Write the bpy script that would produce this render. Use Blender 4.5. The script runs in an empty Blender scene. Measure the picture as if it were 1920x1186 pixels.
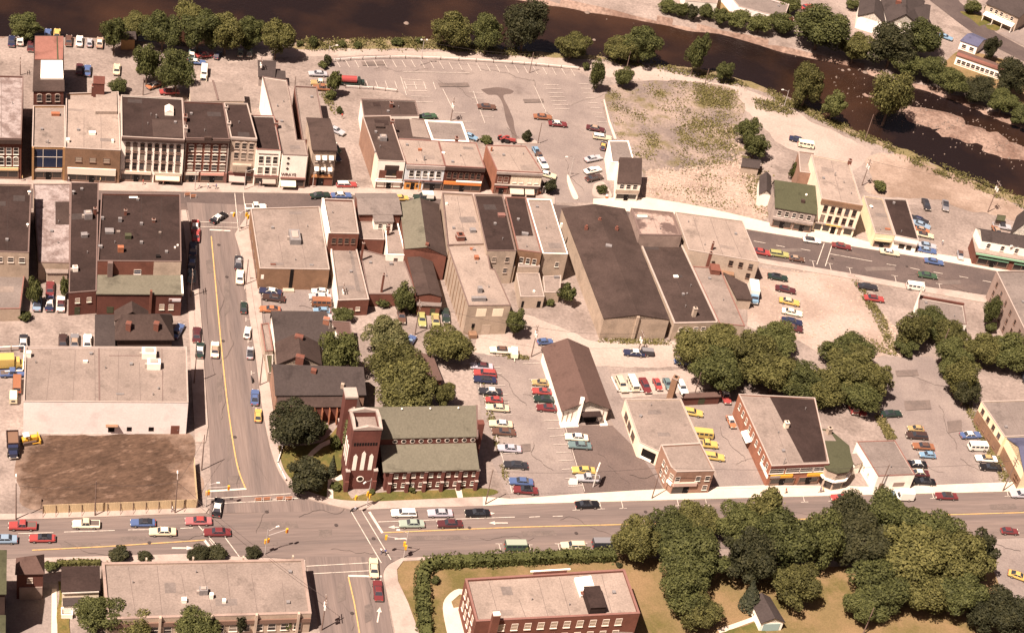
import bpy, bmesh, math, random
import numpy as np
from mathutils import Vector, Matrix
random.seed(7); rng = np.random.default_rng(7)
S = bpy.context.scene
COL = S.collection
# ---------------------------------------------------------------- camera
F, PITCH, ROLL, HC = 3400.0, 0.65, 0.212, 268.0
fw = np.array([0, math.cos(PITCH), -math.sin(PITCH)]); rt = np.array([1.0, 0, 0]); up0 = np.cross(rt, fw)
RX = math.cos(ROLL)*rt + math.sin(ROLL)*up0; UY = -math.sin(ROLL)*rt + math.cos(ROLL)*up0
cd = bpy.data.cameras.new('camera'); cam = bpy.data.objects.new('camera', cd); COL.objects.link(cam)
cam.matrix_world = Matrix(((RX[0], UY[0], -fw[0], 0), (RX[1], UY[1], -fw[1], 0), (RX[2], UY[2], -fw[2], HC), (0, 0, 0, 1)))
cd.sensor_width = 36; cd.lens = F/1920*36; cd.clip_start = 5; cd.clip_end = 8000
S.camera = cam
# ---------------------------------------------------------------- light
SUN_AZ, SUN_EL = math.radians(51), math.radians(59.5)      # azimuth in which shadows point
w = bpy.data.worlds.new('World'); S.world = w; w.use_nodes = True
nt = w.node_tree; bg = nt.nodes['Background']
sky = nt.nodes.new('ShaderNodeTexSky'); sky.sky_type = 'NISHITA'; sky.sun_disc = False
sky.sun_elevation = SUN_EL; sky.sun_rotation = math.atan2(-math.cos(SUN_AZ), -math.sin(SUN_AZ)); sky.dust_density = 2.5
tint = nt.nodes.new('ShaderNodeMix'); tint.data_type = 'RGBA'; tint.blend_type = 'MULTIPLY'; tint.inputs[0].default_value = 1
tint.inputs[7].default_value = (0.78, 0.47, 0.36, 1)
nt.links.new(sky.outputs[0], tint.inputs[6]); nt.links.new(tint.outputs[2], bg.inputs[0]); bg.inputs[1].default_value = 0.05
sl = bpy.data.lights.new('sun', 'SUN'); sl.energy = 5.0; sl.angle = math.radians(0.55); sl.color = (1, 0.81, 0.68)
sun = bpy.data.objects.new('sun', sl); COL.objects.link(sun)
sd = Vector((math.cos(SUN_AZ)*math.cos(SUN_EL), math.sin(SUN_AZ)*math.cos(SUN_EL), -math.sin(SUN_EL)))
sun.rotation_euler = sd.to_track_quat('-Z', 'Y').to_euler()
S.view_settings.view_transform = 'Standard'; S.view_settings.look = 'None'; S.view_settings.gamma = 1
S.view_settings.exposure = 1.25
S.render.engine = 'CYCLES'
# ---------------------------------------------------------------- helpers
def px(x, y, z=0.0):
    d = fw*F + RX*(x-960) - UY*(y-593); t = (z-HC)/d[2]
    return Vector((d[0]*t, d[1]*t, z))
def pscale(x, y):
    d = fw*F + RX*(x-960) - UY*(y-593); t = -HC/d[2]
    return 1.0/t                                            # pixels per metre
def hdg(x, y, a):                                           # picture angle -> world heading
    a = math.radians(a); p = px(x, y); q = px(x+math.cos(a), y-math.sin(a))
    return math.atan2(q.y-p.y, q.x-p.x)
MATS = {}; GS = .76
def mat(key, col=(.3, .3, .3), var=.16, scale=.25, fine=.10, fs=2.5, rough=.95, spec=.25, stretch=None, stain=0, metal=0, coat=0):
    if key in MATS: return MATS[key]
    m = bpy.data.materials.new(key); m.use_nodes = True; MATS[key] = m
    n = m.node_tree.nodes; L = m.node_tree.links; b = n['Principled BSDF']
    b.inputs['Roughness'].default_value = rough; b.inputs['Specular IOR Level'].default_value = spec
    b.inputs['Metallic'].default_value = metal; b.inputs['Coat Weight'].default_value = coat
    if var == 0 and fine == 0:
        b.inputs['Base Color'].default_value = (*col, 1); return m
    tc = n.new('ShaderNodeTexCoord'); mp = n.new('ShaderNodeMapping'); L.new(tc.outputs['Object'], mp.inputs[0])
    if stretch: mp.inputs['Scale'].default_value = stretch
    a = n.new('ShaderNodeTexNoise'); a.inputs['Scale'].default_value = scale; a.inputs['Detail'].default_value = 5; a.inputs['Roughness'].default_value = .62
    f = n.new('ShaderNodeTexNoise'); f.inputs['Scale'].default_value = fs; f.inputs['Detail'].default_value = 3; f.inputs['Roughness'].default_value = .75
    L.new(mp.outputs[0], a.inputs[0]); L.new(mp.outputs[0], f.inputs[0])
    def remap(o, lo, hi, fr=.3, to=.7):
        r = n.new('ShaderNodeMapRange'); r.inputs[1].default_value = fr; r.inputs[2].default_value = to
        r.inputs[3].default_value = lo; r.inputs[4].default_value = hi; L.new(o, r.inputs[0]); return r.outputs[0]
    k = n.new('ShaderNodeMath'); k.operation = 'MULTIPLY'
    L.new(remap(a.outputs[0], 1-var, 1+var), k.inputs[0]); L.new(remap(f.outputs[0], 1-fine, 1+fine), k.inputs[1])
    out = k.outputs[0]
    if stain:
        s = n.new('ShaderNodeTexNoise'); s.inputs['Scale'].default_value = scale*.7; s.inputs['Detail'].default_value = 4
        mp2 = n.new('ShaderNodeMapping'); mp2.inputs['Location'].default_value = (31, 17, 5); L.new(tc.outputs['Object'], mp2.inputs[0]); L.new(mp2.outputs[0], s.inputs[0])
        k2 = n.new('ShaderNodeMath'); k2.operation = 'MULTIPLY'; L.new(out, k2.inputs[0]); L.new(remap(s.outputs[0], 1-stain, 1, .33, .48), k2.inputs[1]); out = k2.outputs[0]
    v = n.new('ShaderNodeVectorMath'); v.operation = 'SCALE'; v.inputs[0].default_value = col; L.new(out, v.inputs[3])
    L.new(v.outputs[0], b.inputs['Base Color'])
    return m
def mixmat(key, c1, c2, scale=.06, lo=.42, hi=.58, fine=.12, fs=2.0, c3=None, s3=.3, lo3=.6, hi3=.66, rough=.97, detail=6, stretch=None, dist=0, bump=0.12):
    """two (or three) coloured patchy ground"""
    if key in MATS: return MATS[key]
    m = bpy.data.materials.new(key); m.use_nodes = True; MATS[key] = m
    n = m.node_tree.nodes; L = m.node_tree.links; b = n['Principled BSDF']; b.inputs['Roughness'].default_value = rough; b.inputs['Specular IOR Level'].default_value = .15
    tc = n.new('ShaderNodeTexCoord'); mr = n.new('ShaderNodeMapping'); mp = n.new('ShaderNodeMapping'); L.new(tc.outputs['Object'], mr.inputs[0]); L.new(mr.outputs[0], mp.inputs[0])
    if stretch: mp.inputs['Scale'].default_value = stretch[:3]; mr.inputs['Rotation'].default_value = (0, 0, -stretch[3])
    c1, c2, c3 = [None if c is None else tuple(v*GS for v in c) for c in (c1, c2, c3)]
    def noise(sc, d, off=0):
        t = n.new('ShaderNodeTexNoise'); t.inputs['Scale'].default_value = sc; t.inputs['Detail'].default_value = d; t.inputs['Roughness'].default_value = .65; t.inputs['Distortion'].default_value = dist
        if off:
            q = n.new('ShaderNodeMapping'); q.inputs['Location'].default_value = (off, off*.7, 0); L.new(mp.outputs[0], q.inputs[0]); L.new(q.outputs[0], t.inputs[0])
        else: L.new(mp.outputs[0], t.inputs[0])
        return t.outputs[0]
    def rr(o, a0, a1, lo2, hi2):
        r = n.new('ShaderNodeMapRange'); r.inputs[1].default_value = a0; r.inputs[2].default_value = a1; r.inputs[3].default_value = lo2; r.inputs[4].default_value = hi2; L.new(o, r.inputs[0]); return r.outputs[0]
    def mix(fac, a_, b_):
        x = n.new('ShaderNodeMix'); x.data_type = 'RGBA'; L.new(fac, x.inputs[0])
        for s_, i in ((a_, 6), (b_, 7)):
            if isinstance(s_, tuple): x.inputs[i].default_value = (*s_, 1)
            else: L.new(s_, x.inputs[i])
        return x.outputs[2]
    c = mix(rr(noise(scale, detail), lo, hi, 0, 1), c1, c2)
    if c3: c = mix(rr(noise(s3, detail, 40), lo3, hi3, 0, 1), c, c3)
    v = n.new('ShaderNodeVectorMath'); v.operation = 'SCALE'; L.new(c, v.inputs[0]); L.new(rr(noise(fs, 3, 9), .3, .7, 1-fine, 1+fine), v.inputs[3])
    L.new(v.outputs[0], b.inputs['Base Color'])
    if bump:
        bq = n.new('ShaderNodeBump'); bq.inputs['Strength'].default_value = .8; bq.inputs['Distance'].default_value = bump; L.new(noise(fs*.45, 5, 3), bq.inputs['Height']); L.new(bq.outputs[0], b.inputs['Normal'])
    return m
def flat(key, col, rough=.6, spec=.4, metal=0, coat=0): return mat(key, col, 0, 1, 0, 1, rough, spec, metal=metal, coat=coat)

def new_obj(name, me, parent=None, loc=None):
    o = bpy.data.objects.new(name, me); COL.objects.link(o)
    if parent: o.parent = parent
    if loc is not None: o.location = loc
    return o
def mesh(name, verts, faces, mats, mi=None, smooth=False):
    me = bpy.data.meshes.new(name); me.from_pydata([tuple(v) for v in verts], [], faces)
    for m in (mats if isinstance(mats, (list, tuple)) else [mats]): me.materials.append(m)
    if mi: me.polygons.foreach_set('material_index', mi)
    if smooth: me.polygons.foreach_set('use_smooth', [True]*len(me.polygons))
    me.update(); return me
def tag(o, label, cat, group=None, kind=None):
    if label: o['label'] = label
    if cat: o['category'] = cat
    if group: o['group'] = group
    if kind: o['kind'] = kind
    return o
def empty(name, loc, rz=0):
    o = bpy.data.objects.new(name, None); COL.objects.link(o); o.location = loc; o.rotation_euler = (0, 0, rz); o.empty_display_size = .5; return o
class MB:
    def __init__(s): s.v = []; s.f = []; s.m = []
    def add(s, vs, fs, m=0):
        k = len(s.v); s.v += [tuple(v) for v in vs]; s.f += [tuple(k+i for i in f) for f in fs]; s.m += [m]*len(fs); return s
    def box(s, x0, y0, z0, x1, y1, z1, m=0, tx=0, ty=0):     # tx,ty taper the top inwards
        return s.add([(x0, y0, z0), (x1, y0, z0), (x1, y1, z0), (x0, y1, z0), (x0+tx, y0+ty, z1), (x1-tx, y0+ty, z1), (x1-tx, y1-ty, z1), (x0+tx, y1-ty, z1)],
                     [(3, 2, 1, 0), (4, 5, 6, 7), (0, 1, 5, 4), (1, 2, 6, 5), (2, 3, 7, 6), (3, 0, 4, 7)], m)
    def prism(s, P, z0, z1, m=0, mtop=None):                 # P: ccw list of 2-D points
        n = len(P); vs = [(p[0], p[1], z0) for p in P]+[(p[0], p[1], z1) for p in P]
        s.add(vs, [(i, (i+1) % n, n+(i+1) % n, n+i) for i in range(n)], m)
        k = len(s.v)-2*n; s.f.append(tuple(k+n+i for i in range(n))); s.m.append(m if mtop is None else mtop)
        s.f.append(tuple(k+i for i in reversed(range(n)))); s.m.append(m); return s
    def tube(s, p, q, r0, r1=None, n=6, m=0):
        r1 = r0 if r1 is None else r1; p = Vector(p); q = Vector(q); d = (q-p).normalized()
        a = d.orthogonal().normalized(); b = d.cross(a); vs = []
        for c, r in ((p, r0), (q, r1)):
            for i in range(n):
                t = 2*math.pi*i/n; vs.append(c+a*r*math.cos(t)+b*r*math.sin(t))
        return s.add(vs, [(i, (i+1) % n, n+(i+1) % n, n+i) for i in range(n)]+[tuple(reversed(range(n))), tuple(range(n, 2*n))], m)
    def sphere(s, c, r, m=0, n=8, sz=1):
        vs = [(c[0], c[1], c[2]-r*sz)]; k = n//2
        for j in range(1, k):
            t = math.pi*j/k-math.pi/2
            for i in range(n):
                u = 2*math.pi*i/n; vs.append((c[0]+r*math.cos(t)*math.cos(u), c[1]+r*math.cos(t)*math.sin(u), c[2]+r*sz*math.sin(t)))
        vs.append((c[0], c[1], c[2]+r*sz)); fs = [(0, 1+(i+1) % n, 1+i) for i in range(n)]
        for j in range(k-2):
            for i in range(n): a = 1+j*n; fs.append((a+i, a+(i+1) % n, a+n+(i+1) % n, a+n+i))
        a = 1+(k-2)*n; fs += [(a+i, a+(i+1) % n, len(vs)-1) for i in range(n)]
        return s.add(vs, fs, m)
    def me(s, name, mats, smooth=False): return mesh(name, s.v, s.f, mats, s.m, smooth)
    def obj(s, name, mats, parent=None, loc=None, smooth=False): return new_obj(name, s.me(name, mats, smooth), parent, loc)

def area(P): return .5*sum(P[i][0]*P[(i+1) % len(P)][1]-P[(i+1) % len(P)][0]*P[i][1] for i in range(len(P)))
def offset(P, d):                                            # inset (d>0) a ccw polygon
    n = len(P); out = []
    for i in range(n):
        a = Vector(P[i-1][:2]); b = Vector(P[i][:2]); c = Vector(P[(i+1) % n][:2])
        e1 = (b-a).normalized(); e2 = (c-b).normalized(); n1 = Vector((-e1.y, e1.x)); n2 = Vector((-e2.y, e2.x))
        m = n1+n2; k = max(m.length_squared/2, .35); out.append(b+m*(d/k))
    return out
def ccw(P): return P if area(P) > 0 else list(reversed(P))
# ================================================================ materials
M = dict(
 ground=mixmat('pale gravel ground', (.34, .285, .255), (.225, .185, .165), .06, .4, .62, .22, 1.3, c3=(.16, .13, .115), s3=.11, lo3=.55, hi3=.74),
 asphalt=mixmat('worn asphalt', (.155, .128, .12), (.215, .172, .156), .35, .38, .62, .12, 3.0, c3=(.26, .205, .18), s3=.1, lo3=.56, hi3=.7, stretch=(.05, 1, 1, .34)),
 asphaltx=mixmat('worn cross street asphalt', (.155, .128, .12), (.215, .172, .156), .35, .38, .62, .12, 3.0, c3=(.26, .205, .18), s3=.1, lo3=.56, hi3=.7, stretch=(.05, 1, 1, -1.24)),
 asphalt2=mixmat('dark asphalt', (.088, .07, .068), (.115, .092, .086), .12, .4, .6, .12, 3.0),
 lot=mixmat('old parking lot asphalt', (.225, .19, .178), (.30, .255, .232), .07, .38, .62, .14, 2.4, c3=(.165, .135, .125), s3=.13, lo3=.56, hi3=.76),
 lotdark=mixmat('fresh lot asphalt', (.125, .098, .09), (.155, .12, .108), .1, .4, .6, .14, 2.5),
 walk=mat('concrete sidewalk', (.32, .265, .235), .12, .3, .1, 2.2, stain=.18),
 walkb=mat('bright new concrete', (.50, .44, .37), .08, .25, .06, 2.2),
 kerb=mat('kerb stone', (.34, .28, .24), .1, 1, .1, 4),
 white=mixmat('road paint', (.66, .60, .53), (.34, .29, .26), .9, .5, .75, .15, 3, bump=0), yellow=mixmat('yellow road paint', (.60, .40, .17), (.34, .25, .15), .9, .5, .75, .15, 3, bump=0),
 lawn=mixmat('dry lawn', (.25, .172, .092), (.195, .145, .07), .1, .42, .6, .16, 3, c3=(.13, .11, .04), s3=.07, lo3=.5, hi3=.64),
 grass=mixmat('green lawn', (.10, .10, .03), (.19, .14, .05), .2, .45, .62, .2, 3),
 weeds=mixmat('weedy vacant ground', (.33, .265, .225), (.20, .165, .15), .07, .4, .6, .25, 1.4, c3=(.17, .145, .075), s3=.14, lo3=.5, hi3=.64),
 rubble=mixmat('pale rubble ground', (.42, .335, .28), (.30, .23, .19), .1, .42, .6, .3, 1.2, c3=(.16, .13, .06), s3=.2, lo3=.62, hi3=.68),
 track=mixmat('pale dirt track', (.45, .38, .335), (.36, .30, .265), .05, .4, .6, .12, 1.6),
 bar=mixmat('river gravel', (.30, .22, .18), (.18, .12, .095), .12, .42, .6, .35, 1.0),
)
# ================================================================ terrain with the river cut into it
NEAR = [(-300, 66), (60, 64), (200, 62), (350, 77), (550, 78), (700, 76), (800, 74), (900, 88), (1000, 98), (1050, 102), (1130, 98), (1250, 118), (1350, 138), (1400, 152), (1480, 182), (1530, 210), (1600, 242), (1700, 280), (1800, 330), (1920, 368), (2200, 460)]
FAR = [(2200, 300), (1918, 228), (1807, 190), (1718, 161), (1652, 146), (1592, 122), (1526, 102), (1438, 78), (1349, 55), (1289, 50), (1238, 40), (1101, 17), (1051, 5), (900, -14), (400, -40), (-300, -75)]
riv = np.array([px(x, y)[:2] for x, y in NEAR+FAR])
bar1 = np.array([px(x, y)[:2] for x, y in [(1545, 141), (1600, 154), (1650, 172), (1720, 185), (1800, 212), (1920, 262), (2050, 300), (2050, 345), (1900, 300), (1800, 262), (1720, 228), (1665, 196), (1580, 158)]])
def sdist(P, poly):                                          # signed distance, >0 inside
    P = np.asarray(P, float); n = len(poly); d = np.full(len(P), 1e9); ins = np.zeros(len(P), bool)
    for i in range(n):
        a = poly[i]; b = poly[(i+1) % n]; e = b-a; w_ = P-a
        t = np.clip((w_@e)/(e@e), 0, 1); d = np.minimum(d, np.hypot(*(w_-t[:, None]*e).T))
        c = ((a[1] > P[:, 1]) != (b[1] > P[:, 1])) & (P[:, 0] < (b[0]-a[0])*(P[:, 1]-a[1])/(b[1]-a[1]+1e-12)+a[0]); ins ^= c
    return np.where(ins, d, -d)
def bumps(P, s, k=6, seed=3):
    r = np.random.default_rng(seed); z = np.zeros(len(P))
    for i in range(k):
        a = r.uniform(0, 6.28); fq = s*(1.5**i)*r.uniform(.8, 1.2); z += np.sin(P@np.array([math.cos(a), math.sin(a)])*fq+r.uniform(0, 6))*.62**i
    return z
gx = np.concatenate([[-3000, -1200, -500, -300], np.arange(-240, 262, 2.6), [320, 500, 1200, 3000]])
gy = np.concatenate([[-600, 0, 130, 200], np.arange(232, 420, 6.0), np.arange(420, 700, 2.6), [760, 900, 1500, 4000]])
XX, YY = np.meshgrid(gx, gy); GP = np.stack([XX.ravel(), YY.ravel()], 1)
RD = sdist(GP, riv)+bumps(GP, .09)*1.1; BD = sdist(GP, bar1)+bumps(GP, .16, seed=5)*1.6
def smooth(t): t = np.clip(t, 0, 1); return t*t*(3-2*t)
GZ = -2.6*smooth((RD+2.5)/5.5)
GZ = np.where(RD > 0, np.maximum(GZ, -2.6+1.55*smooth((BD+5)/8)+.16*bumps(GP, .5, 4, 8)), GZ)
nx_, ny_ = len(gx), len(gy)
fs = [(j*nx_+i, j*nx_+i+1, (j+1)*nx_+i+1, (j+1)*nx_+i) for j in range(ny_-1) for i in range(nx_-1)]
ter = new_obj('ground', mesh('ground', np.column_stack([GP, GZ]), fs, M['ground'], smooth=True)); tag(ter, None, None, kind='structure')
# the bed and the bar have their own look: second material where the sheet drops
ter.data.materials.append(M['bar'])
cz = np.array([GZ[list(f)].min() for f in fs]); ter.data.polygons.foreach_set('material_index', (cz < -.9).astype(int).tolist())
wm = bpy.data.materials.new('river water'); wm.use_nodes = True; n = wm.node_tree.nodes; L = wm.node_tree.links; b = n['Principled BSDF']
b.inputs['Roughness'].default_value = .22; b.inputs['Specular IOR Level'].default_value = .28
tc = n.new('ShaderNodeTexCoord'); t1 = n.new('ShaderNodeTexNoise'); t1.inputs['Scale'].default_value = .03; t1.inputs['Detail'].default_value = 6; L.new(tc.outputs['Object'], t1.inputs[0])
cr = n.new('ShaderNodeValToRGB'); cr.color_ramp.elements[0].position = .42; cr.color_ramp.elements[0].color = (.010, .006, .0055, 1); cr.color_ramp.elements[1].position = .66; cr.color_ramp.elements[1].color = (.036, .018, .0105, 1)
L.new(t1.outputs[0], cr.inputs[0]); L.new(cr.outputs[0], b.inputs['Base Color'])
t2 = n.new('ShaderNodeTexNoise'); t2.inputs['Scale'].default_value = 1.2; t2.inputs['Detail'].default_value = 4; L.new(tc.outputs['Object'], t2.inputs[0])
bp = n.new('ShaderNodeBump'); bp.inputs['Strength'].default_value = .5; bp.inputs['Distance'].default_value = .25; L.new(t2.outputs[0], bp.inputs['Height']); L.new(bp.outputs[0], b.inputs['Normal'])
shallow = bpy.data.materials.new('shallow brown water'); shallow.use_nodes = True; b2 = shallow.node_tree.nodes['Principled BSDF']
W_ = [px(x, y, -1.25) for x, y in [(-500, 120), (2500, 560), (2500, 150), (-500, -150)]]
water = MB(); wv = [(p.x, p.y, -1.25) for p in (px(-400, 110), px(1000, 130), px(1500, 230), px(2400, 560), px(2400, 300), px(1500, 60), px(1000, -20), px(-400, -110))]
water.add(wv, [(0, 1, 2, 3, 4, 5, 6, 7)]); o = water.obj('river_water', wm); tag(o, None, None, kind='structure')

LAY = [0]
from mathutils.geometry import delaunay_2d_cdt
def fill(P):
    r = delaunay_2d_cdt([Vector((p.x, p.y)) for p in P], [], [list(range(len(P)))], 1, 1e-4)
    V_ = r[0]; T_ = [tuple(f) if area([V_[i] for i in f]) > 0 else tuple(reversed(f)) for f in r[2]]
    return V_, T_
RAGGED = {'river_track': .9, 'vacant_ground': 1.3, 'rubble_ground': 1.4, 'green_patch': 1.6, 'river_bank': .8, 'bare_field': 1.6, 'gravel_lot': .7, 'soil_lot': .9, 'dark_soil': 3.2, 'lane': .8, 'yard': .7, 'lawn': .5, 'church_lawn': .3, 'oil_stain': .25, 'parking_lot': .15, 'dark_lot': .1, 'crack_patch': .15}
def ragged(P, amp):
    out = []; n = len(P)
    for i in range(n):
        a, b_ = P[i], P[(i+1) % n]; d = b_-a; L_ = d.length
        if L_ < 1e-3: continue
        k = min(60, max(1, int(L_/1.1))); nn = Vector((-d.y, d.x, 0))/L_
        for j in range(k):
            q = a+d*(j/k); w_ = float(bumps(np.array([[q.x, q.y]]), .5, 6, 17)[0]); out.append(q+nn*w_*amp*.5)
    return out
def sheet(name, pts, m, z=None):
    """a thin sheet of ground cover, each a few mm above the one before"""
    LAY[0] += 1; z = .0035*LAY[0] if z is None else z
    P = ccw([px(x, y) for x, y in pts]); c = sum(P, Vector())/len(P)
    if name in RAGGED: P = ragged(P, RAGGED[name])
    V_, T_ = fill(P)
    me = mesh(name, [(v.x, v.y, z) for v in V_], T_, M[m] if isinstance(m, str) else m)
    o = new_obj(name, me); tag(o, None, None, kind='structure'); return o
def raised(name, pts, m, h=.42, z0=0):
    P = ccw([px(x, y) for x, y in pts]); V_, T_ = fill(P); n = len(P); k = len(V_)
    vs = [(v.x, v.y, h) for v in V_]+[(p.x, p.y, z0) for p in P]+[(p.x, p.y, h) for p in P]
    me = mesh(name, vs, list(T_)+[(k+i, k+(i+1) % n, k+n+(i+1) % n, k+n+i) for i in range(n)], [M[m], M['kerb']], [0]*len(T_)+[1]*n)
    o = new_obj(name, me); tag(o, None, None, kind='structure'); return o
def smoothline(pts, n=6):                                    # Catmull-Rom through picture points
    out = []; Q = [pts[0]]+list(pts)+[pts[-1]]
    for i in range(1, len(Q)-2):
        p0, p1, p2, p3 = Q[i-1:i+3]
        for k in range(n):
            t = k/n; out.append(tuple(.5*((2*p1[j])+(-p0[j]+p2[j])*t+(2*p0[j]-5*p1[j]+4*p2[j]-p3[j])*t*t+(-p0[j]+3*p1[j]-3*p2[j]+p3[j])*t**3) for j in (0, 1)))
    return out+[pts[-1]]
# ---- ground cover
def soilmat():                                               # freshly dug soil, damp and dark in the middle of the lot, drier and paler round it
    m = mixmat('dug brown soil', (.125, .080, .056), (.075, .048, .034), .22, .38, .6, .32, 1.6, c3=(.20, .135, .10), s3=.5, lo3=.56, hi3=.68, stretch=(.45, 1, 1, .7), bump=.3)
    n = m.node_tree.nodes; L = m.node_tree.links; b = n['Principled BSDF']; src = b.inputs['Base Color'].links[0].from_socket
    tc = n.new('ShaderNodeTexCoord'); c = px(200, 872); ds = n.new('ShaderNodeVectorMath'); ds.operation = 'DISTANCE'; L.new(tc.outputs['Object'], ds.inputs[0]); ds.inputs[1].default_value = c
    nz = n.new('ShaderNodeTexNoise'); nz.inputs['Scale'].default_value = .14; nz.inputs['Detail'].default_value = 7; nz.inputs['Roughness'].default_value = .7; L.new(tc.outputs['Object'], nz.inputs[0])
    ma = n.new('ShaderNodeMath'); ma.operation = 'MULTIPLY_ADD'; L.new(nz.outputs[0], ma.inputs[0]); ma.inputs[1].default_value = 26; L.new(ds.outputs['Value'], ma.inputs[2])
    r = n.new('ShaderNodeMapRange'); r.inputs[1].default_value = 27; r.inputs[2].default_value = 35; L.new(ma.outputs[0], r.inputs[0])
    x = n.new('ShaderNodeMix'); x.data_type = 'RGBA'; L.new(r.outputs[0], x.inputs[0]); L.new(src, x.inputs[6]); x.inputs[7].default_value = (.23, .17, .135, 1); L.new(x.outputs[2], b.inputs['Base Color']); return m
sheet('river_track', smoothline([(415, 95), (540, 92), (640, 92), (800, 96), (1000, 104), (1150, 118), (1300, 145), (1440, 182), (1520, 226), (1640, 282)])+smoothline([(1600, 320), (1500, 290), (1440, 250), (1395, 205), (1290, 168), (1130, 140), (1090, 132), (960, 116), (800, 108), (640, 104), (540, 106), (430, 118)]), 'track')
sheet('parking_lot', [(612, 114), (640, 106), (790, 110), (960, 118), (1085, 135), (1116, 152), (1138, 232), (1152, 262), (1135, 300), (1145, 352), (1110, 380), (1040, 380), (1020, 325), (1000, 285), (985, 272), (880, 262), (870, 226), (795, 222), (780, 188), (765, 182), (735, 165), (640, 168), (596, 150)], 'lot')
sheet('oil_stain', smoothline([(903, 168), (935, 164), (962, 170), (958, 176), (944, 180), (955, 205), (966, 240), (970, 262), (962, 262), (950, 225), (936, 182), (915, 178), (903, 168)]), 'lotdark')
sheet('vacant_ground', smoothline([(1132, 160), (1200, 150), (1300, 152), (1365, 165), (1395, 195), (1385, 240), (1395, 285), (1440, 345), (1445, 405), (1300, 372), (1215, 352), (1195, 290), (1155, 245), (1132, 160)]), 'weeds')
sheet('rubble_ground', smoothline([(1212, 318), (1290, 318), (1370, 300), (1400, 318), (1440, 400), (1380, 405), (1212, 370), (1212, 318)]), 'rubble')
mixmat('weed patch', (.20, .17, .085), (.28, .22, .15), .15, .45, .6, .25, 1.5, c3=(.3, .25, .21), s3=.2, lo3=.6, hi3=.68)
sheet('river_bank', smoothline([(545, 84), (640, 74), (740, 74), (830, 78), (1000, 98), (1120, 105), (1115, 112), (980, 104), (800, 92), (640, 90), (560, 92), (545, 84)]), MATS['weed patch'])
sheet('river_bank', smoothline([(1250, 124), (1330, 140), (1400, 160), (1500, 205), (1600, 255), (1700, 295), (1800, 345), (1920, 385), (1915, 372), (1800, 330), (1700, 282), (1600, 245), (1500, 195), (1400, 152), (1330, 132), (1250, 124)]), MATS['weed patch'])
sheet('bare_field', smoothline([(1640, 290), (1720, 300), (1820, 345), (1915, 392), (1925, 420), (1850, 400), (1740, 375), (1640, 365), (1625, 330), (1640, 290)]), mixmat('brown bare field', (.25, .185, .145), (.40, .315, .26), .05, .42, .6, .16, 1.5))
sheet('gravel_lot', [(1400, 500), (1595, 520), (1680, 660), (1590, 690), (1500, 640), (1400, 610)], mixmat('pink gravel lot', (.43, .355, .31), (.33, .26, .22), .07, .4, .6, .14, 1.5))
sheet('parking_lot', [(1650, 668), (1745, 668), (1800, 720), (1905, 905), (1745, 912), (1700, 870), (1655, 790), (1560, 745)], 'lot')
sheet('parking_lot', [(876, 664), (1016, 664), (1056, 790), (1096, 925), (958, 936), (925, 870), (905, 790), (893, 720)], 'lot')
sheet('yard', [(1145, 700), (1290, 690), (1340, 730), (1160, 745)], 'track')
sheet('driveway_strip', [(1104, 651), (1120, 648), (1160, 735), (1250, 905), (1215, 905), (1146, 790)], 'lot')
sheet('dark_lot', [(1056, 797), (1148, 797), (1200, 850), (1244, 917), (1096, 926), (1083, 880)], 'lotdark')
sheet('parking_lot', [(1285, 745), (1380, 738), (1442, 910), (1330, 917), (1345, 890)], 'lot')
sheet('parking_lot', [(480, 540), (625, 540), (640, 605), (490, 605)], 'lot')
sheet('lane', [(985, 590), (1120, 640), (1265, 640), (1300, 690), (1150, 690), (880, 662), (900, 632)], 'track')
sheet('soil_lot', smoothline([(34, 822), (120, 812), (240, 815), (352, 812), (366, 870), (368, 946), (200, 950), (80, 956), (34, 930), (34, 822)]), soilmat())
sheet('church_lawn', smoothline([(520, 835), (600, 830), (650, 790), (652, 925), (700, 925), (905, 915), (912, 930), (700, 940), (620, 938), (560, 915), (528, 880), (520, 835)]), 'grass')
sheet('lawn', [(742, 1056), (760, 1048), (960, 1040), (1155, 1038), (1400, 1060), (1870, 1060), (1870, 1400), (790, 1400), (752, 1186), (740, 1100)], 'lawn')
sheet('lawn', [(1862, 1100), (1870, 1040), (1920, 1050), (2000, 1060), (2000, 1300), (1870, 1300)], 'lawn')
sheet('parking_lot', [(1800, 985), (2000, 985), (2000, 1200), (1880, 1120), (1860, 1060)], 'lot')
sheet('driveway', [(-40, 1110), (97, 1100), (97, 1300), (-40, 1300)], 'lot')
sheet('far_road', [(1700, -60), (1742, 0), (1800, 45), (1852, 82), (1990, 150), (1990, 128), (1868, 62), (1800, 5), (1760, -60)], 'asphalt2')
sheet('parking_lot', [(1872, 62), (1990, 45), (1990, 122), (1930, 92)], 'lot')
sheet('lawn', [(1800, 22), (1843, 30), (1860, 44), (1836, 50)], 'grass'); sheet('lawn', [(1846, 47), (1884, 46), (1868, 58), (1852, 54)], 'grass')
sheet('lawn', [(1790, 100), (1800, 90), (1900, 118), (1960, 150), (1960, 240), (1880, 195), (1800, 145), (1760, 130)], 'lawn'); sheet('lawn', [(1330, 8), (1400, 40), (1480, 60), (1480, 45), (1400, 20), (1345, 2)], 'lawn')
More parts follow.
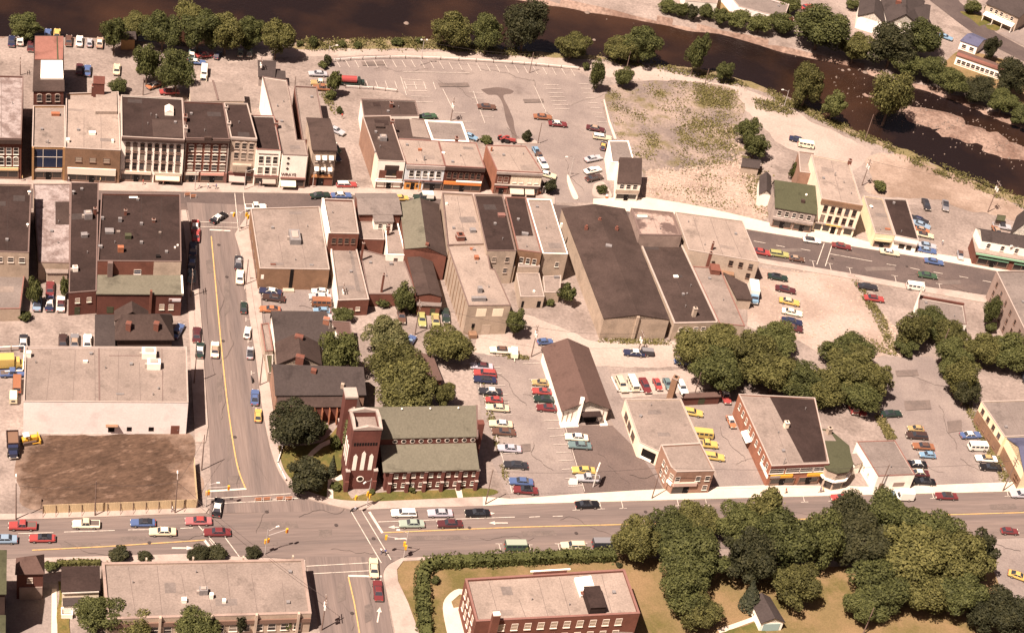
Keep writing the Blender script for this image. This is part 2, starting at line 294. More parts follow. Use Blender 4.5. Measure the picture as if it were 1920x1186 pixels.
# ---- streets
TOPN = smoothline([(-200, 348), (187, 359), (345, 361), (480, 363), (600, 365), (760, 372), (900, 378), (1050, 385), (1200, 400), (1300, 415), (1440, 438), (1602, 464), (1733, 485), (1870, 510), (2200, 575)], 4)
TOPS = smoothline([(2200, 625), (1845, 553), (1718, 535), (1592, 512), (1440, 487), (1300, 458), (1200, 440), (1050, 420), (900, 409), (760, 403), (600, 399), (480, 396), (345, 394), (-200, 386)], 4)
sheet('street', TOPN+TOPS, mixmat('main street asphalt', (.105, .084, .08), (.135, .106, .098), .1, .4, .6, .12, 3.0, c3=(.17, .13, .115), s3=.07, lo3=.55, hi3=.68))
XL = smoothline([(350, 380), (366, 480), (377, 580), (384, 690), (391, 800), (394, 870), (396, 930), (392, 962)])
XR = smoothline([(668, 958), (612, 946), (560, 928), (528, 895), (508, 848), (494, 785), (487, 740), (477, 660), (464, 577), (455, 500), (462, 420), (466, 385)])
sheet('cross_street', XL+XR, 'asphaltx')
sheet('main_road', [(-300, 980), (70, 974), (387, 963), (658, 957), (738, 954), (960, 947), (1440, 934), (1920, 922), (2400, 908), (2400, 990), (1920, 1008), (1500, 1022), (1151, 1036), (960, 1037), (753, 1046), (570, 1048), (348, 1038), (83, 1045), (-300, 1052)], 'asphalt')
sheet('south_street', smoothline([(572, 1044), (580, 1080), (590, 1130), (602, 1200), (625, 1330)])+smoothline([(800, 1330), (742, 1200), (724, 1112), (718, 1078), (728, 1058), (760, 1044)]), 'asphaltx')
PATCHM = mixmat('asphalt repair', (.15, .125, .115), (.19, .155, .14), .3, .4, .6, .12, 3); rp = random.Random(4)
for x, y, w_, h_ in [(250, 1010, 26, 5), (520, 985, 40, 7), (610, 1000, 14, 9), (820, 1008, 60, 4), (1010, 1000, 34, 6), (1120, 985, 50, 4), (430, 840, 5, 26), (412, 730, 5, 30), (440, 900, 12, 8), (395, 500, 8, 14), (425, 560, 5, 34), (1480, 470, 24, 4), (1650, 505, 30, 4), (1780, 530, 22, 4), (500, 1020, 22, 5), (640, 1110, 8, 20), (690, 1150, 6, 18), (150, 1022, 40, 4), (1880, 950, 26, 5), (960, 300, 0, 0), (940, 760, 12, 10), (985, 840, 10, 8), (1720, 760, 26, 10), (1790, 800, 14, 12), (1700, 700, 22, 6), (850, 160, 30, 4), (1000, 190, 20, 4), (700, 120, 24, 4)]:
    if w_: sheet('crack_patch', [(x-w_, y-h_*.8), (x+w_*.9, y-h_), (x+w_, y+h_*.7), (x-w_*.85, y+h_)], PATCHM)
# ---- pavements (real kerbs)
raised('sidewalk', smoothline([(-200, 334), (187, 340), (480, 346), (600, 350), (700, 354)], 2)+smoothline([(760, 371), (600, 364.5), (480, 362.5), (187, 358.5), (-200, 347.5)], 2), 'walk', .26)
raised('sidewalk', [(700, 354), (930, 358), (1020, 362), (1040, 371), (1040, 384), (900, 377.5), (760, 371.5)], 'walk', .26)
raised('sidewalk', smoothline([(1112, 374), (1150, 372), (1215, 372), (1330, 392), (1440, 418), (1525, 434), (1600, 447), (1640, 458), (1722, 472), (1822, 487), (1930, 507)], 2)+smoothline([(1930, 521), (1870, 509.5), (1733, 484.5), (1602, 463.5), (1440, 437.5), (1300, 414.5), (1112, 389)], 2), 'walkb', .26)
raised('sidewalk', smoothline([(1400, 480), (1440, 488), (1592, 513), (1718, 536), (1845, 554), (1930, 570)], 2)+[(1925, 584), (1845, 568), (1718, 546), (1592, 523), (1440, 497), (1402, 490)], 'walk', .26)
raised('sidewalk', smoothline([(440, 440), (456, 500), (465, 577), (478, 660), (488, 740), (495, 785), (509, 848), (529, 895), (560, 927), (612, 945), (660, 956)])+smoothline([(700, 940), (640, 938), (590, 926), (552, 905), (528, 870), (516, 800), (508, 740), (500, 680), (492, 600), (484, 500), (470, 395)]), 'walk', .26)
raised('sidewalk', smoothline([(340, 395), (350, 480), (352, 560), (356, 650), (362, 760), (366, 830)])+[(385, 830)]+smoothline([(390, 800), (383, 690), (376, 580), (365, 480), (349, 395)]), 'walk', .26)
raised('sidewalk', [(-200, 966), (80, 963), (368, 953), (392, 953), (386, 962.5), (70, 973.5), (-200, 979)], 'walk', .26)
raised('sidewalk', [(700, 941), (905, 932), (905, 949), (738, 953.5), (668, 957)], 'walk', .26)
raised('sidewalk', [(905, 932), (960, 936), (1092, 926), (1244, 917), (1440, 910), (1640, 913), (1720, 911), (1930, 903), (1930, 921), (1440, 933), (960, 946), (905, 949)], 'walkb', .26)
raised('sidewalk', smoothline([(753, 1046.5), (729, 1060), (719, 1078), (725, 1112), (743, 1200)])+[(790, 1200), (765, 1130), (746, 1090), (744, 1068), (756, 1052), (960, 1043), (1151, 1042), (1151, 1037), (960, 1038)], 'walk', .26)
raised('sidewalk', [(83, 1046), (348, 1039), (560, 1050), (572, 1050), (580, 1150), (570, 1150), (560, 1056), (190, 1054), (83, 1054)], 'walk', .26)
raised('island', smoothline([(1066, 330), (1072, 345), (1084, 372), (1074, 372), (1064, 345), (1063, 330), (1066, 330)]), 'walkb', .26)
raised('island', smoothline([(1113, 346), (1130, 342), (1144, 360), (1144, 372), (1112, 368), (1113, 346)]), 'walk', .26)
raised('island', [(968, 262), (1000, 262), (1013, 271), (970, 270)], 'walk', .26)
raised('lot_edge', [(1131, 188), (1140, 230), (1151, 262), (1156, 262), (1144, 230), (1133, 188)], 'walkb', .3)
raised('path', smoothline([(888, 1112), (860, 1104), (838, 1118), (830, 1140), (838, 1186), (845, 1210)], 3)+[(870, 1210), (870, 1150), (882, 1150), (880, 1134), (850, 1140), (846, 1128), (862, 1114), (886, 1120)], 'walkb', .19)
raised('path', smoothline([(636, 818), (600, 832), (574, 856), (580, 860), (606, 838), (638, 826)], 2), 'walkb', .19)
raised('path', smoothline([(640, 890), (615, 900), (612, 938), (625, 940), (624, 905), (646, 898)], 1), 'walkb', .19)
raised('path', [(852, 912), (864, 912), (868, 934), (858, 934)], 'walkb', .19)
raised('path', [(97, 1104), (106, 1104), (108, 1220), (96, 1220)], 'walkb', .19)
raised('path', [(1345, 1180), (1410, 1157), (1414, 1164), (1350, 1188)], 'walkb', .19)
sheet('lawn', [(1345, 1192), (1420, 1168), (1436, 1186), (1380, 1210)], 'grass')
sheet('lawn', [(108, 1040+50), (130, 1090), (130, 1200), (108, 1200)], 'grass')
# ---- painted markings
LAY[0] += 2
ZM = .0035*LAY[0]+.006
def strip(pts, wpx, m, z=None, name='road_marking', closed=False):
    z = ZM if z is None else z; P = [px(x, y) for x, y in pts]; vs = []; fsx = []
    for i, p in enumerate(P):
        a = P[max(i-1, 0)]; b_ = P[min(i+1, len(P)-1)]; d = (b_-a).normalized(); nn = Vector((-d.y, d.x, 0))*wpx/2
        vs += [(p.x+nn.x, p.y+nn.y, z), (p.x-nn.x, p.y-nn.y, z)]
    for i in range(len(P)-1): fsx.append((2*i, 2*i+1, 2*i+3, 2*i+2))
    return vs, fsx
def marks(lines, m, w_=.14, name='road_marking', z=None):
    mb = MB()
    for pts in lines: mb.add(*strip(pts, w_, m, z))
    o = mb.obj(name, M[m]); tag(o, None, None, kind='structure'); return o
marks([smoothline([(396, 444), (410, 598), (417, 671), (428, 770), (444, 870), (460, 916)])], 'yellow', .3)
marks([[(440, 363), (447, 437)], [(456, 363), (463, 425)], [(372, 417), (447, 419)], [(372, 426), (447, 428)]], 'white', .18)
marks([[(393, 432), (432, 434)]], 'white', .55)
marks([[(387, 922), (462, 917)]], 'white', .55)
marks([[(388, 936), (545, 926)], [(400, 945), (540, 938)], [(658, 959), (715, 1056)], [(678, 958), (733, 1050)], [(574, 1062), (700, 1055)], [(586, 1076), (700, 1070)], [(392, 1012), (413, 1042)], [(418, 1003), (450, 1046)], [(371, 985), (412, 1030)]], 'white', .18)
marks([[(692, 960), (717, 1000)], [(653, 1080), (716, 1081)], [(383, 1013), (394, 1027)]], 'white', .55)
marks([[(653, 1082), (664, 1130), (676, 1200)], [(720, 999), (960, 989), (1195, 983)], [(1756, 966), (2100, 956)], [(60, 1032), (200, 1025), (384, 1013)], [(1195, 983), (1756, 966)]], 'yellow', .28)
marks([[(709, 979), (960, 970)], [(960, 970), (965, 970)], [(992, 970), (1012, 969)], [(1036, 968.5), (1055, 968)], [(34, 1001), (100, 999)], [(120, 998), (215, 995)], [(240, 994), (300, 993)], [(338, 991), (362, 990)]], 'white', .18)
marks([[(322, 1028), (348, 1028)], [(740, 1011), (762, 1010)]], 'white', .45)
mb = MB()
def arrow(x, y, a, s=1.0):
    c = px(x, y); h = hdg(x, y, a); R_ = Matrix.Rotation(h, 3, 'Z')
    V_ = [(-2.2, -.15), (.6, -.15), (.6, .15), (-2.2, .15), (.6, -.55), (.6, .55), (2, 0)]
    mb.add([tuple(c+R_ @ Vector((u*s, v*s, 0))+Vector((0, 0, ZM+.01))) for u, v in V_], [(0, 1, 2, 3), (4, 6, 5)])
arrow(344, 1028, 0); arrow(933, 981, 180); arrow(745, 989, 180); arrow(710, 1152, 80); arrow(916, 963, 0, .7)
o = mb.obj('road_marking', M['white']); tag(o, None, None, kind='structure')
# dashed centre and crossing of the main street on the right
marks([[(1455, 461), (1471, 464)], [(1502, 468), (1519, 471)], [(1662, 496), (1680, 499)], [(1706, 503), (1724, 507)], [(1750, 511), (1767, 514)], [(1798, 519), (1815, 522)], [(1842, 527), (1858, 530)], [(1556, 477), (1635, 491)], [(1545, 457), (1531, 497)], [(1560, 459), (1547, 500)], [(1413, 453), (1435, 457)]], 'white', .2)
# parking bays
bays = []
for i in range(26):
    x = 622+i*17.6; y = 110+max(0, (i-8))*.95-(i < 3)*0; bays.append([(x+8, y+4), (x+16, y+18)])
for i in range(9): bays.append([(668+i*18, 152+i*.4), (673+i*18, 166+i*.4)])
for (x0, y0, x1, y1, L_, n_) in [(754, 150, 776, 192, 36, 5), (850, 212, 885, 262, 22, 4), (1020, 160, 1040, 205, 28, 7), (1085, 158, 1120, 230, 18, 9), (905, 175, 925, 220, -26, 5)]:
    for i in range(n_):
        t = i/(n_-1); x = x0+(x1-x0)*t; y = y0+(y1-y0)*t; bays.append([(x, y), (x+L_, y+L_*.03)])
bays += [[(887, 172), (909, 232)], [(1001, 162), (1024, 212)], [(751, 145), (762, 180)], [(756, 136), (880, 138)], [(830, 168), (850, 208)]]
for i, y in enumerate([690, 702, 724, 741, 756, 771, 779, 801, 820, 834, 851, 867, 882, 897, 913]):
    bays.append([(899+(y-690)*.27, y), (938+(y-690)*.25, y-1)])
for y in [682, 712, 726, 741, 757, 772, 789, 804, 818, 834, 849, 864, 880, 897, 912]:
    bays.append([(1013-30+(y-690)*.37, y+.5), (1050-33+(y-690)*.34, y-1)])
bays += [[(891, 682), (905, 740), (925, 800), (945, 870), (960, 925)], [(1018, 672), (1058, 796), (1096, 922)]]
marks(bays, 'white', .13, 'parking_bay_lines')
bl = []
for x, y in [(1127, 950), (1168, 949), (1080, 952), (1272, 944), (1325, 943), (1366, 941), (1508, 937), (1560, 935), (1640, 932), (1710, 931), (1750, 930), (1890, 926)]:
    bl += [[(x-4, y-12), (x, y+5)], [(x-7, y+5), (x+7, y+4.5)]]
for x, y in [(935, 1020), (1046, 1020), (1095, 1019), (992, 1022)]: bl += [[(x, y), (x+3, y+11)], [(x-6, y), (x+6, y)]]
for x, y in [(468, 540), (462, 500), (470, 600), (474, 640), (480, 700), (485, 760)]: bl += [[(x-9, y), (x-2, y)], [(x-9, y-4), (x-9, y+4)]]
for x, y in [(1523, 490), (1555, 495), (1592, 503), (1677, 518), (1760, 533)]: bl += [[(x, y), (x+3, y+12)], [(x-6, y-1), (x+6, y+1)]]
marks(bl, 'white', .14, 'kerb_bay_lines')
marks([smoothline([(478, 938), (520, 936), (575, 934)])], 'white', .2)

# ---- cracks, manholes and worn spots in the paving
rc = random.Random(31); mb = MB()
for x, y, a, n_ in [(120, 1015, 2, 9), (300, 1005, 4, 8), (560, 970, 10, 8), (620, 1030, -5, 7), (480, 1000, 60, 5), (900, 1010, 3, 9), (1050, 975, 2, 9), (1150, 1010, 5, 6), (440, 860, -75, 7), (415, 700, -85, 9), (430, 620, -85, 7), (405, 520, -88, 8), (470, 860, -60, 5), (640, 1130, -80, 6), (690, 1090, -70, 5), (700, 130, -3, 9), (820, 150, -60, 7), (900, 130, -2, 9), (1000, 150, -60, 8), (1060, 200, -4, 8), (950, 240, -70, 6), (930, 700, -60, 8), (980, 740, -5, 8), (1000, 830, -60, 7), (1120, 850, -50, 8), (1180, 890, -10, 6), (1350, 800, -60, 8), (1380, 870, -5, 7), (1700, 700, -30, 9), (1760, 760, -60, 9), (1800, 860, -5, 7), (1720, 850, -60, 6), (1500, 480, -10, 9), (1700, 515, -9, 9), (1780, 535, -9, 6), (560, 575, -3, 6), (1480, 960, 0, 7), (1880, 960, 3, 6), (1850, 1010, -20, 6), (1060, 300, -60, 7)]:
    h = math.radians(a); pts = [(x, y)]
    for _ in range(n_*2): h += rc.uniform(-.5, .5); pts.append((pts[-1][0]+math.cos(h)*6, pts[-1][1]-math.sin(h)*5)); h = h*.7+math.radians(a)*.3
    mb.add(*strip(pts, rc.uniform(.05, .12), None, ZM-.003))
o = mb.obj('road_cracks', mat('tarred crack', (.10, .082, .075), .1, 1, .1, 3)); tag(o, None, None, kind='structure')
mb = MB()
for x, y in [(500, 960), (630, 985), (280, 1018), (700, 1010), (880, 990), (1080, 1000), (440, 820), (418, 640), (425, 520), (410, 460), (1560, 485), (1700, 500), (660, 1150), (1210, 960)]:
    p = px(x, y); mb.add([(p.x+.42*math.cos(t), p.y+.42*math.sin(t), ZM+.002) for t in np.arange(0, 6.2, .63)], [tuple(range(10))])
o = mb.obj('manhole_covers', mat('iron cover', (.05, .04, .038), .1, 2, .1, 4)); tag(o, None, None, kind='structure')
# ================================================================ building materials
def wallm(k, c, var=.12, fine=.12, stain=.2):
    q = 1.0 if min(c) > .35 else .8
    c = tuple(v*q for v in c)
    return mat(k, c, var, .35, fine, 2.2, stain=stain)
def roofm(k, c, var=.14, fine=.16, stain=.25, scale=.12, fs=2.4, stretch=None):
    if c[0] < .13: c = (c[0]*.82/GS*.66, c[1]*.82/GS*.66*1.04, c[2]*.82/GS*.66*1.02)
    else: g = c[0]*.66/GS; c = (g, (c[1]*.66/GS+g*.40)/1.40, (c[2]*.66/GS+g*.3)/1.3)
    d = tuple(v*(1-var*1.8) for v in c); e = tuple(v*(1-min(.6, stain*1.8)) for v in c)
    return mixmat(k, c, d, scale, .36, .64, fine, fs, c3=e, s3=.24, lo3=.56, hi3=.72, bump=.05)
B_ = dict(
 brick=wallm('red brick', (.19, .078, .056)), brickd=wallm('dark red brick', (.14, .055, .042)), brickp=wallm('church brick', (.155, .058, .046)), bricko=wallm('orange brick', (.34, .15, .095)), brickpale=wallm('pink weathered brick', (.36, .22, .16)),
 white=wallm('white painted wall', (.86, .82, .74), .06, .06, .1), cream=wallm('cream painted wall', (.78, .69, .54), .08, .08, .1), tan=wallm('tan rendered wall', (.46, .37, .29)), stone=wallm('pale stone wall', (.50, .41, .33)), grey=wallm('grey painted wall', (.40, .34, .31)),
 brownb=wallm('brown brick', (.27, .165, .105)), goldb=wallm('golden brick', (.42, .25, .12)), blue=wallm('pale blue wall', (.66, .72, .76), .06, .08), yellow=wallm('yellow painted wall', (.74, .64, .44), .06, .08), dark=wallm('dark timber wall', (.07, .045, .038)), block=wallm('white block wall', (.80, .74, .72), .05, .08, .12),
 greyst=wallm('grey stone wall', (.34, .26, .225)),
 rtan=roofm('pinkish gravel roof', (.345, .262, .225)), rpale=roofm('pale gravel roof', (.42, .315, .262)), rgrey=roofm('grey gravel roof', (.27, .215, .195)), rdark=roofm('dark tar roof', (.075, .048, .044), .2, .18), rbrown=roofm('brown tar roof', (.115, .078, .070), .2, .16),
 rweath=mixmat('weathered silver roof', (.36, .31, .30), (.20, .155, .145), .35, .42, .6, .22, 2.5), rgreen=roofm('green shingle roof', (.20, .185, .13), .07, .14), rgreend=roofm('dark green shingle roof', (.115, .115, .07), .08, .14), rred=roofm('red metal roof', (.36, .10, .075), .14, .1), rmaroon=roofm('maroon shingle roof', (.15, .075, .062), .08, .12), rblue=roofm('blue roof', (.13, .14, .25), .08, .1), rslate=roofm('slate shingle roof', (.10, .078, .076), .12, .15, stretch=(1, 1, 1)), rpatch=mixmat('patched grey roof', (.40, .31, .27), (.14, .10, .09), .16, .42, .5, .16, 2.2),
 coping=mat('stone coping', (.33, .28, .25), .1, 1, .05, 3), copdark=mat('dark coping', (.14, .10, .09), .1, 1, .05, 3), copred=mat('red coping', (.19, .10, .085), .1, 1, .05, 3),
 glass=flat('dark window glass', (.022, .018, .018), .15, .6), glassb=flat('blue curtain glass', (.022, .03, .062), .2, .5), blind=flat('window with blind', (.34, .28, .22), .7),
 frame=flat('white window frame', (.66, .6, .53), .7), framed=flat('brown window frame', (.16, .10, .075), .7), frameg=flat('stone window frame', (.42, .35, .3), .8),
 metal=mat('galvanised metal', (.20, .19, .19), .15, 1.5, .1, 4, rough=.5), rust=mat('rusty metal', (.28, .11, .06), .2, 1.5, .1, 4), black=flat('black opening', (.012, .010, .010), .9, .1),
)
FR = B_['frame']; SEAM = mat('tar seam', (.13, .105, .095), .2, .5, .1, 3); SEAM2 = mat('dark tar seam', (.032, .024, .022), .2, .5, .1, 3)
CACHE = {}; WR = random.Random(77); B_['shade'] = flat('window with drawn shade', (.20, .17, .14), .7); B_['glass2'] = flat('glass with painted reflection', (.06, .06, .065), .1, .8)  # some panes get a paler base colour, a reflection painted in
class Bld: pass
def start(name, label, cat, P, group=None):
    c = sum((Vector((p[0], p[1], 0)) for p in P), Vector())/len(P); b = Bld(); b.c = c
    b.o = empty(name, c); tag(b.o, label, cat, group); b.P = [Vector((p[0], p[1])) for p in P]; return b
def loc(b, P): return [Vector((p[0]-b.c.x, p[1]-b.c.y)) for p in P]
def flatb(name, label, pts, h, wall, roof, par=.5, cop='coping', thick=.22, cat='building', z0=-.5, group=None):
    P = [px(x, y, h) for x, y in pts]
    if area(P) < 0: P.reverse()
    b = start(name, label, cat, P, group); b.h = h; b.rz = h-par if par else h+.2; Q = loc(b, b.P); n = len(Q)
    W = B_[wall]
    if par:
        I = offset(Q, thick); mb = MB()
        vs = [(p.x, p.y, z0) for p in Q]+[(p.x, p.y, h) for p in Q]+[(p.x, p.y, h) for p in I]+[(p.x, p.y, h-par-.05) for p in I]; f = []
        for i in range(n):
            j = (i+1) % n; f += [(i, j, n+j, n+i), (n+i, n+j, 2*n+j, 2*n+i), (2*n+i, 2*n+j, 3*n+j, 3*n+i)]
        mb.add(vs, f); mb.obj('wall', W, b.o)
        mb = MB(); J = offset(Q, thick-.02); mb.prism(J, h-par-.25, h-par); mb.obj('roof', B_[roof], b.o)
        O2 = offset(Q, -.04); I2 = offset(Q, thick+.03); vs = [(p.x, p.y, z) for z in (h-.06, h+.06) for p in O2]+[(p.x, p.y, z) for z in (h+.06, h-.06) for p in I2]; f = []
        for i in range(n):
            j = (i+1) % n; f += [(i, j, n+j, n+i), (n+i, n+j, 2*n+j, 2*n+i), (2*n+i, 2*n+j, 3*n+j, 3*n+i), (3*n+i, 3*n+j, j, i)]
        MB().add(vs, f).obj('coping', B_[cop], b.o); roof_detail(b, J, roof)
    else:
        MB().prism(offset(Q, .22), z0, h).obj('wall', W, b.o)
        MB().prism(Q, h-.02, h+.2, 0).obj('roof', B_[roof], b.o); b.P = [b.P[i]*0+Vector((offset(Q, .22)[i].x+b.c.x, offset(Q, .22)[i].y+b.c.y)) for i in range(n)]
    return b
RD_ = random.Random(12)
def roof_detail(b, J, roof):
    A_ = area(J)
    if A_ < 90: return
    lo = Vector((min(p.x for p in J), min(p.y for p in J))); hi = Vector((max(p.x for p in J), max(p.y for p in J))); Jn = np.array([(p.x, p.y) for p in J]); n = len(J); got = []
    for _ in range(200):
        q = np.array([[RD_.uniform(lo.x, hi.x), RD_.uniform(lo.y, hi.y)]])
        if sdist(q, Jn)[0] > 1.6 and all((q[0][0]-g[0])**2+(q[0][1]-g[1])**2 > 16 for g in got): got.append(q[0])
        if len(got) >= min(8, 2+int(A_/110)): break
    e = (J[1]-J[0]).normalized(); f_ = Vector((-e.y, e.x)); th = math.atan2(e.y, e.x)
    for i, g in enumerate(got):
        if i % 3 == 0: o = MB().tube((0, 0, -.1), (0, 0, .55), .09).tube((0, 0, .55), (0, 0, .7), .15, .08).obj('vent_pipe', B_['metal'], b.o, (g[0], g[1], b.rz))
        elif i % 3 == 1:
            w_, d_ = RD_.uniform(.8, 2.2), RD_.uniform(.5, 1.4); o = MB().box(-w_, -d_, -.06, w_, d_, .012).obj('roof_patch', B_[RD_.choice(['rslate', 'rdark'] if roof in ('rdark', 'rbrown') else ['rgrey', 'rtan', 'rgrey'])], b.o, (g[0], g[1], b.rz)); o.rotation_euler = (0, 0, th)
        else: o = MB().box(-.3, -.3, -.1, .3, .3, .4).box(-.34, -.34, .4, .34, .34, .46).obj('roof_vent', B_['metal'], b.o, (g[0], g[1], b.rz)); o.rotation_euler = (0, 0, th)
    if n == 4:                                               # tarred felt seams running front to back
        L_ = (J[1]-J[0]).length; k = int(L_/4.2)
        for i in range(1, k):
            a = J[0].lerp(J[1], i/k+RD_.uniform(-.02, .02)); c = J[3].lerp(J[2], i/k+RD_.uniform(-.02, .02)); d = (c-a); l = d.length; t0_, t1_ = (.03, .97) if RD_.random() < .6 else (.03, RD_.uniform(.4, .8))
            o = MB().box(l*t0_, -.05, -.05, l*t1_, .05, .008).obj('roof_seam', SEAM if roof not in ('rdark', 'rbrown') else SEAM2, b.o, (a.x, a.y, b.rz)); o.rotation_euler = (0, 0, math.atan2(d.y, d.x))
def slab(poly, t=.18):                                       # roof plane with thickness
    n = len(poly); lo = [Vector(p)-Vector((0, 0, t)) for p in poly]
    return list(poly)+lo, [tuple(range(n)), tuple(reversed(range(n, 2*n)))]+[(i, n+i, n+(i+1) % n, (i+1) % n) for i in range(n)]
def gable(name, label, pts, he, hr, axis, wall, roof, over=.35, roof2=None, cat='house', t=.5, z0=-.5, hip=0, group=None):
    """pts = the four eave corners in the picture; axis 'x' = ridge from the left to the right side, 'y' = front to back"""
    P = [px(x, y, he) for x, y in pts]; b = start(name, label, cat, P, group); b.h = he; b.hr = hr
    Q = loc(b, b.P); A, B, C, D = [Vector((p.x, p.y, he)) for p in Q]
    I = offset(Q, over); b.P = [Vector((p.x+b.c.x, p.y+b.c.y)) for p in I]
    if axis == 'x': R0 = A.lerp(D, t); R1 = B.lerp(C, t)
    else: R0 = A.lerp(B, t); R1 = D.lerp(C, t)
    R0.z = R1.z = hr; L_ = R1-R0; r0 = R0+L_*hip; r1 = R1-L_*hip; b.r0 = r0+b.c; b.r1 = r1+b.c
    mb = MB(); mb.prism(I, z0, he-.05)
    if not hip:
        a, bb, c, d = [Vector((p.x, p.y, he-.05)) for p in I]; u = over/max(L_.length, 1); s0 = R0+L_*u-Vector((0, 0, .22)); s1 = R1-L_*u-Vector((0, 0, .22))
        tris = ((a, d, s0), (bb, c, s1)) if axis == 'x' else ((a, bb, s0), (d, c, s1))
        for T in tris: mb.add(T, [(0, 1, 2), (2, 1, 0)])
    mb.obj('wall', B_[wall], b.o)
    S1, S2 = ([A, B, r1, r0], [C, D, r0, r1]) if axis == 'x' else ([D, A, r0, r1], [B, C, r1, r0])
    m1 = B_[roof]; m2 = B_[roof2 or roof]
    if roof2: 
        MB().add(*slab(S1)).obj('roof', m1, b.o); o = MB().add(*slab(S2)).obj('roof', m2, b.o)
    else:
        mb = MB(); mb.add(*slab(S1)); mb.add(*slab(S2))
        if hip:
            for T in (([D, A, r0], [B, C, r1]) if axis == 'x' else ([A, B, r0], [C, D, r1])): mb.add(*slab(T))
        mb.obj('roof', m1, b.o)
    return b
def edge(b, i):
    a = b.P[i]; c = b.P[(i+1) % len(b.P)]; d = (c-a); return a, d, d.length, math.atan2(d.y, d.x)
def wbox(b, i, u0, u1, z0, z1, d, m, name, parent=None, label=None, din=.06, text=None, tcol=None, tsize=None):
    """a box standing proud of wall i; u along the wall 0..1 (or metres if >1.5)"""
    a, v, L_, th = edge(b, i); mb = MB(); mb.box(u0*L_, -d, z0, u1*L_, din, z1)
    o = mb.obj(name, m if not isinstance(m, str) else B_[m], parent or b.o); o.location = (a.x-b.c.x, a.y-b.c.y, 0); o.rotation_euler = (0, 0, th)
    if label: o['label'] = label
    if text:
        h = z1-z0; lettering(text, tsize or h*.62, tcol or (.05, .04, .04), o, ((u0+u1)/2*L_, -d-.03, z0+h*.5), (math.pi/2, 0, 0), (u1-u0)*L_*.9)
    return o
def lettering(text, size, col, parent, loc_, rot, maxw=None):
    cu = bpy.data.curves.new('lettering', 'FONT'); cu.body = text; cu.size = size; cu.extrude = .015; cu.align_x = 'CENTER'; cu.align_y = 'CENTER'; cu.offset = size*.018; cu.resolution_u = 2
    t = bpy.data.objects.new('tmp', cu); COL.objects.link(t); bpy.context.view_layer.update()
    me = bpy.data.meshes.new_from_object(t); bpy.data.objects.remove(t); me.materials.clear(); me.materials.append(flat('lettering %.2f %.2f %.2f' % col, col, .7))
    wd = max(v.co.x for v in me.vertices)-min(v.co.x for v in me.vertices)
    o = new_obj('lettering', me, parent); o.location = loc_; o.rotation_euler = rot
    if maxw and wd > maxw: o.scale = (maxw/wd, 1, 1)
    return o
def window_meshes(w_, h, style, fm, gm):
    k = (w_, h, style, fm, gm)
    if k in CACHE: return CACHE[k]
    p = MB().box(-w_/2, -.03, 0, w_/2, .05, h).me('window', B_[gm]); f = MB(); t = .07 if style != 'hood' else .03
    f.box(-w_/2-t, -.08, -.03, -w_/2, .04, h+t); f.box(w_/2, -.08, -.02, w_/2+t, .04, h+t); f.box(-w_/2, -.08, h, w_/2, .04, h+t)
    f.box(-w_/2-.12, -.18, -.16, w_/2+.12, .04, -.0); f.box(-w_/2, -.06, h*.5-.03, w_/2, -.031, h*.5+.03)
    if style == 'hood':
        f.box(-w_/2-.1, -.2, h+.02, w_/2+.1, .04, h+.2); f.box(-w_/2*.5, -.15, h+.22, w_/2*.5, .04, h+.36)
    if style == 'arch':
        for i in range(5):
            a0 = math.pi*(i/5); a1 = math.pi*((i+1)/5); r = w_/2+t; f.tube((math.cos(a0)*r, -.08, h+math.sin(a0)*r*.7), (math.cos(a1)*r, -.08, h+math.sin(a1)*r*.7), .11, n=4)
    f = f.me('frame', B_[fm]); CACHE[k] = (p, f); return CACHE[k]
def wins(b, i, rows, n, w_=1.0, h=1.6, u0=.05, u1=.95, style='plain', fm='frame', gm='glass', us=None):
    a, v, L_, th = edge(b, i); p, f = window_meshes(w_, h, style, fm, gm)
    nn = Vector((v.y, -v.x)).normalized()
    for z in rows:
        for k in range(len(us) if us else n):
            u = us[k] if us else u0+(u1-u0)*(k+.5)/n
            q = a+v*u; pp = p if gm != 'glass' or WR.random() > .3 else window_meshes(w_, h, style, fm, WR.choice(['shade', 'shade', 'glass2']))[0]
            o = new_obj('window', pp, b.o, (q.x-b.c.x, q.y-b.c.y, z)); o.rotation_euler = (0, 0, th)
            new_obj('frame', f, o)
def door(b, i, u, w_=1.1, h=2.2, m='framed', z0=.15, d=.05):
    a, v, L_, th = edge(b, i); q = a+v*u; o = MB().box(-w_/2, -d, 0, w_/2, .04, h).obj('door', B_[m], b.o, (q.x-b.c.x, q.y-b.c.y, z0)); o.rotation_euler = (0, 0, th)
    MB().box(w_*.3, -d-.06, h*.42, w_*.38, -d+.01, h*.52).obj('handle', B_['metal'], o); return o
def awning(b, i, u0, u1, z, depth, drop, m, name='awning'):
    a, v, L_, th = edge(b, i); x0, x1 = u0*L_, u1*L_
    vs = [(x0, .05, z), (x1, .05, z), (x1, -depth, z-drop), (x0, -depth, z-drop), (x0, -depth, z-drop-.25), (x1, -depth, z-drop-.25), (x0, .05, z-.1), (x1, .05, z-.1)]
    o = MB().add(vs, [(0, 3, 2, 1), (3, 4, 5, 2), (6, 7, 5, 4), (0, 6, 4, 3), (1, 2, 5, 7)]).obj(name, m if not isinstance(m, str) else B_[m], b.o); o.location = (a.x-b.c.x, a.y-b.c.y, 0); o.rotation_euler = (0, 0, th); return o
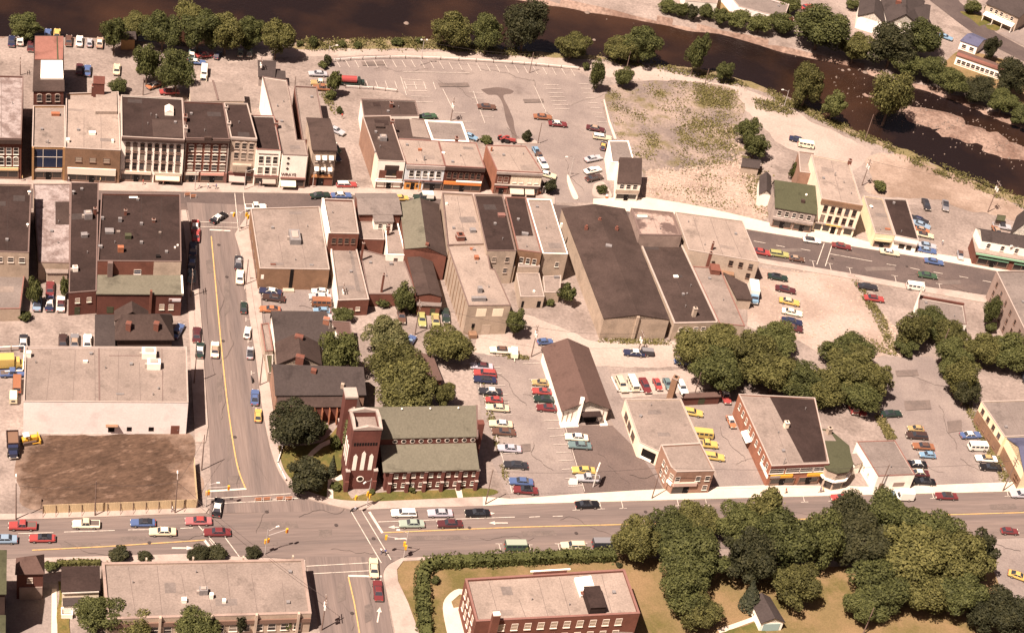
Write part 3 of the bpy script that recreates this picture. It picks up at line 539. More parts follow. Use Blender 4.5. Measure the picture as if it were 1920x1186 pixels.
def shop(b, i, u0=.03, u1=.97, hg=2.6, sign=None, text=None, tcol=None, sc=(.6, .5, .4), z=.26, doors=(.5,), base='framed', sh=.8):
    """street-level shop front: dark glazing with mullions, stall riser, door and a sign board"""
    a, v, L_, th = edge(b, i); w_ = L_*(u1-u0)
    o = wbox(b, i, u0, u1, z+.1, z+hg, .03, 'glass', 'shop_window')
    f = MB(); x0 = u0*L_; x1 = u1*L_; f.box(x0, -.14, z-.2, x1, -.035, z+.5); f.box(x0-.1, -.16, z-.2, x0+.15, -.035, z+hg); f.box(x1-.15, -.16, z-.2, x1+.1, -.035, z+hg)
    k = max(2, int(w_/2.2))
    for q in range(1, k): f.box(x0+w_*q/k-.06, -.12, z+.5, x0+w_*q/k+.06, -.035, z+hg)
    f.obj('frame', B_[base], o)
    for u in doors: door(b, i, u0+(u1-u0)*u, 1.2, 2.3, 'black', z, .19)
    if True:
        s = wbox(b, i, u0, u1, z+hg, z+hg+sh, .3, flat('sign board %.2f %.2f %.2f' % sc, sc, .7), 'sign', text=text, tcol=tcol)
    return o
def rbox(b, x, y, w_, d, h, m='metal', name='vent', z=None, rot=None):
    z = b.rz if z is None and hasattr(b, 'rz') else (z if z is not None else b.h); p = px(x, y, z); th = edge(b, 0)[3] if rot is None else rot
    mb = MB(); mb.box(-w_/2, -d/2, -.3, w_/2, d/2, h)
    if name == 'chimney': mb.box(-w_/2-.08, -d/2-.08, h-.25, w_/2+.08, d/2+.08, h-.05, 1); mb.box(-w_*.22, -d*.22, h, w_*.22, d*.22, h+.18, 2)
    elif name == 'skylight': mb.add([(-w_/2, -d/2, h+.001), (w_/2, -d/2, h+.001), (w_/2, d/2, h+.001), (-w_/2, d/2, h+.001), (0, -d/2, h+w_*.3), (0, d/2, h+w_*.3)], [(0, 1, 4), (1, 2, 5, 4), (2, 3, 5), (3, 0, 4, 5)], 1)
    elif name in ('air_conditioner',): mb.box(-w_*.3, -d*.3, h, w_*.3, d*.3, h+.25, 1); mb.box(-w_/2-.5, -.25, .1, -w_/2, .25, h*.6, 1)
    elif w_ > .7: mb.box(-w_*.53, -d*.53, h-.1, w_*.53, d*.53, h+.03, 0)
    o = mb.obj(name, [B_[m] if isinstance(m, str) else m, B_['coping'] if name != 'skylight' else B_['frame'], B_['black']], b.o, (p.x-b.c.x, p.y-b.c.y, z)); o.rotation_euler = (0, 0, th); return o
def rpipe(b, x, y, h=.9, r=.14, m='metal', cap=True):
    p = px(x, y, b.rz); mb = MB(); mb.tube((0, 0, -.1), (0, 0, h), r)
    if cap: mb.tube((0, 0, h), (0, 0, h+.22), r*1.9, r*.5)
    return mb.obj('vent_pipe', B_[m], b.o, (p.x-b.c.x, p.y-b.c.y, b.rz))
def patch(b, pts, m, name='roof_patch', dz=.02):
    P = ccw([px(x, y, b.rz+dz) for x, y in pts]); return MB().prism([Vector((p.x-b.c.x, p.y-b.c.y)) for p in P], b.rz-.05, b.rz+dz).obj(name, B_[m], b.o)
def cornice(b, i, z0, z1, d, m='coping', u0=0, u1=1): return wbox(b, i, u0, u1, z0, z1, d, m, 'cornice', din=-.02)
# ================================================================ buildings, north side of the main street
RW = 'row of shops along the main street'
b = flatb('shop_building', 'red brick arched-window shop at the left edge of the main street row', [(-70, 258), (40, 260), (44, 143), (-75, 140)], 12.2, 'brick', 'rweath', .4, 'copdark')
cornice(b, 0, 10.9, 12, .5, 'dark'); wins(b, 0, [7.6], 7, 1.1, 1.9, .1, .97, 'plain', 'white'); wins(b, 0, [4.3], 7, 1.1, 2.1, .1, .97, 'arch', 'white')
shop(b, 0, .05, .95, 2.6, sc=(.68, .5, .28), text='', z=.26)
b = flatb('shop_building', 'shop with a blue-curtained glass front between tan piers, beside the dark alley', [(60, 275), (122, 276), (122, 198), (62, 198)], 9.9, 'goldb', 'rtan', .5)
wbox(b, 0, .07, .93, 3.9, 9.2, .04, 'glassb', 'window'); wbox(b, 0, .33, .345, 3.9, 9.2, .1, 'frame', 'mullion'); wbox(b, 0, .74, .755, 3.9, 9.2, .1, 'frame', 'mullion'); wbox(b, 0, .07, .93, 6.9, 7.0, .11, 'frame', 'mullion')
wbox(b, 0, 0, .06, 0, 9.9, .5, 'goldb', 'pier'); wbox(b, 0, .94, 1, 0, 9.9, .5, 'goldb', 'pier'); shop(b, 0, .08, .92, 2.4, sc=(.5, .42, .36), z=.26)
rbox(b, 104, 216, 2.0, 1.0, .7, 'rust', 'vent'); rpipe(b, 90, 269)
b = flatb('rear_building', 'tall brick building with a red and dark roof and a white roof panel', [(61, 172), (121, 172), (119, 68), (65, 68)], 12.6, 'brickd', 'rbrown', 0)
patch(b, [(65, 111), (118, 111), (119, 68), (66, 68)], 'rred', 'roof', .3); o = patch(b, [(76, 146), (119, 146), (117, 113), (77, 113)], 'white', 'roof_panel', .5)
wins(b, 0, [9.6], 3, 1.1, 1.8, .05, .95, 'arch', 'frameg'); patch(b, [(107, 112), (110, 112), (108, 68), (106, 68)], 'rgreend', 'roof_strip', .34)
b = flatb('department_store', 'wide tan shop with a long white sign board and three upper windows', [(122, 277), (226, 282), (222, 172), (124, 175)], 10.2, 'brownb', 'rpale', .5)
wins(b, 0, [6.3], 3, 1.5, 1.3, .12, .88, 'plain', 'framed', 'blind'); shop(b, 0, .05, .93, 2.3, sc=(.74, .66, .56), sh=1.9, z=.26)
rbox(b, 173, 251, 1.6, 1.0, .6, 'white'); rbox(b, 127, 266, .8, .8, .9, 'white'); rbox(b, 211, 267, .6, .6, .8, 'white'); rbox(b, 185, 176, 2.8, 3.6, 4.2, 'brickd', 'lift_house'); rbox(b, 175, 178, 1.0, 1.4, 3.0, 'brickd', 'chimney')
patch(b, [(179, 209), (220, 209), (219, 172), (180, 172)], 'rpale', 'upper_roof', .9)
b = flatb('shop_building', 'tall white building with tall dark hooded windows and a dark roof with a skylight', [(228, 256), (346, 262), (342, 184), (227, 178)], 13.6, 'white', 'rdark', .35, 'coping')
cornice(b, 0, 12.75, 13.5, .7, 'dark'); wins(b, 0, [9.7, 6.9, 4.0], 8, 1.0, 2.05, .05, .97, 'hood', 'framed')
shop(b, 0, .02, .5, 2.4, sc=(.66, .56, .46)); shop(b, 0, .55, .98, 2.4, sc=(.5, .46, .38)); awning(b, 0, .57, .96, 2.7, 1.4, .7, flat('peach awning', (.58, .45, .33), .8))
rbox(b, 317, 211, 2.2, 3.0, 1.0, 'white', 'skylight'); rpipe(b, 293, 221); patch(b, [(287, 256), (343, 257), (341, 225), (285, 224)], 'rbrown', 'roof_patch', .02)
rbox(b, 347, 226, .8, 1.4, 1.6, 'brickd', 'chimney'); rbox(b, 348, 246, .8, 1.4, 1.4, 'coping', 'chimney')
b = flatb('shop_building', 'red brick building with five bays of white-capped windows and a dark gabled cornice', [(348, 259), (431, 261), (419, 193), (343, 190)], 13.5, 'brick', 'rdark', .35, 'copdark')
cornice(b, 0, 12.5, 13.3, .6, 'dark'); wbox(b, 0, .42, .58, 13.3, 14.2, .6, 'dark', 'gable'); wins(b, 0, [9.7, 6.8, 3.9], 5, 1.25, 1.75, .05, .97, 'hood', 'frame')
wbox(b, 0, .965, 1, 3.2, 12.4, .08, 'coping', 'quoins'); wbox(b, 0, 0, .03, 3.2, 12.4, .08, 'coping', 'quoins')
shop(b, 0, .03, .35, 2.2, sc=(.6, .52, .44)); shop(b, 0, .4, .93, 2.2, sc=(.62, .34, .28)); wbox(b, 0, .94, 1, .26, 3.2, .3, 'copred', 'pier')
b = flatb('shop_building', 'pale brick three-storey building with a bay window above a dark shop front', [(433, 257), (482, 260), (464, 194), (420, 193)], 13.9, 'stone', 'rdark', .35)
wins(b, 0, [10.6, 7.6], 3, 1.0, 1.75, .12, .95, 'hood', 'frameg', 'glass'); cornice(b, 0, 13.3, 13.9, .25)
a = wbox(b, 0, .15, .88, 3.9, 6.1, .9, 'stone', 'bay_window'); wbox(b, 0, .34, .68, 4.2, 5.8, .96, 'blind', 'window'); wbox(b, 0, .17, .3, 4.2, 5.8, .96, 'blind', 'window'); wbox(b, 0, .72, .86, 4.2, 5.8, .96, 'glass', 'window')
cornice(b, 0, 3.1, 3.5, .4, 'copred'); shop(b, 0, .04, .96, 2.3, sc=(.2, .08, .07), sh=.6, tcol=(.7, .65, .6)); awning(b, 0, .05, .66, 2.6, 1.8, 1.0, flat('grey pink awning', (.38, .28, .25), .8))
rbox(b, 424, 205, .8, .9, 1.0, 'coping', 'chimney'); rbox(b, 429, 236, .9, 1.2, 1.1, 'coping', 'chimney')
b = flatb('shop_building', 'bright white two-storey building with six tall windows and a dark roof', [(481, 280), (527, 282), (514, 217), (471, 216)], 11.2, 'white', 'rdark', .4, 'copred')
wins(b, 0, [7.1, 3.8], 3, 1.1, 2.1, .08, .95, 'plain', 'frame'); cornice(b, 0, 9.9, 10.05, .12, 'copdark', .1, .9); cornice(b, 0, 3.0, 3.4, .35, 'copred')
shop(b, 0, .05, .95, 2.4, sc=(.42, .3, .24), sh=.3); awning(b, 0, .35, .9, 2.5, 1.2, .8, flat('grey awning', (.32, .26, .22), .8)); rbox(b, 518, 235, .9, 1.2, 1.2, 'brick', 'chimney')
b = flatb('shop_building', 'long pale-roofed building with a blank white front lettered WRAYS and a mint awning', [(530, 290), (578, 292), (572, 262), (557, 262), (545, 183), (538, 150), (492, 143)], 10.3, 'white', 'rtan', .3, 'copdark')
a, v, L_, th = edge(b, 0)
lettering('WRAYS', 1.15, (.10, .03, .025), b.o, (a.x-b.c.x+v.x*.31+math.sin(th)*.1, a.y-b.c.y+v.y*.31-math.cos(th)*.1, 4.3), (math.pi/2, 0, th))
for z in (9.3, 7.7, 6.1):
    q = a+v*.24; o = MB().box(-.3, -.08, -.3, .3, .03, .3).obj('diamond', B_['dark'], b.o, (q.x-b.c.x, q.y-b.c.y, z)); o.rotation_euler = (0, .785, th)
wbox(b, 0, .97, 1.0, 3.4, 10, .12, 'coping', 'quoins'); cornice(b, 0, 3.0, 3.5, .4, 'copred'); shop(b, 0, .04, .96, 2.5, sc=(.1, .07, .06), sh=.3); awning(b, 0, .02, .62, 2.8, 1.6, 1.1, flat('mint awning', (.72, .70, .50), .8)); rpipe(b, 520, 200, .6)
b = flatb('rear_building', 'long low brown-roofed brick range behind the stone-fronted shop', [(567, 262), (612, 262), (594, 163), (552, 161)], 7.5, 'brick', 'rtan', .3, 'copdark')
b = gable('shop_building', 'stone-fronted shop with white window awnings and grey roof at the lane corner', [(585, 281), (633, 282), (619, 222), (574, 220)], 11.4, 12.2, 'x', 'stone', 'rbrown', .2, cat='building', t=.62)
cornice(b, 0, 10.9, 11.3, .3, 'dark'); wins(b, 0, [7.7, 4.2], 3, 1.1, 1.5, .1, .95, 'plain', 'frameg')
for z in (8.7, 5.2):
    for u in (.16, .44, .72): awning(b, 0, u, u+.18, z+.9, .9, .7, 'white')
shop(b, 0, .05, .95, .01, sc=(.5, .24, .1), z=2.9, sh=.7); wbox(b, 0, .02, .98, .26, 2.8, .06, 'brick', 'shop_front'); door(b, 0, .45, 1.8, 2.3, 'black', .26, .2)
b = flatb('rear_building', 'low flat pale-roofed annexe behind the red brick five-bay building', [(357, 191), (459, 191), (455, 160), (355, 151)], 4.5, 'cream', 'rtan', 0)
rbox(b, 404, 170, .4, 10, .3, 'copdark', 'roof_joint')
b = gable('shed', 'small grey-roofed shed in the gravel yard behind the shops', [(484, 144), (516, 145), (518, 114), (483, 113)], 3.2, 3.8, 'x', 'grey', 'rslate', .3)
b = flatb('shed', 'tiny white hut beside the grey shed in the gravel yard', [(513, 147), (536, 149), (535, 134), (513, 133)], 2.6, 'white', 'rslate', 0)
b = gable('shed', 'brown-roofed hut half hidden under the riverside trees', [(224, 74), (256, 74), (252, 60), (226, 60)], 3.6, 5, 'x', 'goldb', 'rslate', .4)
# ---- second block
b = flatb('shop_building', 'long dark-roofed building with a barn-shaped half-timbered front and pinkish side wall', [(709, 301), (760, 303), (732, 217), (680, 218)], 8.9, 'brickpale', 'rbrown', .3)
wbox(b, 0, 0, 1, .2, 8.7, .05, 'white', 'painted_front'); wbox(b, 3, .8, 1, .2, 8.7, .05, 'cream', 'painted_side'); wbox(b, 0, .1, .97, 3.6, 6.0, .12, 'brick', 'gambrel'); wbox(b, 0, .28, .8, 6.0, 7.6, .12, 'dark', 'gambrel'); wbox(b, 0, .36, .72, 4.3, 6.3, .2, 'glass', 'window'); wbox(b, 0, .34, .74, 4.05, 4.3, .3, 'frame', 'sill')
cornice(b, 0, 2.5, 2.8, .5, 'white'); shop(b, 0, .05, .97, 2.1, sc=(.62, .5, .46), sh=.9); rbox(b, 712, 238, 2.3, 1.6, .6, 'rbrown', 'roof_hatch'); rbox(b, 718, 262, 1.8, 1.6, 1.2, 'metal', 'air_conditioner'); rbox(b, 735, 232, .9, .9, 1.2, 'brick', 'chimney'); rpipe(b, 703, 287, .6)
b = flatb('rear_building', 'dark-roofed white-sided rear building beside the upper parking lot', [(682, 217), (786, 217), (779, 189), (677, 185)], 6.5, 'white', 'rbrown', .2, 'copdark')
rbox(b, 733, 201, .8, .8, 1.6, 'brick', 'chimney')
b = flatb('rear_building', 'low brown roof with a tan patch behind the pale blue shop', [(747, 260), (808, 262), (795, 224), (734, 217)], 5.6, 'tan', 'rbrown', .15, 'copdark')
patch(b, [(774, 256), (805, 259), (794, 225), (767, 221)], 'rtan')
b = flatb('rear_building', 'grey-roofed annexe edged with a white parapet beside the upper parking lot', [(810, 263), (880, 266), (867, 229), (796, 225)], 5.6, 'white', 'rgrey', .3, 'white', .5)
b = flatb('shop_building', 'pale blue and white two-storey shop with an orange doorway front', [(762, 308), (835, 311), (822, 264), (745, 260)], 8.1, 'blue', 'rpale', .12, 'copred')
wins(b, 0, [4.4], 5, 1.1, 1.9, .08, .95, 'plain', 'frame', 'glass'); wbox(b, 0, 0, 1, 6.9, 7.9, .25, 'grey', 'cornice'); cornice(b, 0, 3.0, 3.3, .3, 'copred'); wbox(b, 0, .02, .46, .2, 2.5, .1, flat('orange shop front', (.52, .24, .06), .7), 'shop_front')
o = wbox(b, 0, .08, .16, 1.0, 1.9, .15, 'glass', 'shop_window'); wbox(b, 0, .33, .41, 1.0, 1.9, .15, 'glass', 'shop_window'); door(b, 0, .24, 1, 2.1, 'black', .26, .16); shop(b, 0, .52, .98, 2.3, sc=(.1, .09, .1), sh=.5)
rbox(b, 787, 282, .9, .6, .5, 'rust'); rbox(b, 795, 301, .3, .3, 1.4, 'metal', 'pipe'); rbox(b, 831, 288, .8, .6, .4, 'white')
b = flatb('shop_building', 'dark red brick shop with six upper windows and an orange and white sign', [(835, 311), (910, 315), (893, 268), (822, 264)], 8.1, 'brickd', 'rpale', .12, 'copred')
wins(b, 0, [4.4], 6, .9, 1.6, .06, .94, 'arch', 'framed', 'glass'); cornice(b, 0, 7.0, 7.9, .4, 'dark'); shop(b, 0, .03, .97, 2.2, sc=(.60, .20, .05), sh=.9); wbox(b, 0, .33, .97, 3.35, 3.75, .36, 'white', 'sign'); rbox(b, 856, 262, .8, 1.2, .8, 'brick', 'chimney')
b = flatb('shop_building', 'half red brick half cream corner shop with pale roof beside the car park entrance', [(932, 320), (1018, 324), (986, 274), (911, 272)], 7.6, 'bricko', 'rpale', .12, 'copred')
wbox(b, 0, .33, 1, 3.2, 6.6, .04, 'cream', 'painted_front'); wbox(b, 0, 0, .33, .3, 7, .04, 'brick', 'brick_front'); cornice(b, 0, 6.7, 7.4, .35, 'grey'); wins(b, 0, [4.1], 0, 1.1, 1.7, us=[.1, .23], fm='frameg', gm='blind'); wins(b, 0, [4.1], 0, 1.0, 1.8, us=[.42, .57, .75, .9], fm='frame')
cornice(b, 0, 3.2, 3.5, .45, 'coping'); shop(b, 0, .03, .3, 2.2, sc=(.32, .09, .07)); shop(b, 0, .34, .97, 2.3, sc=(.16, .13, .12), sh=.6); awning(b, 0, .35, .65, 2.5, 1.5, 1.0, flat('beige awning', (.5, .4, .32), .8)); awning(b, 0, .68, .88, 2.5, 1.5, 1.0, MATS['beige awning']); rbox(b, 921, 283, .4, .4, 1.2, 'rust', 'pipe')
b = flatb('rear_building', 'low grey-roofed shop beside the vacant ground with a bright white side wall', [(1147, 304), (1190, 306), (1178, 264), (1141, 264)], 6.0, 'white', 'rgrey', .3, 'white')
b = gable('shop_building', 'small white two-storey shop with grey pitched roof beside the rubble ground', [(1157, 343), (1203, 345), (1201, 306), (1159, 305)], 5.9, 8.0, 'x', 'white', 'rbrown', .15, cat='building', t=.95)
wins(b, 0, [4.0], 3, 1.1, 1.4, .08, .92, 'plain', 'frame'); wbox(b, 0, 0, 1, 2.8, 3.8, .35, 'stone', 'sign'); shop(b, 0, .05, .95, 2.2, sc=(.62, .56, .5), sh=.3, base='frame')
b = gable('house', 'dilapidated grey hut under a tree at the edge of the vacant ground', [(1389, 312), (1424, 316), (1427, 300), (1392, 296)], 2.6, 3.6, 'x', 'stone', 'rslate', .2)
b = gable('house', 'narrow white-gabled lean-to left of the green-roofed shop', [(1423, 364), (1447, 366), (1446, 330), (1424, 330)], 4.0, 5.6, 'y', 'white', 'rslate', .2)
b = gable('shop_building', 'green-roofed two-storey shop joined to the tall cream building', [(1453, 389), (1532, 402), (1534, 356), (1447, 344)], 6.6, 9.0, 'x', 'grey', 'rgreend', .25, cat='building', t=.85)
wins(b, 0, [4.2], 5, 1.0, 1.5, .04, .95, 'plain', 'frame'); wbox(b, 0, 0, 1, 3.0, 3.7, .5, 'grey', 'sign'); shop(b, 0, .04, .5, 2.3, sc=(.4, .36, .34), sh=.3); shop(b, 0, .55, .97, 2.3, sc=(.6, .5, .4), sh=.3)
p = px(1505, 379, 7.4); MB().box(-.5, -.4, -.6, .5, .4, .8).obj('dormer', B_['dark'], b.o, (p.x-b.c.x, p.y-b.c.y, 7.4)); MB().sphere((0, 0, 0), .35).obj('vent', B_['white'], b.o, tuple(px(1512, 365, 8.2)-b.c))
b = flatb('shop_building', 'tall cream three-storey building with ten windows and a red-brown cornice', [(1541, 372), (1618, 385), (1592, 303), (1521, 290)], 10.9, 'cream', 'rpale', .25)
cornice(b, 0, 9.5, 10.8, .3, 'brownb'); wins(b, 0, [7.0, 3.9], 5, 1.0, 1.9, .07, .95, 'plain', 'framed', 'glass'); cornice(b, 0, 3.1, 3.45, .45, 'coping'); wbox(b, 0, .28, .66, 3.12, 3.42, .5, flat('orange sign strip', (.7, .42, .06), .7), 'sign')
for u0, u1 in ((.04, .2), (.24, .4), (.76, .95)): wbox(b, 0, u0, u1, .9, 2.6, .08, 'glass', 'shop_window')
door(b, 0, .5, 1.3, 2.4, 'black'); door(b, 0, .66, 1.0, 2.3, 'framed'); rbox(b, 1592, 308, .9, .9, 1.6, 'brick', 'chimney'); rpipe(b, 1565, 330, 1.2, .1)
b = flatb('rear_building', 'narrow brick wing behind the tall cream building', [(1500, 322), (1524, 325), (1528, 287), (1497, 283)], 8.0, 'brickpale', 'rtan', .3)
b = flatb('shop_building', 'low tan-roofed shop with a yellow side wall beside the tall cream building', [(1641, 437), (1678, 441), (1656, 372), (1619, 366)], 4.6, 'yellow', 'rtan', .3)
shop(b, 0, .1, .92, 2.0, sc=(.70, .58, .36), sh=.8); rpipe(b, 1633, 389, .5, .3, 'white'); rbox(b, 1664, 430, 1.4, .6, .3, 'rust')
b = flatb('shop_building', 'low white-fronted shop with a dark roof beside parked cars on the gravel', [(1679, 441), (1723, 450), (1700, 374), (1656, 372)], 4.6, 'white', 'rdark', .2)
wbox(b, 0, .28, .52, .8, 2.2, .06, 'glass', 'shop_window'); wbox(b, 0, .6, .82, .8, 2.2, .06, 'glass', 'shop_window'); cornice(b, 0, 2.7, 3.2, .5, 'coping')
b = flatb('shop_building', 'white building with green eaves above a red shop front at the right edge', [(1829, 473), (1960, 496), (1950, 462), (1822, 441)], 4.2, 'brick', 'rpale', 0)
o = b; shop(b, 0, .06, .5, 2.4, sc=(.15, .3, .2), sh=.35, z=.26); shop(b, 0, .58, .95, 2.4, sc=(.15, .3, .2), sh=.35, z=.26); wbox(b, 0, 0, 1, 3.75, 4.15, .6, flat('green eaves', (.2, .36, .24), .8), 'eaves')
P_ = [px(x, y, 4.3) for x, y in ((1835, 466), (1960, 488), (1952, 462), (1824, 442))]; Pm = [Vector((p.x-b.c.x, p.y-b.c.y, 0)) for p in P_]
MB().prism([Vector((p.x, p.y)) for p in Pm], 4.25, 7.0).obj('upper_storey', B_['white'], b.o)
A, B2, C, D = [Vector((p.x, p.y, 7.0)) for p in Pm]; R0 = A.lerp(D, .5); R1 = B2.lerp(C, .5); R0.z = R1.z = 8.6; mb = MB(); mb.add(*slab([A, B2, R1, R0])); mb.add(*slab([C, D, R0, R1])); mb.obj('roof', B_['rslate'], b.o); MB().add([A, D, R0-Vector((0, 0, .2))], [(0, 1, 2), (2, 1, 0)]).obj('gable_wall', B_['white'], b.o)
th = math.atan2(B2.y-A.y, B2.x-A.x); pm, fm = window_meshes(.9, 1.3, 'arch', 'frame', 'glass')
for u in (.12, .33, .54, .75, .93):
    q = A.lerp(B2, u); o = new_obj('window', pm, b.o, (q.x, q.y, 5.0)); o.rotation_euler = (0, 0, th); new_obj('frame', fm, o)
b = gable('barn', 'tall bright white barn-like building with a steep gable at the right edge', [(1893, 440), (1950, 452), (1962, 415), (1906, 405)], 6.0, 13.5, 'y', 'white', 'rslate', .2, cat='building')
b = gable('shed', 'small green shed beside the white gabled barn', [(1868, 412), (1884, 414), (1886, 404), (1870, 402)], 2.4, 3.0, 'x', 'dark', 'rgreend', .1)
# ================================================================ south side of the main street
b = flatb('shop_building', 'dark-roofed building at the left edge south of the main street', [(-70, 470), (54, 473), (59, 346), (-70, 344)], 10.5, 'tan', 'rdark', .35, 'copdark')
wins(b, 0, [7.6], 4, 1.2, 1.3, .3, .98, 'plain', 'frame', 'glass'); rpipe(b, 55, 364, .8, .25, 'white'); rpipe(b, 52, 424, .6, .2, 'white')
b = gable('lean_to', 'dark-roofed lean-to behind the dark-roofed building at the left edge', [(-70, 500), (52, 500), (52, 488), (-70, 488)], 5.0, 6.0, 'x', 'dark', 'rdark', .2, t=.9, cat='extension')
b = flatb('outbuilding', 'flat grey-roofed outbuilding with a red parapet at the left edge', [(-60, 580), (38, 578), (46, 515), (-60, 515)], 3.6, 'tan', 'rgrey', .3, 'copred')
b = flatb('shop_building', 'narrow building with a patchy silver weathered roof', [(72, 492), (131, 493), (132, 345), (62, 345)], 5.2, 'tan', 'rweath', .12, 'copdark')
patch(b, [(104, 421), (132, 421), (132, 378), (104, 378)], 'rbrown')
b = flatb('extension', 'pale plank-roofed extension behind the silver-roofed building', [(87, 513), (128, 513), (128, 499), (82, 499)], 3.2, 'stone', 'rtan', 0)
b = flatb('shop_building', 'long narrow dark-roofed brick building reaching to the rear parking spaces', [(129, 549), (181, 545), (185, 343), (133, 342)], 6.6, 'brickd', 'rdark', .12, 'copdark')
wins(b, 0, [3.6], 0, .9, 1.2, us=[.32, .74], fm='frame', gm='blind'); door(b, 0, .32, 1.2, 2.2, 'rgreend'); rbox(b, 165, 408, 1.8, 1.8, 1.6, 'metal', 'air_conditioner'); rbox(b, 178, 402, .6, .6, 2.0, 'brick', 'chimney'); rbox(b, 141, 507, 1.1, 1.1, 1.2, 'white', 'air_conditioner'); rbox(b, 158, 443, 1.4, 1.2, .8, 'metal', 'vent'); rpipe(b, 138, 364, .9, .25)
b = flatb('shop_building', 'big square dark-roofed building covered in vents at the corner of the cross street', [(183, 489), (340, 490), (338, 364), (190, 362)], 10.5, 'brick', 'rdark', .4, 'copdark')
wins(b, 0, [6.8], 0, 1.5, 1.2, us=[.48], fm='frame', gm='glassb'); wbox(b, 0, .12, .18, 4, 10.5, .9, 'copdark', 'fire_escape'); wbox(b, 0, .67, 1, 4.5, 10.3, .03, 'stone', 'rendered_wall')
for x, y, w_, h_, m_, nm in [(192, 411, .7, .7, 'metal', 'vent'), (235, 403, .6, 1.6, 'brick', 'chimney'), (225, 415, .8, 1.0, 'metal', 'vent'), (265, 421, .7, .6, 'metal', 'vent'), (288, 416, .7, .9, 'brick', 'chimney'), (205, 435, 1.9, .6, 'metal', 'vent'), (222, 435, .8, .3, 'rtan', 'vent'), (240, 446, 1.4, 1.0, 'rgreend', 'vent'), (300, 437, .6, .4, 'rtan', 'vent'), (188, 464, .9, .6, 'metal', 'vent'), (226, 471, 1.3, 1.4, 'rust', 'vent'), (265, 456, .7, .6, 'metal', 'vent'), (296, 482, .9, .5, 'black', 'vent'), (333, 461, .4, .4, 'white', 'vent'), (328, 465, .4, .4, 'white', 'vent')]: rbox(b, x, y, w_, w_*.8, h_, m_, nm)
patch(b, [(242, 371), (258, 371), (258, 368), (242, 368)], 'white')
b = flatb('shop_building', 'low brick building with a pale green roof and a small red and white sign', [(180, 552), (343, 553), (341, 517), (183, 516)], 6.3, 'brickd', 'rgreen', 0)
wins(b, 0, [1.9], 0, 1.0, 1.4, us=[.77, .88], fm='frame', gm='blind'); wbox(b, 0, .12, .2, .8, 2.6, .05, 'rgreend', 'door'); wbox(b, 0, .85, .99, 4.3, 5.1, .12, flat('sign white', (.62, .58, .6), .7), 'sign'); wbox(b, 0, .853, .885, 4.4, 5.0, .15, 'copred', 'sign'); wbox(b, 0, .62, .645, 0, 7.6, .6, 'brick', 'chimney'); wbox(b, 1, 0, 1, 5.9, 6.7, .35, 'white', 'fascia')
b = gable('house', 'hip-roofed brown house with two brick chimneys behind the big white-walled building', [(215, 637), (327, 637), (322, 590), (216, 590)], 5.2, 9.0, 'x', 'dark', 'rbrown', .5, hip=.25)
for x in (241, 293):
    p = px(x, 618, 6.5); MB().box(-.55, -.5, -1.5, .55, .5, 2.2).box(-.62, -.57, 1.9, .62, .57, 2.1, 1).obj('chimney', [B_['brick'], B_['copred']], b.o, (p.x-b.c.x, p.y-b.c.y, 6.5))
b = gable('house', 'brown gabled house behind the hip-roofed house with two chimneys', [(214, 602), (281, 602), (278, 582), (214, 582)], 5.6, 8.4, 'y', 'dark', 'rbrown', .3)
b = gable('extension', 'plain dark-roofed wing left of the house with two chimneys', [(177, 649), (216, 649), (214, 589), (178, 589)], 4.4, 5.2, 'x', 'dark', 'rslate', .3, cat='house wing')
b = gable('extension', 'small dark-roofed wing right of the house with two chimneys', [(281, 604), (325, 604), (321, 588), (280, 588)], 4.0, 4.8, 'x', 'dark', 'rslate', .3, cat='house wing')
b = flatb('warehouse', 'large flat-roofed building with a long white blank side wall beside the dug soil', [(44, 752), (353, 754), (350, 650), (48, 649)], 9.1, 'block', 'rtan', .3, 'coping')
wbox(b, 0, .515, .555, .6, 2.4, .05, 'black', 'opening'); wbox(b, 0, .63, .66, .9, 2.0, .05, 'black', 'window'); wbox(b, 0, .765, .797, .9, 2.0, .05, 'black', 'window'); door(b, 0, .93, 1.8, 2.4, 'brick', .05); wbox(b, 0, .5, .575, 2.6, 2.75, .8, 'brownb', 'canopy')
wbox(b, 1, 0, 1, 0, 9.0, .04, 'grey', 'front')
rbox(b, 279, 667, 3.0, 2.2, 1.6, 'white', 'air_conditioner'); rbox(b, 288, 688, 2.8, 1.9, 1.7, 'white', 'air_conditioner'); rbox(b, 160, 679, .9, .5, .5, 'white'); rbox(b, 54, 668, .9, .9, 1.3, 'white'); rbox(b, 225, 739, 1.5, .3, .2, 'metal'); rpipe(b, 297, 729, .4)
for pp in ([(185, 753), (188, 753), (187, 650), (184, 650)], [(305, 753), (306, 753), (304, 652), (303, 652)], [(204, 667), (300, 667), (300, 665.5), (204, 665.5)]): patch(b, pp, 'copdark', 'roof_seam', .03)
# ---- corner block east of the cross street
b = flatb('store', 'flat-roofed corner store with a large rooftop cooling unit beside the cross street', [(487, 503), (618, 505), (599, 387), (470, 391)], 6.3, 'brownb', 'rtan', .25, 'coping')
wbox(b, 0, .44, .49, .1, 6.1, .06, 'black', 'window'); wbox(b, 0, .03, .07, 3.2, 4.4, .06, 'white', 'sign'); wbox(b, 0, .36, .52, 0, .5, 1.2, 'stone', 'step'); rbox(b, 552, 449, 2.6, 4.4, 1.5, 'metal', 'air_conditioner'); rbox(b, 512, 496, 1.2, .4, .2, 'brick'); rbox(b, 584, 497, .9, .4, .2, 'metal')
wins(b, 3, [1.0], 5, 2.2, 1.8, .1, .9, 'plain', 'framed')
b = flatb('shop_building', 'taller stained-roof shop behind a thick white party wall', [(616, 437), (673, 438), (663, 374), (604, 372)], 9.6, 'brick', 'rtan', .5, 'coping', .3)
wbox(b, 3, 0, 1, 9.5, 9.75, .1, 'white', 'party_wall_cap', din=.45)
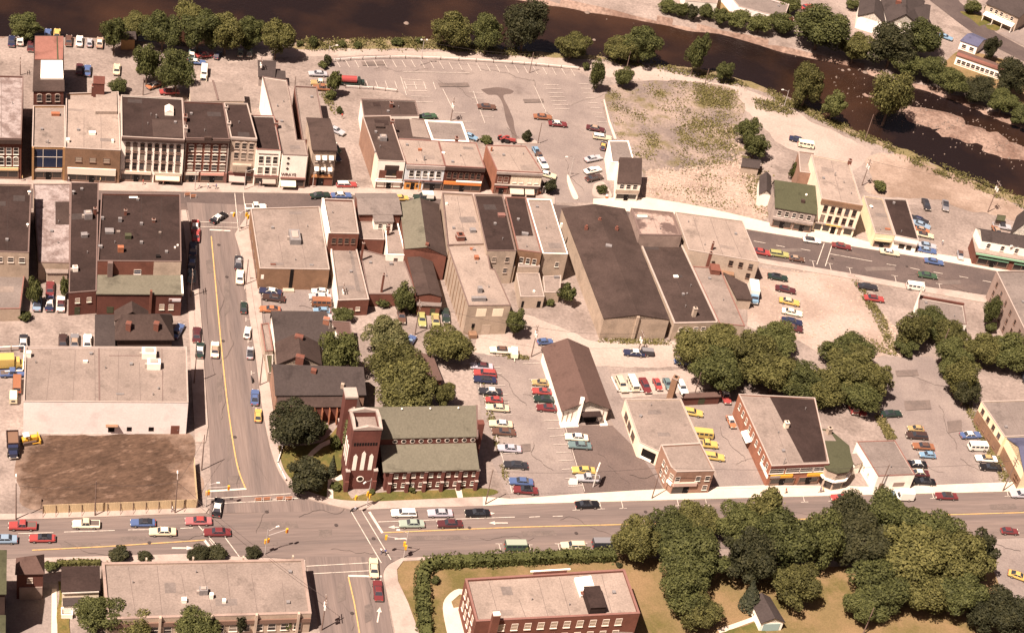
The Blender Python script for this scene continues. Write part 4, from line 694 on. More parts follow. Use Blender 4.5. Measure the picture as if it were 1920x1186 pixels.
wins(b, 0, [6.6], 4, .9, 1.5, .1, .95, 'plain', 'framed'); wbox(b, 3, 0, 1, 0, 9.5, .04, 'white', 'painted_wall')
b = flatb('workshop', 'long single-storey brick workshop with two small rear windows', [(633, 563), (692, 561), (668, 462), (620, 462)], 4.8, 'brick', 'rtan', .4, 'coping', .3)
wbox(b, 3, 0, 1, 0, 4.9, .05, 'white', 'painted_wall'); wins(b, 0, [1.6], 0, .9, .9, us=[.18, .68], fm='frame', gm='blind'); door(b, 0, .44, 1.2, 2.2, 'stone', .05); patch(b, [(668, 545), (676, 545), (660, 470), (655, 470)], 'rgrey')
b = gable('shop_building', 'grey-roofed house-like shop with a white rear dormer', [(672, 402), (754, 402), (743, 362), (665, 362)], 8.6, 9.6, 'x', 'brick', 'rgrey', .3, cat='building', t=.6)
b = flatb('extension', 'white rear dormer wing with two dark windows behind the house-like shop', [(701, 417), (739, 417), (736, 401), (698, 400)], 8.3, 'white', 'rgrey', 0)
wins(b, 0, [6.4], 0, .9, 1.3, us=[.33, .75], fm='frame')
b = flatb('extension', 'low brick-walled extension with a flat pale roof below the white dormer', [(674, 448), (721, 449), (716, 414), (672, 415)], 6.2, 'brick', 'rtan', .2, 'coping')
rbox(b, 727, 437, .6, .6, 2.6, 'brick', 'chimney')
b = flatb('extension', 'small bright white block with one window between flat roofs', [(725, 477), (761, 478), (746, 417), (722, 418)], 5.6, 'white', 'rtan', .25, 'white')
wins(b, 0, [3.6], 0, .8, .9, us=[.5], fm='framed')
b = flatb('workshop', 'wide low flat-roofed workshop with two leaning flue pipes', [(690, 551), (781, 551), (758, 488), (674, 466)], 3.8, 'brick', 'rtan', .15, 'copdark')
rbox(b, 677, 488, .45, .45, 5.5, 'brick', 'chimney'); rbox(b, 715, 547, .45, .45, 5.5, 'brick', 'chimney'); rbox(b, 733, 496, .8, .6, .6, 'metal')
b = gable('shop_building', 'building with a green roof, one slope coloured dark for shade', [(759, 466), (838, 480), (823, 382), (749, 380)], 7.6, 9.3, 'y', 'brick', 'rgreen', .1, roof2='rbrown', cat='building')  # shade of the unlit east slope is put into its darker roof material
p = px(800, 463, 8.6); MB().box(-.4, -.4, -1, .4, .4, 1.2).obj('chimney', B_['brick'], b.o, (p.x-b.c.x, p.y-b.c.y, 8.6))
b = gable('extension', 'long dark-roofed rear wing with a grey end slope', [(781, 553), (829, 556), (808, 479), (759, 462)], 5.2, 6.0, 'y', 'brick', 'rbrown', .15, cat='building')
b2 = flatb('lean_to', 'grey-roofed brick lean-to at the end of the dark rear wing', [(781, 573), (827, 575), (830, 557), (781, 555)], 3.0, 'brick', 'rgrey', 0)
door(b2, 0, .7, 1.2, 2.2, 'rgreend', .02)
b = flatb('shop_building', 'tall tan-walled building with a pale roof fronting the main street', [(839, 459), (911, 457), (886, 364), (829, 361)], 9.2, 'tan', 'rpale', .5, 'copdark')
rbox(b, 862, 448, 1.9, 1.9, 1.5, 'brick', 'chimney'); rbox(b, 886, 434, 1.4, 1.2, .8, 'metal'); rbox(b, 837, 384, .5, .5, .6, 'white')
b = flatb('rear_building', 'long tan-walled rear building with rooftop ducts and boarded loading doors', [(878, 573), (958, 572), (928, 505), (920, 503), (911, 456), (839, 460)], 8.9, 'tan', 'rpale', .2, 'copdark')
wbox(b, 0, .22, .45, 5.6, 7.9, .04, 'cream', 'boarded_window'); wbox(b, 0, .6, .85, 5.6, 7.9, .04, 'cream', 'boarded_window'); wbox(b, 0, .42, .62, .1, 3.0, .05, 'stone', 'door'); wbox(b, 0, .12, .3, .1, 1.2, 1.6, 'brownb', 'loading_dock'); wbox(b, 0, .17, .24, 2.2, 3.4, .06, 'black', 'window')
rbox(b, 897, 563, 3.4, .8, 1.0, 'metal', 'duct'); rbox(b, 899, 547, 1.0, 1.0, 1.4, 'metal', 'vent'); rbox(b, 893, 485, 1.0, 1.0, .8, 'rust', 'vent'); rbox(b, 885, 467, 1.0, .7, .3, 'rust', 'vent')
for q in range(9): wbox(b, 5, .08+q*.1, .085+q*.1, 0, 8.6, .12, 'brownb', 'pilaster')
b = flatb('shop_building', 'dark-roofed shop with a small red roof hatch', [(913, 470), (968, 470), (943, 365), (889, 364)], 10.2, 'stone', 'rdark', .4, 'copdark')
rbox(b, 940, 405, 1.8, 1.2, .6, 'copred', 'roof_hatch'); wins(b, 0, [6.8, 3.4], 0, .9, 1.4, us=[.3, .75], fm='frameg')
b = flatb('shop_building', 'narrow shop with a roof dark in front and tan behind', [(971, 468), (1016, 474), (986, 370), (947, 369)], 9.4, 'brownb', 'rtan', .3, 'bricko' if False else 'copred')
patch(b, [(966, 442), (1000, 442), (984, 372), (950, 371)], 'rdark'); rbox(b, 984, 440, 1.6, .8, .6, 'metal'); wins(b, 0, [5.6], 3, .9, 1.6, .1, .9)
b = flatb('shop_building', 'narrow tan-roofed building with a bright white parapet along its east side', [(1018, 475), (1065, 476), (1033, 374), (988, 373)], 8.6, 'tan', 'rtan', .4, 'white', .2)
wins(b, 0, [4.6], 0, .9, 1.3, us=[.65], fm='frame'); rbox(b, 1052, 424, .5, .5, .9, 'white')
b = flatb('outbuilding', 'small tan flat-roofed rear outbuilding with dark doorways', [(976, 556), (1021, 556), (1011, 512), (968, 512)], 3.6, 'stone', 'rtan', .2)
wbox(b, 0, .1, .2, .3, 2.2, .04, 'black', 'door'); wbox(b, 0, .75, .9, .3, 2.2, .04, 'black', 'door'); rbox(b, 1001, 547, .5, .5, .4, 'white')
b = flatb('outbuilding', 'low tan shed roof between the rear outbuilding and the young tree', [(1021, 548), (1050, 548), (1052, 516), (1018, 518)], 3.2, 'tan', 'rtan', .1)
rbox(b, 1043, 521, 1.2, .5, .6, 'metal')
b = flatb('outbuilding', 'grey-roofed rear passage building behind the dark-roofed shop', [(940, 500), (966, 500), (963, 476), (938, 476)], 5.0, 'stone', 'rgrey', .2)
b = flatb('outbuilding', 'small rear block with a red-brown hatch behind the narrow shops', [(972, 500), (1012, 500), (1008, 480), (972, 478)], 5.6, 'stone', 'rgrey', .2)
rbox(b, 994, 486, 1.6, 1.2, .6, 'brick', 'roof_hatch')
b = gable('warehouse', 'huge dark-roofed warehouse with a shallow curved roof and tan walls', [(1132, 597), (1256, 599), (1172, 391), (1053, 390)], 6.3, 7.7, 'y', 'tan', 'rbrown', .1, cat='building')
wbox(b, 0, .49, .53, 0, 7.2, .5, 'tan', 'chimney')
for x, y, s_ in [(1099, 428, .9), (1124, 414, .9), (1156, 430, .9)]:
    p = px(x, y, 7.2); MB().box(-s_/2, -s_/2, -.6, s_/2, s_/2, .5).box(-s_*.3, -s_*.3, .5, s_*.3, s_*.3, 1.0).obj('vent', B_['brick'], b.o, (p.x-b.c.x, p.y-b.c.y, 7.2))
p = px(1141, 462, 7.4); MB().box(-.8, -.5, -.5, .8, .5, .5).obj('vent', B_['metal'], b.o, (p.x-b.c.x, p.y-b.c.y, 7.4))
b = flatb('shop_building', 'patched-roof building with a dark parapet wall beside the huge warehouse', [(1199, 440), (1279, 441), (1262, 398), (1183, 390)], 8.9, 'greyst', 'rpatch', .8, 'copdark', .4)
rbox(b, 1204, 406, 2.6, .6, .2, 'white')
b = flatb('warehouse', 'long dark flat-roofed building running beside the huge warehouse', [(1264, 606), (1347, 604), (1276, 452), (1198, 450)], 5.3, 'tan', 'rbrown', .2, 'coping', .4)
wins(b, 0, [2.8], 5, 1.0, 1.1, .1, .95, 'plain', 'frame'); rbox(b, 1300, 592, .9, .9, 2.6, 'stone', 'chimney'); rbox(b, 1267, 519, 1.2, .8, .3, 'white'); rpipe(b, 1288, 551, .3); patch(b, [(1206, 468), (1236, 468), (1230, 452), (1202, 452)], 'rslate')
b = flatb('shop_building', 'pinkish flat-roofed building with an exposed rear wall and outside stair', [(1291, 468), (1424, 491), (1392, 414), (1266, 397)], 7.0, 'stone', 'rpale', .25, 'coping')
wins(b, 0, [4.4], 0, 1.0, 1.5, us=[.62, .76, .9], fm='framed'); wins(b, 0, [1.4], 0, 1.0, 1.5, us=[.9], fm='framed'); wbox(b, 0, .45, .7, 2.2, 2.5, 1.4, 'brownb', 'stair'); rbox(b, 1334, 468, .5, .5, 2.5, 'brick', 'chimney')
b = flatb('workshop', 'low building with a pinkish roof between the long dark roof and the small dark annexe', [(1349, 606), (1397, 611), (1350, 502), (1298, 499)], 4.6, 'tan', 'rtan', .2, 'copred')
rbox(b, 1339, 509, 2.4, 2.8, 1.4, 'brick', 'stair_head'); rbox(b, 1326, 499, .7, .7, 4.5, 'brick', 'chimney')
b = flatb('extension', 'small dark-roofed annexe beside the white box truck', [(1381, 561), (1411, 563), (1400, 533), (1356, 511)], 3.1, 'stone', 'rbrown', 0)
# ================================================================ middle ground
b = gable('house', 'slate-roofed house with a white side wall on the cross street', [(516, 643), (620, 645), (610, 596), (506, 595)], 5.6, 8.0, 'x', 'white', 'rslate', .3, t=.95)
p = px(612, 600, 8); MB().box(-.7, -.5, -2, .7, .5, 1.3).box(-.75, -.55, 1, .75, .55, 1.2, 1).obj('chimney', [B_['bricko'], B_['coping']], b.o, (p.x-b.c.x, p.y-b.c.y, 7.4))
b = gable('house', 'brown gabled house in the middle of the joined terrace with two chimneys', [(519, 683), (604, 684), (598, 642), (515, 642)], 6.2, 9.2, 'y', 'stone', 'rbrown', .3)
for y_, z_ in ((630, 9.3), (668, 9.2)):
    p = px(563 if y_ > 640 else 561, y_, z_); MB().box(-.9, -.5, -1.5, .9, .5, .9).box(-.98, -.56, .6, .98, .56, .8, 1).obj('chimney', [B_['brick'], B_['copred']], b.o, (p.x-b.c.x, p.y-b.c.y, z_-.6))
b = gable('house', 'long slate-roofed brick house at the south end of the terrace', [(516, 741), (687, 740), (676, 690), (507, 683)], 5.6, 8.2, 'x', 'brickpale', 'rslate', .3, t=.72)
for x_, y_ in ((578, 695), (585, 700)):
    pass
p = px(642, 724, 6.6); MB().box(-.35, -.35, -.5, .35, .35, .8).obj('chimney', B_['tan'], b.o, (p.x-b.c.x, p.y-b.c.y, 6.6)); p = px(588, 697, 7.6); MB().box(-.6, -.5, -1, .6, .5, 1).obj('chimney', B_['brick'], b.o, (p.x-b.c.x, p.y-b.c.y, 7.4))
b = gable('extension', 'dark-roofed rear wing with a glazed brown verandah beside the church', [(518, 763), (677, 762), (668, 744), (520, 744)], 4.2, 5.2, 'x', 'brickd', 'rbrown', .2, cat='house wing', t=.9)
for k in range(6): wbox(b, 0, .45+k*.09, .455+k*.09, 0, 4, 1.6, 'rust', 'post')
b = flatb('extension', 'flat brown-roofed extension with a white wall behind the terrace', [(662, 645), (643, 645), (619, 601), (657, 603)][::-1], 4.6, 'white', 'rmaroon', .1, 'copdark')
b = flatb('street_kiosk', 'low narrow brown-roofed shop front along the cross street pavement', [(497, 658), (512, 657), (504, 605), (489, 607)], 3.2, 'stone', 'rtan', .3, 'copred')
b = flatb('street_kiosk', 'small green-roofed shop front box beside the terrace', [(503, 700), (511, 699), (512, 664), (498, 665)], 2.8, 'stone', 'rgreend', .1, 'coping')
b = flatb('garage', 'brown-roofed garage between the leafy trees behind the church', [(812, 715), (830, 713), (812, 668), (776, 658)], 3.0, 'brickd', 'rmaroon', 0)
b = flatb('extension', 'brown shed roof squeezed between the terrace tree and the yard', [(655, 700), (672, 700), (668, 663), (655, 663)], 3.0, 'brickd', 'rmaroon', 0)
b = gable('drive_in_store', 'maroon-roofed long gabled store with a white planked front in the parking lot', [(1053, 771), (1147, 767), (1104, 651), (1015, 650)], 4.1, 6.9, 'y', 'white', 'rmaroon', .5, cat='store')
A, v, L_, th = edge(b, 0)
wbox(b, 0, .42, .78, .1, 3.0, .12, 'black', 'opening'); wbox(b, 0, .40, .82, 3.1, 3.35, 1.8, 'rdark', 'canopy')
for q in range(11): wbox(b, 0, .02+q*.097, .03+q*.097, .1, 3.4, .09, 'brownb', 'batten')
wbox(b, 0, -.02, .36, 0, .35, 1.6, 'white', 'forecourt'); wbox(b, 0, .84, 1.0, 0, .35, 1.6, 'white', 'forecourt')
q = A+v*.36; MB().box(-.45, -.5, 0, .45, .5, 7.4).obj('chimney', B_['white'], b.o, (q.x-b.c.x, q.y-b.c.y, 0))
b = flatb('garage_workshop', 'cream-walled flat-roofed garage with an angled corner bay', [(1200, 829), (1236, 846), (1241, 834), (1314, 830), (1277, 747), (1172, 748)], 4.3, 'cream', 'rtan', .25, 'coping')
wins(b, 5, [1.0], 0, 2.2, 1.8, us=[.24, .45, .68], fm='framed'); wbox(b, 0, .2, .9, .3, 3.2, .06, 'black', 'bay_door'); wbox(b, 0, .2, .75, .3, 1.0, .2, 'white', 'counter')
patch(b, [(1214, 776), (1240, 776), (1237, 768), (1216, 768)], 'rgrey'); patch(b, [(1234, 817), (1258, 817), (1254, 810), (1232, 810)], 'rgrey'); rbox(b, 1257, 743, 1.4, 1.4, 6.0, 'brownb', 'chimney')
b = flatb('shop_building', 'two-storey pink brick corner shop with a chamfered doorway beside the dark lot', [(1258, 874), (1269, 884), (1340, 882), (1314, 830), (1240, 834)], 6.9, 'brickpale', 'rtan', .4, 'coping')
wins(b, 1, [4.0], 0, 1.0, 1.3, us=[.08, .62, .87], fm='frame'); wins(b, 1, [1.2], 0, 1.0, 1.3, us=[.87], fm='frame'); wbox(b, 1, 0, .62, 2.7, 3.7, .4, flat('pink sign board', (.55, .4, .34), .8), 'sign'); wbox(b, 1, .02, .3, .4, 2.4, .06, 'glass', 'shop_window'); door(b, 1, .38, 1.3, 2.3, 'black')
wins(b, 0, [4.0], 0, 1.0, 1.3, us=[.5], fm='frame'); wbox(b, 0, .1, .9, 2.6, 3.3, .4, 'white', 'sign'); wins(b, 4, [1.2, 4.0], 0, 1.0, 1.3, us=[.5, .8], fm='frame')
b = flatb('shed', 'long low brown shed with a green door along the back of the garage yard', [(1282, 747), (1352, 744), (1350, 735), (1280, 738)], 2.4, 'brickd', 'rmaroon', 0)
wbox(b, 0, .42, .6, .3, 2.0, .05, 'rgreend', 'door')
b = flatb('shed', 'low pale shed roof with a white edge behind the cream-walled garage', [(1220, 748), (1270, 746), (1266, 738), (1222, 740)], 3.0, 'stone', 'rtan', 0)
b = flatb('shop_building', 'long brick building with a half pale half dark roof and yellow signs', [(1447, 873), (1555, 868), (1528, 745), (1385, 738)], 6.3, 'bricko', 'rtan', .3, 'coping')
patch(b, [(1507, 866), (1550, 864), (1530, 749), (1443, 743)], 'rdark'); wins(b, 3, [3.7], 9, .9, 1.5, .05, .97, 'plain', 'frame'); awning(b, 3, .36, .52, 3.0, 1.3, .5, 'white'); wbox(b, 3, .8, 1, 2.4, 3.1, .2, 'white', 'sign')
wins(b, 0, [4.0], 0, 3.4, 1.2, us=[.12, .4, .64, .87], fm='frame'); wbox(b, 0, 0, 1, 5.5, 6.1, .12, 'brickp', 'parapet_band'); YS = flat('yellow sign board', (.62, .34, .04), .7)
wbox(b, 0, .03, .42, 2.7, 3.5, .3, YS, 'sign'); wbox(b, 0, .03, .2, 2.75, 3.45, .34, 'grey', 'sign'); wbox(b, 0, .68, .97, 2.7, 3.5, .3, YS, 'sign'); shop(b, 0, .06, .48, 2.2, sh=.05, sc=(.2, .1, .07)); shop(b, 0, .56, .9, 2.2, sh=.05, sc=(.2, .1, .07))
rbox(b, 1473, 800, 1.0, 1.0, 1.6, 'cream', 'chimney'); rpipe(b, 1469, 870, 1.8, .08)
b = flatb('shop_building', 'green-roofed corner house with a rounded shop front beside the brick building', [(1540, 866), (1551, 881), (1570, 888), (1590, 885), (1600, 871), (1594, 848), (1592, 836), (1556, 806), (1520, 802)], 5.6, 'stone', 'rgreend', 0)
patch(b, [(1524, 825), (1568, 826), (1556, 808), (1522, 804)], 'rtan'); rbox(b, 1553, 812, 1.0, 1.0, 1.8, 'tan', 'chimney')
for i in (0, 1, 2, 3): wbox(b, i, .12, .88, .6, 2.6, .06, 'glass', 'shop_window'); wbox(b, i, 0, 1, 2.9, 3.3, .5, 'white', 'sign')
b = flatb('extension', 'small tan flat roof between the green-roofed corner house and the white garage', [(1603, 872), (1618, 868), (1606, 850), (1589, 852)], 3.2, 'white', 'rtan', 0)
b = flatb('garage_workshop', 'white-walled garage with a flat grey roof and red-brown front edge', [(1647, 892), (1716, 889), (1678, 825), (1607, 827)], 4.9, 'white', 'rgrey', .2, 'copred', .2)
wbox(b, 0, .12, .24, .3, 2.5, .05, 'brownb', 'door'); wbox(b, 0, .5, .8, 1.4, 2.6, .05, 'greyst', 'window'); wins(b, 3, [1.6], 3, .5, .9, .2, .8, 'plain', 'frame', 'blind')
b = flatb('apartment_building', 'cream and brown two-storey building at the right edge beside a row of parked cars', [(1884, 818), (1990, 814), (1960, 748), (1840, 752)], 6.4, 'yellow', 'rgrey', .2, 'coping')
wbox(b, 3, 0, 1, 0, 3.6, .04, 'brownb', 'brick_storey'); wins(b, 3, [4.2], 4, 1.1, 1.3, .05, .95, 'plain', 'framed'); wins(b, 3, [1.2], 4, 1.1, 1.3, .05, .95, 'plain', 'framed')
b = gable('apartment_building', 'blue-roofed end of the cream building with a broad gable beside a utility pole', [(1920, 884), (2010, 880), (1975, 816), (1886, 819)], 5.8, 8.4, 'x', 'yellow', 'rblue', .2, cat='building')
wbox(b, 3, 0, 1, 0, 3.2, .04, 'brownb', 'brick_storey')
b = flatb('hotel', 'grey stone building with rows of small dark windows at the right edge', [(1932, 640), (2040, 640), (2010, 505), (1868, 508)], 9.0, 'greyst', 'rgrey', .4, 'coping')
wins(b, 3, [6.2, 3.4, .9], 7, .9, 1.3, .04, .98, 'plain', 'framed')
b = flatb('shop_building', 'low flat building with a red-brown parapet beside the main street billboard', [(1720, 603), (1813, 608), (1807, 571), (1723, 556)], 4.4, 'white', 'rgrey', .35, 'copdark', .3)
wbox(b, 2, 0, 1, 4.3, 4.9, .1, 'brickd', 'parapet', din=.35); rbox(b, 1744, 588, 1.0, .8, .7, 'rust')
wins(b, 0, [1.1], 0, 1.0, 1.1, us=[.9], fm='frame')
# ================================================================ foreground
b = flatb('school_building', 'large red-trimmed brick building with a pale roof in the dry lawn', [(893, 1164), (1200, 1149), (1171, 1066), (872, 1084)], 9.2, 'brick', 'rpale', .5, 'copred', .4)
wins(b, 0, [6.2, 2.8], 10, 1.2, 1.7, .12, .92, 'plain', 'frame', 'blind'); wins(b, 3, [6.2, 2.8], 4, 1.0, 1.8, .1, .9, 'plain', 'frame', 'blind'); wbox(b, 0, .085, .13, 0, 11.4, .9, 'brick', 'chimney'); wbox(b, 0, .087, .128, 11.4, 11.7, .85, 'white', 'chimney_cap')
wbox(b, 2, .37, .58, 8.2, 10.0, .15, 'brick', 'parapet_gable'); wbox(b, 2, .35, .6, 9.9, 10.15, .25, 'white', 'coping')
o = patch(b, [(1089, 1116), (1117, 1105), (1108, 1078), (1077, 1082)], 'white', 'skylight_slab', .7); rbox(b, 1112, 1132, 3.2, 5.4, 2.2, 'rdark', 'stair_head')
rbox(b, 1091, 1116, .8, .8, .9, 'brick'); b_ = gable('porch', 'small grey hipped porch roof against the brick school wall', [(1148, 1196), (1190, 1190), (1186, 1172), (1146, 1178)], 3.2, 4.6, 'x', 'brick', 'rgrey', .1, hip=.3, cat='porch')
b = flatb('supermarket', 'long low flat-roofed building at the lower left with small roof vents', [(200, 1160), (584, 1149), (569, 1047), (191, 1054)], 5.4, 'tan', 'rtan', .35, 'greyst', .5)
rbox(b, 381, 1111, 1.6, 1.2, 1.3, 'metal', 'air_conditioner'); rbox(b, 396, 1120, .7, .7, 1.2, 'white', 'vent'); rbox(b, 345, 1127, .9, .9, .8, 'white', 'vent'); rbox(b, 420, 1128, .7, .7, .7, 'white', 'vent')
wbox(b, 0, .0, 1.0, 3.2, 4.2, .3, 'framed', 'fascia'); wins(b, 0, [1.0], 12, 1.4, 1.8, .2, .97, 'plain', 'frame')
for u in (.05, .3, .55, .78, .97): wbox(b, 2, u, u+.008, 0, 6.1, .5, 'stone', 'pilaster')
for u in (.25, .5, .72, .93): wbox(b, 0, u, u+.012, 0, 5.9, .6, 'stone', 'pilaster')
b = gable('house', 'dark flat-roofed small house with white eaves beside the long low building', [(114, 1109), (188, 1106), (187, 1060), (115, 1061)], 5.4, 5.9, 'x', 'cream', 'rdark', .25)
wbox(b, 0, 0, 1, 4.9, 5.2, .3, 'white', 'fascia')
b = gable('porch', 'dark rear porch roof below the small dark-roofed house', [(117, 1135), (154, 1133), (152, 1112), (117, 1113)], 3.0, 3.8, 'x', 'white', 'rslate', .2, t=.9, cat='porch')
b = flatb('deck', 'white railed deck behind the small dark-roofed house', [(115, 1152), (136, 1152), (136, 1138), (115, 1138)], 1.2, 'white', 'rpale', .5, 'white', .1)
b = gable('house', 'brick house with a brown hipped roof at the lower left', [(28, 1076), (84, 1075), (83, 1038), (30, 1045)], 7.2, 9.6, 'x', 'brickd', 'rmaroon', .3, hip=.3)
wins(b, 0, [4.6], 0, .9, 1.2, us=[.5], fm='frame', gm='blind'); wbox(b, 0, .1, .98, 0, 3.4, .2, 'greyst', 'rendered_base')
b = gable('house', 'tall green-roofed building cut off by the left edge', [(-90, 1114), (12, 1113), (13, 1030), (-90, 1030)], 13.0, 14.2, 'x', 'dark', 'rgreend', .3)
b = gable('house', 'second green-roofed block below the tall green-roofed building', [(-90, 1230), (10, 1230), (11, 1152), (-90, 1152)], 13.0, 14.0, 'x', 'dark', 'rgreend', .3)
b = gable('garage', 'small white garage with a dark gabled roof on the dry lawn', [(1427, 1168), (1473, 1166), (1444, 1118), (1405, 1120)], 2.7, 4.2, 'y', 'white', 'rslate', .25, cat='garage')
wbox(b, 0, .12, .88, .1, 2.2, .05, flat('teal garage door', (.3, .42, .42), .7), 'garage_door')
# ================================================================ far bank, top right
b = gable('house', 'large white-gabled house with a slate roof across the river', [(1664, 42), (1722, 46), (1735, 2), (1650, -8)], 6.0, 9.5, 'y', 'white', 'rslate', .3)
b = gable('house', 'white lower wing of the large house across the river', [(1608, 30), (1660, 46), (1662, 14), (1612, 0)], 4.5, 7.5, 'y', 'white', 'rslate', .3)
b = gable('house', 'slate-roofed right wing of the large house across the river', [(1700, 50), (1742, 42), (1738, 8), (1702, 12)], 5.0, 8.0, 'x', 'white', 'rslate', .3)
p = px(1686, 0, 9.6); MB().box(-.8, -.8, -2, .8, .8, 1.5).obj('chimney', B_['brick'], b.o, (p.x-b.c.x, p.y-b.c.y, 8))
b = gable('house', 'stone house with a dark roof and white porch at the top right corner', [(1848, 6), (1912, 34), (1950, 10), (1890, -26)], 5.6, 8.2, 'x', 'stone', 'rslate', .4)
wins(b, 0, [3.4], 5, 1.0, 1.3, .1, .9, 'plain', 'frame'); awning(b, 0, .05, .95, 2.8, 2.2, .4, 'white', 'porch')
for u in (.06, .35, .64, .93): wbox(b, 0, u, u+.015, 0, 2.5, 2.1, 'white', 'post')
b = gable('house', 'small pale house with a blue roof across the river', [(1800, 76), (1834, 88), (1851, 74), (1824, 62)], 3.2, 4.4, 'x', 'block', 'rblue', .2)
wins(b, 0, [1.0], 2, 1.3, 1.2, .05, .95)
b = gable('motel', 'long low white building with a red roof on the far bank', [(1793, 104), (1880, 134), (1886, 124), (1798, 93)], 3.4, 4.4, 'x', 'white', 'rmaroon', .2, cat='building')
wins(b, 0, [.9], 9, 1.2, 1.3, .03, .97)
MB().add(*slab([Vector((p.x-b.c.x, p.y-b.c.y, z+.12)) for p, z in zip([px(1793, 104, 3.4), px(1880, 134, 3.4), px(1883, 129, 4.4), px(1796, 98.5, 4.4)], (3.4, 3.4, 4.4, 4.4))], .05)).obj('roof', B_['rred'], b.o)
b = flatb('shop_building', 'long pale green flat roof at the top edge across the river', [(1385, 12), (1470, 34), (1480, 8), (1350, -30)], 4.6, 'block', mat and 'rgrey', .3, 'coping')
b = flatb('house', 'white building cut off by the top edge across the river', [(1285, 2), (1345, 6), (1350, -30), (1280, -30)], 4.6, 'white', 'rpale', .3, 'coping')
# ================================================================ church
def W3(x, y, z): return px(x, y, z)
A = px(655, 921, 0); Bq = px(891, 914, 0); dx = (Bq-A).normalized(); dy = Vector((-dx.y, dx.x, 0)); LN = (Bq-A).length
b = Bld(); b.c = A+dx*LN/2+dy*12; b.c.z = 0; b.o = empty('church', b.c); tag(b.o, 'red brick church with green roofs, a square tower and an ivied front', 'church'); b.h = 6
def Lc(u, v_, z): q = A+dx*u+dy*v_-b.c; return Vector((q.x, q.y, z))
def depth_for(y, x, z):                                       # distance back from the south wall line for a picture point at height z
    p = px(x, y, z); return (p-Vector((A.x, A.y, z))).dot(dy)
a0 = 0; a1 = depth_for(830, 880, 8.25); n0 = a1; nr = depth_for(761, 880, 15.0); n1 = 2*nr-n0; a2 = n1+a1
u0 = 7.2; P2 = [(0, 0), (LN, 0), (LN, a2), (0, a2)]
def wallpoly(prof, ua, ub, name, m):                          # prof: list of (v,z) closed outline, extruded along u
    n = len(prof); vs = [Lc(ua, v_, z) for v_, z in prof]+[Lc(ub, v_, z) for v_, z in prof]
    fs = [(i, n+i, n+(i+1) % n, (i+1) % n) for i in range(n)]+[tuple(range(n)), tuple(reversed(range(n, 2*n)))]
    return MB().add(vs, fs).obj(name, m, b.o)
prof = [(0, -.5), (a2, -.5), (a2, 5.8), (n1, 8.1), (n1, 10.2), (nr, 14.9), (n0, 10.2), (n0, 8.1), (0, 5.8)]
wallpoly(prof, 7.4, LN-.25, 'wall', B_['brickp'])
wallpoly([(6.5, -.5)]+prof[1:-1]+[(n0-.3, 8.1), (6.5, 5.8)], .8, 7.5, 'front_wall', B_['brickp'])
def rsl(v0, z0, v1, z1, ua, ub, t=.25): 
    vs, fs = slab([Lc(ua, v0, z0), Lc(ub, v0, z0), Lc(ub, v1, z1), Lc(ua, v1, z1)], t); MB().add(vs, fs).obj('roof', B_['rgreen'], b.o)
rsl(-.5, 5.95, n0+.02, 8.3, 6.5, LN-.1); rsl(n0-.15, 10.25, nr, 15.2, 1.2, LN-.1); rsl(nr, 15.2, n1+.15, 10.25, 1.2, LN-.1); rsl(n1-.02, 8.3, a2+.5, 5.95, .5, LN-.1)
for uu in (LN-.25, .55): wallpoly([(n0-.3, 10.3), (nr, 15.35), (n1+.3, 10.3), (n1+.3, 9.7), (nr, 14.7), (n0-.3, 9.7)], uu, uu+.35, 'coping', B_['copdark' if uu > 5 else 'coping'])
for q in range(4):
    p = Lc(11+q*6.2, nr-.5, 15.0); MB().sphere((0, 0, 0), .22).obj('roof_vent', B_['white'], b.o, p)
pm, fm = window_meshes(.75, 1.05, 'plain', 'frame', 'glass')
thx = math.atan2(dx.y, dx.x)
for q in range(5):
    base = 8.1+q*(LN-8.6)/5
    for e in (1.5, 3.4):
        for z in (1.0, 3.7):
            o = new_obj('window', pm, b.o, Lc(base+e, 0, z)); o.rotation_euler = (0, 0, thx); new_obj('frame', fm, o)
        c = Lc(base+e, n0-.08, 9.25); o = MB().tube((0, -.03, 0), (0, .1, 0), .42, n=10).obj('round_window', B_['glass'], b.o, c); o.rotation_euler = (0, 0, thx); o2 = MB().tube((0, .0, -.1), (0, .1, -.1), .56, n=10).obj('frame', B_['frame'], o)
for q in range(6):
    u = 8.0+q*(LN-8.6)/5; vs = [Lc(u, -1.0, -.4), Lc(u+.7, -1.0, -.4), Lc(u+.7, .1, -.4), Lc(u, .1, -.4), Lc(u, -.75, 2.6), Lc(u+.7, -.75, 2.6), Lc(u+.7, .1, 2.6), Lc(u, .1, 2.6)]
    MB().add(vs, [(3, 2, 1, 0), (4, 5, 6, 7), (0, 1, 5, 4), (1, 2, 6, 5), (2, 3, 7, 6), (3, 0, 4, 7)]).obj('buttress', B_['brickp'], b.o)
    vs = [Lc(u, -.45, 2.6), Lc(u+.7, -.45, 2.6), Lc(u+.7, .1, 2.6), Lc(u, .1, 2.6), Lc(u, -.4, 5.5), Lc(u+.7, -.4, 5.5), Lc(u+.7, .1, 5.5), Lc(u, .1, 5.5)]
    MB().add(vs, [(3, 2, 1, 0), (4, 5, 6, 7), (0, 1, 5, 4), (1, 2, 6, 5), (2, 3, 7, 6), (3, 0, 4, 7)]).obj('buttress', B_['brickp'], b.o)
    o = MB().box(0, -.5, 0, .8, .05, .16).obj('cap', B_['coping'], b.o, Lc(u-.05, 0, 5.5)); o.rotation_euler = (0, 0, thx); o = MB().box(0, -.9, 0, .8, -.3, .16).obj('cap', B_['coping'], b.o, Lc(u-.05, 0, 2.6)); o.rotation_euler = (0, 0, thx)
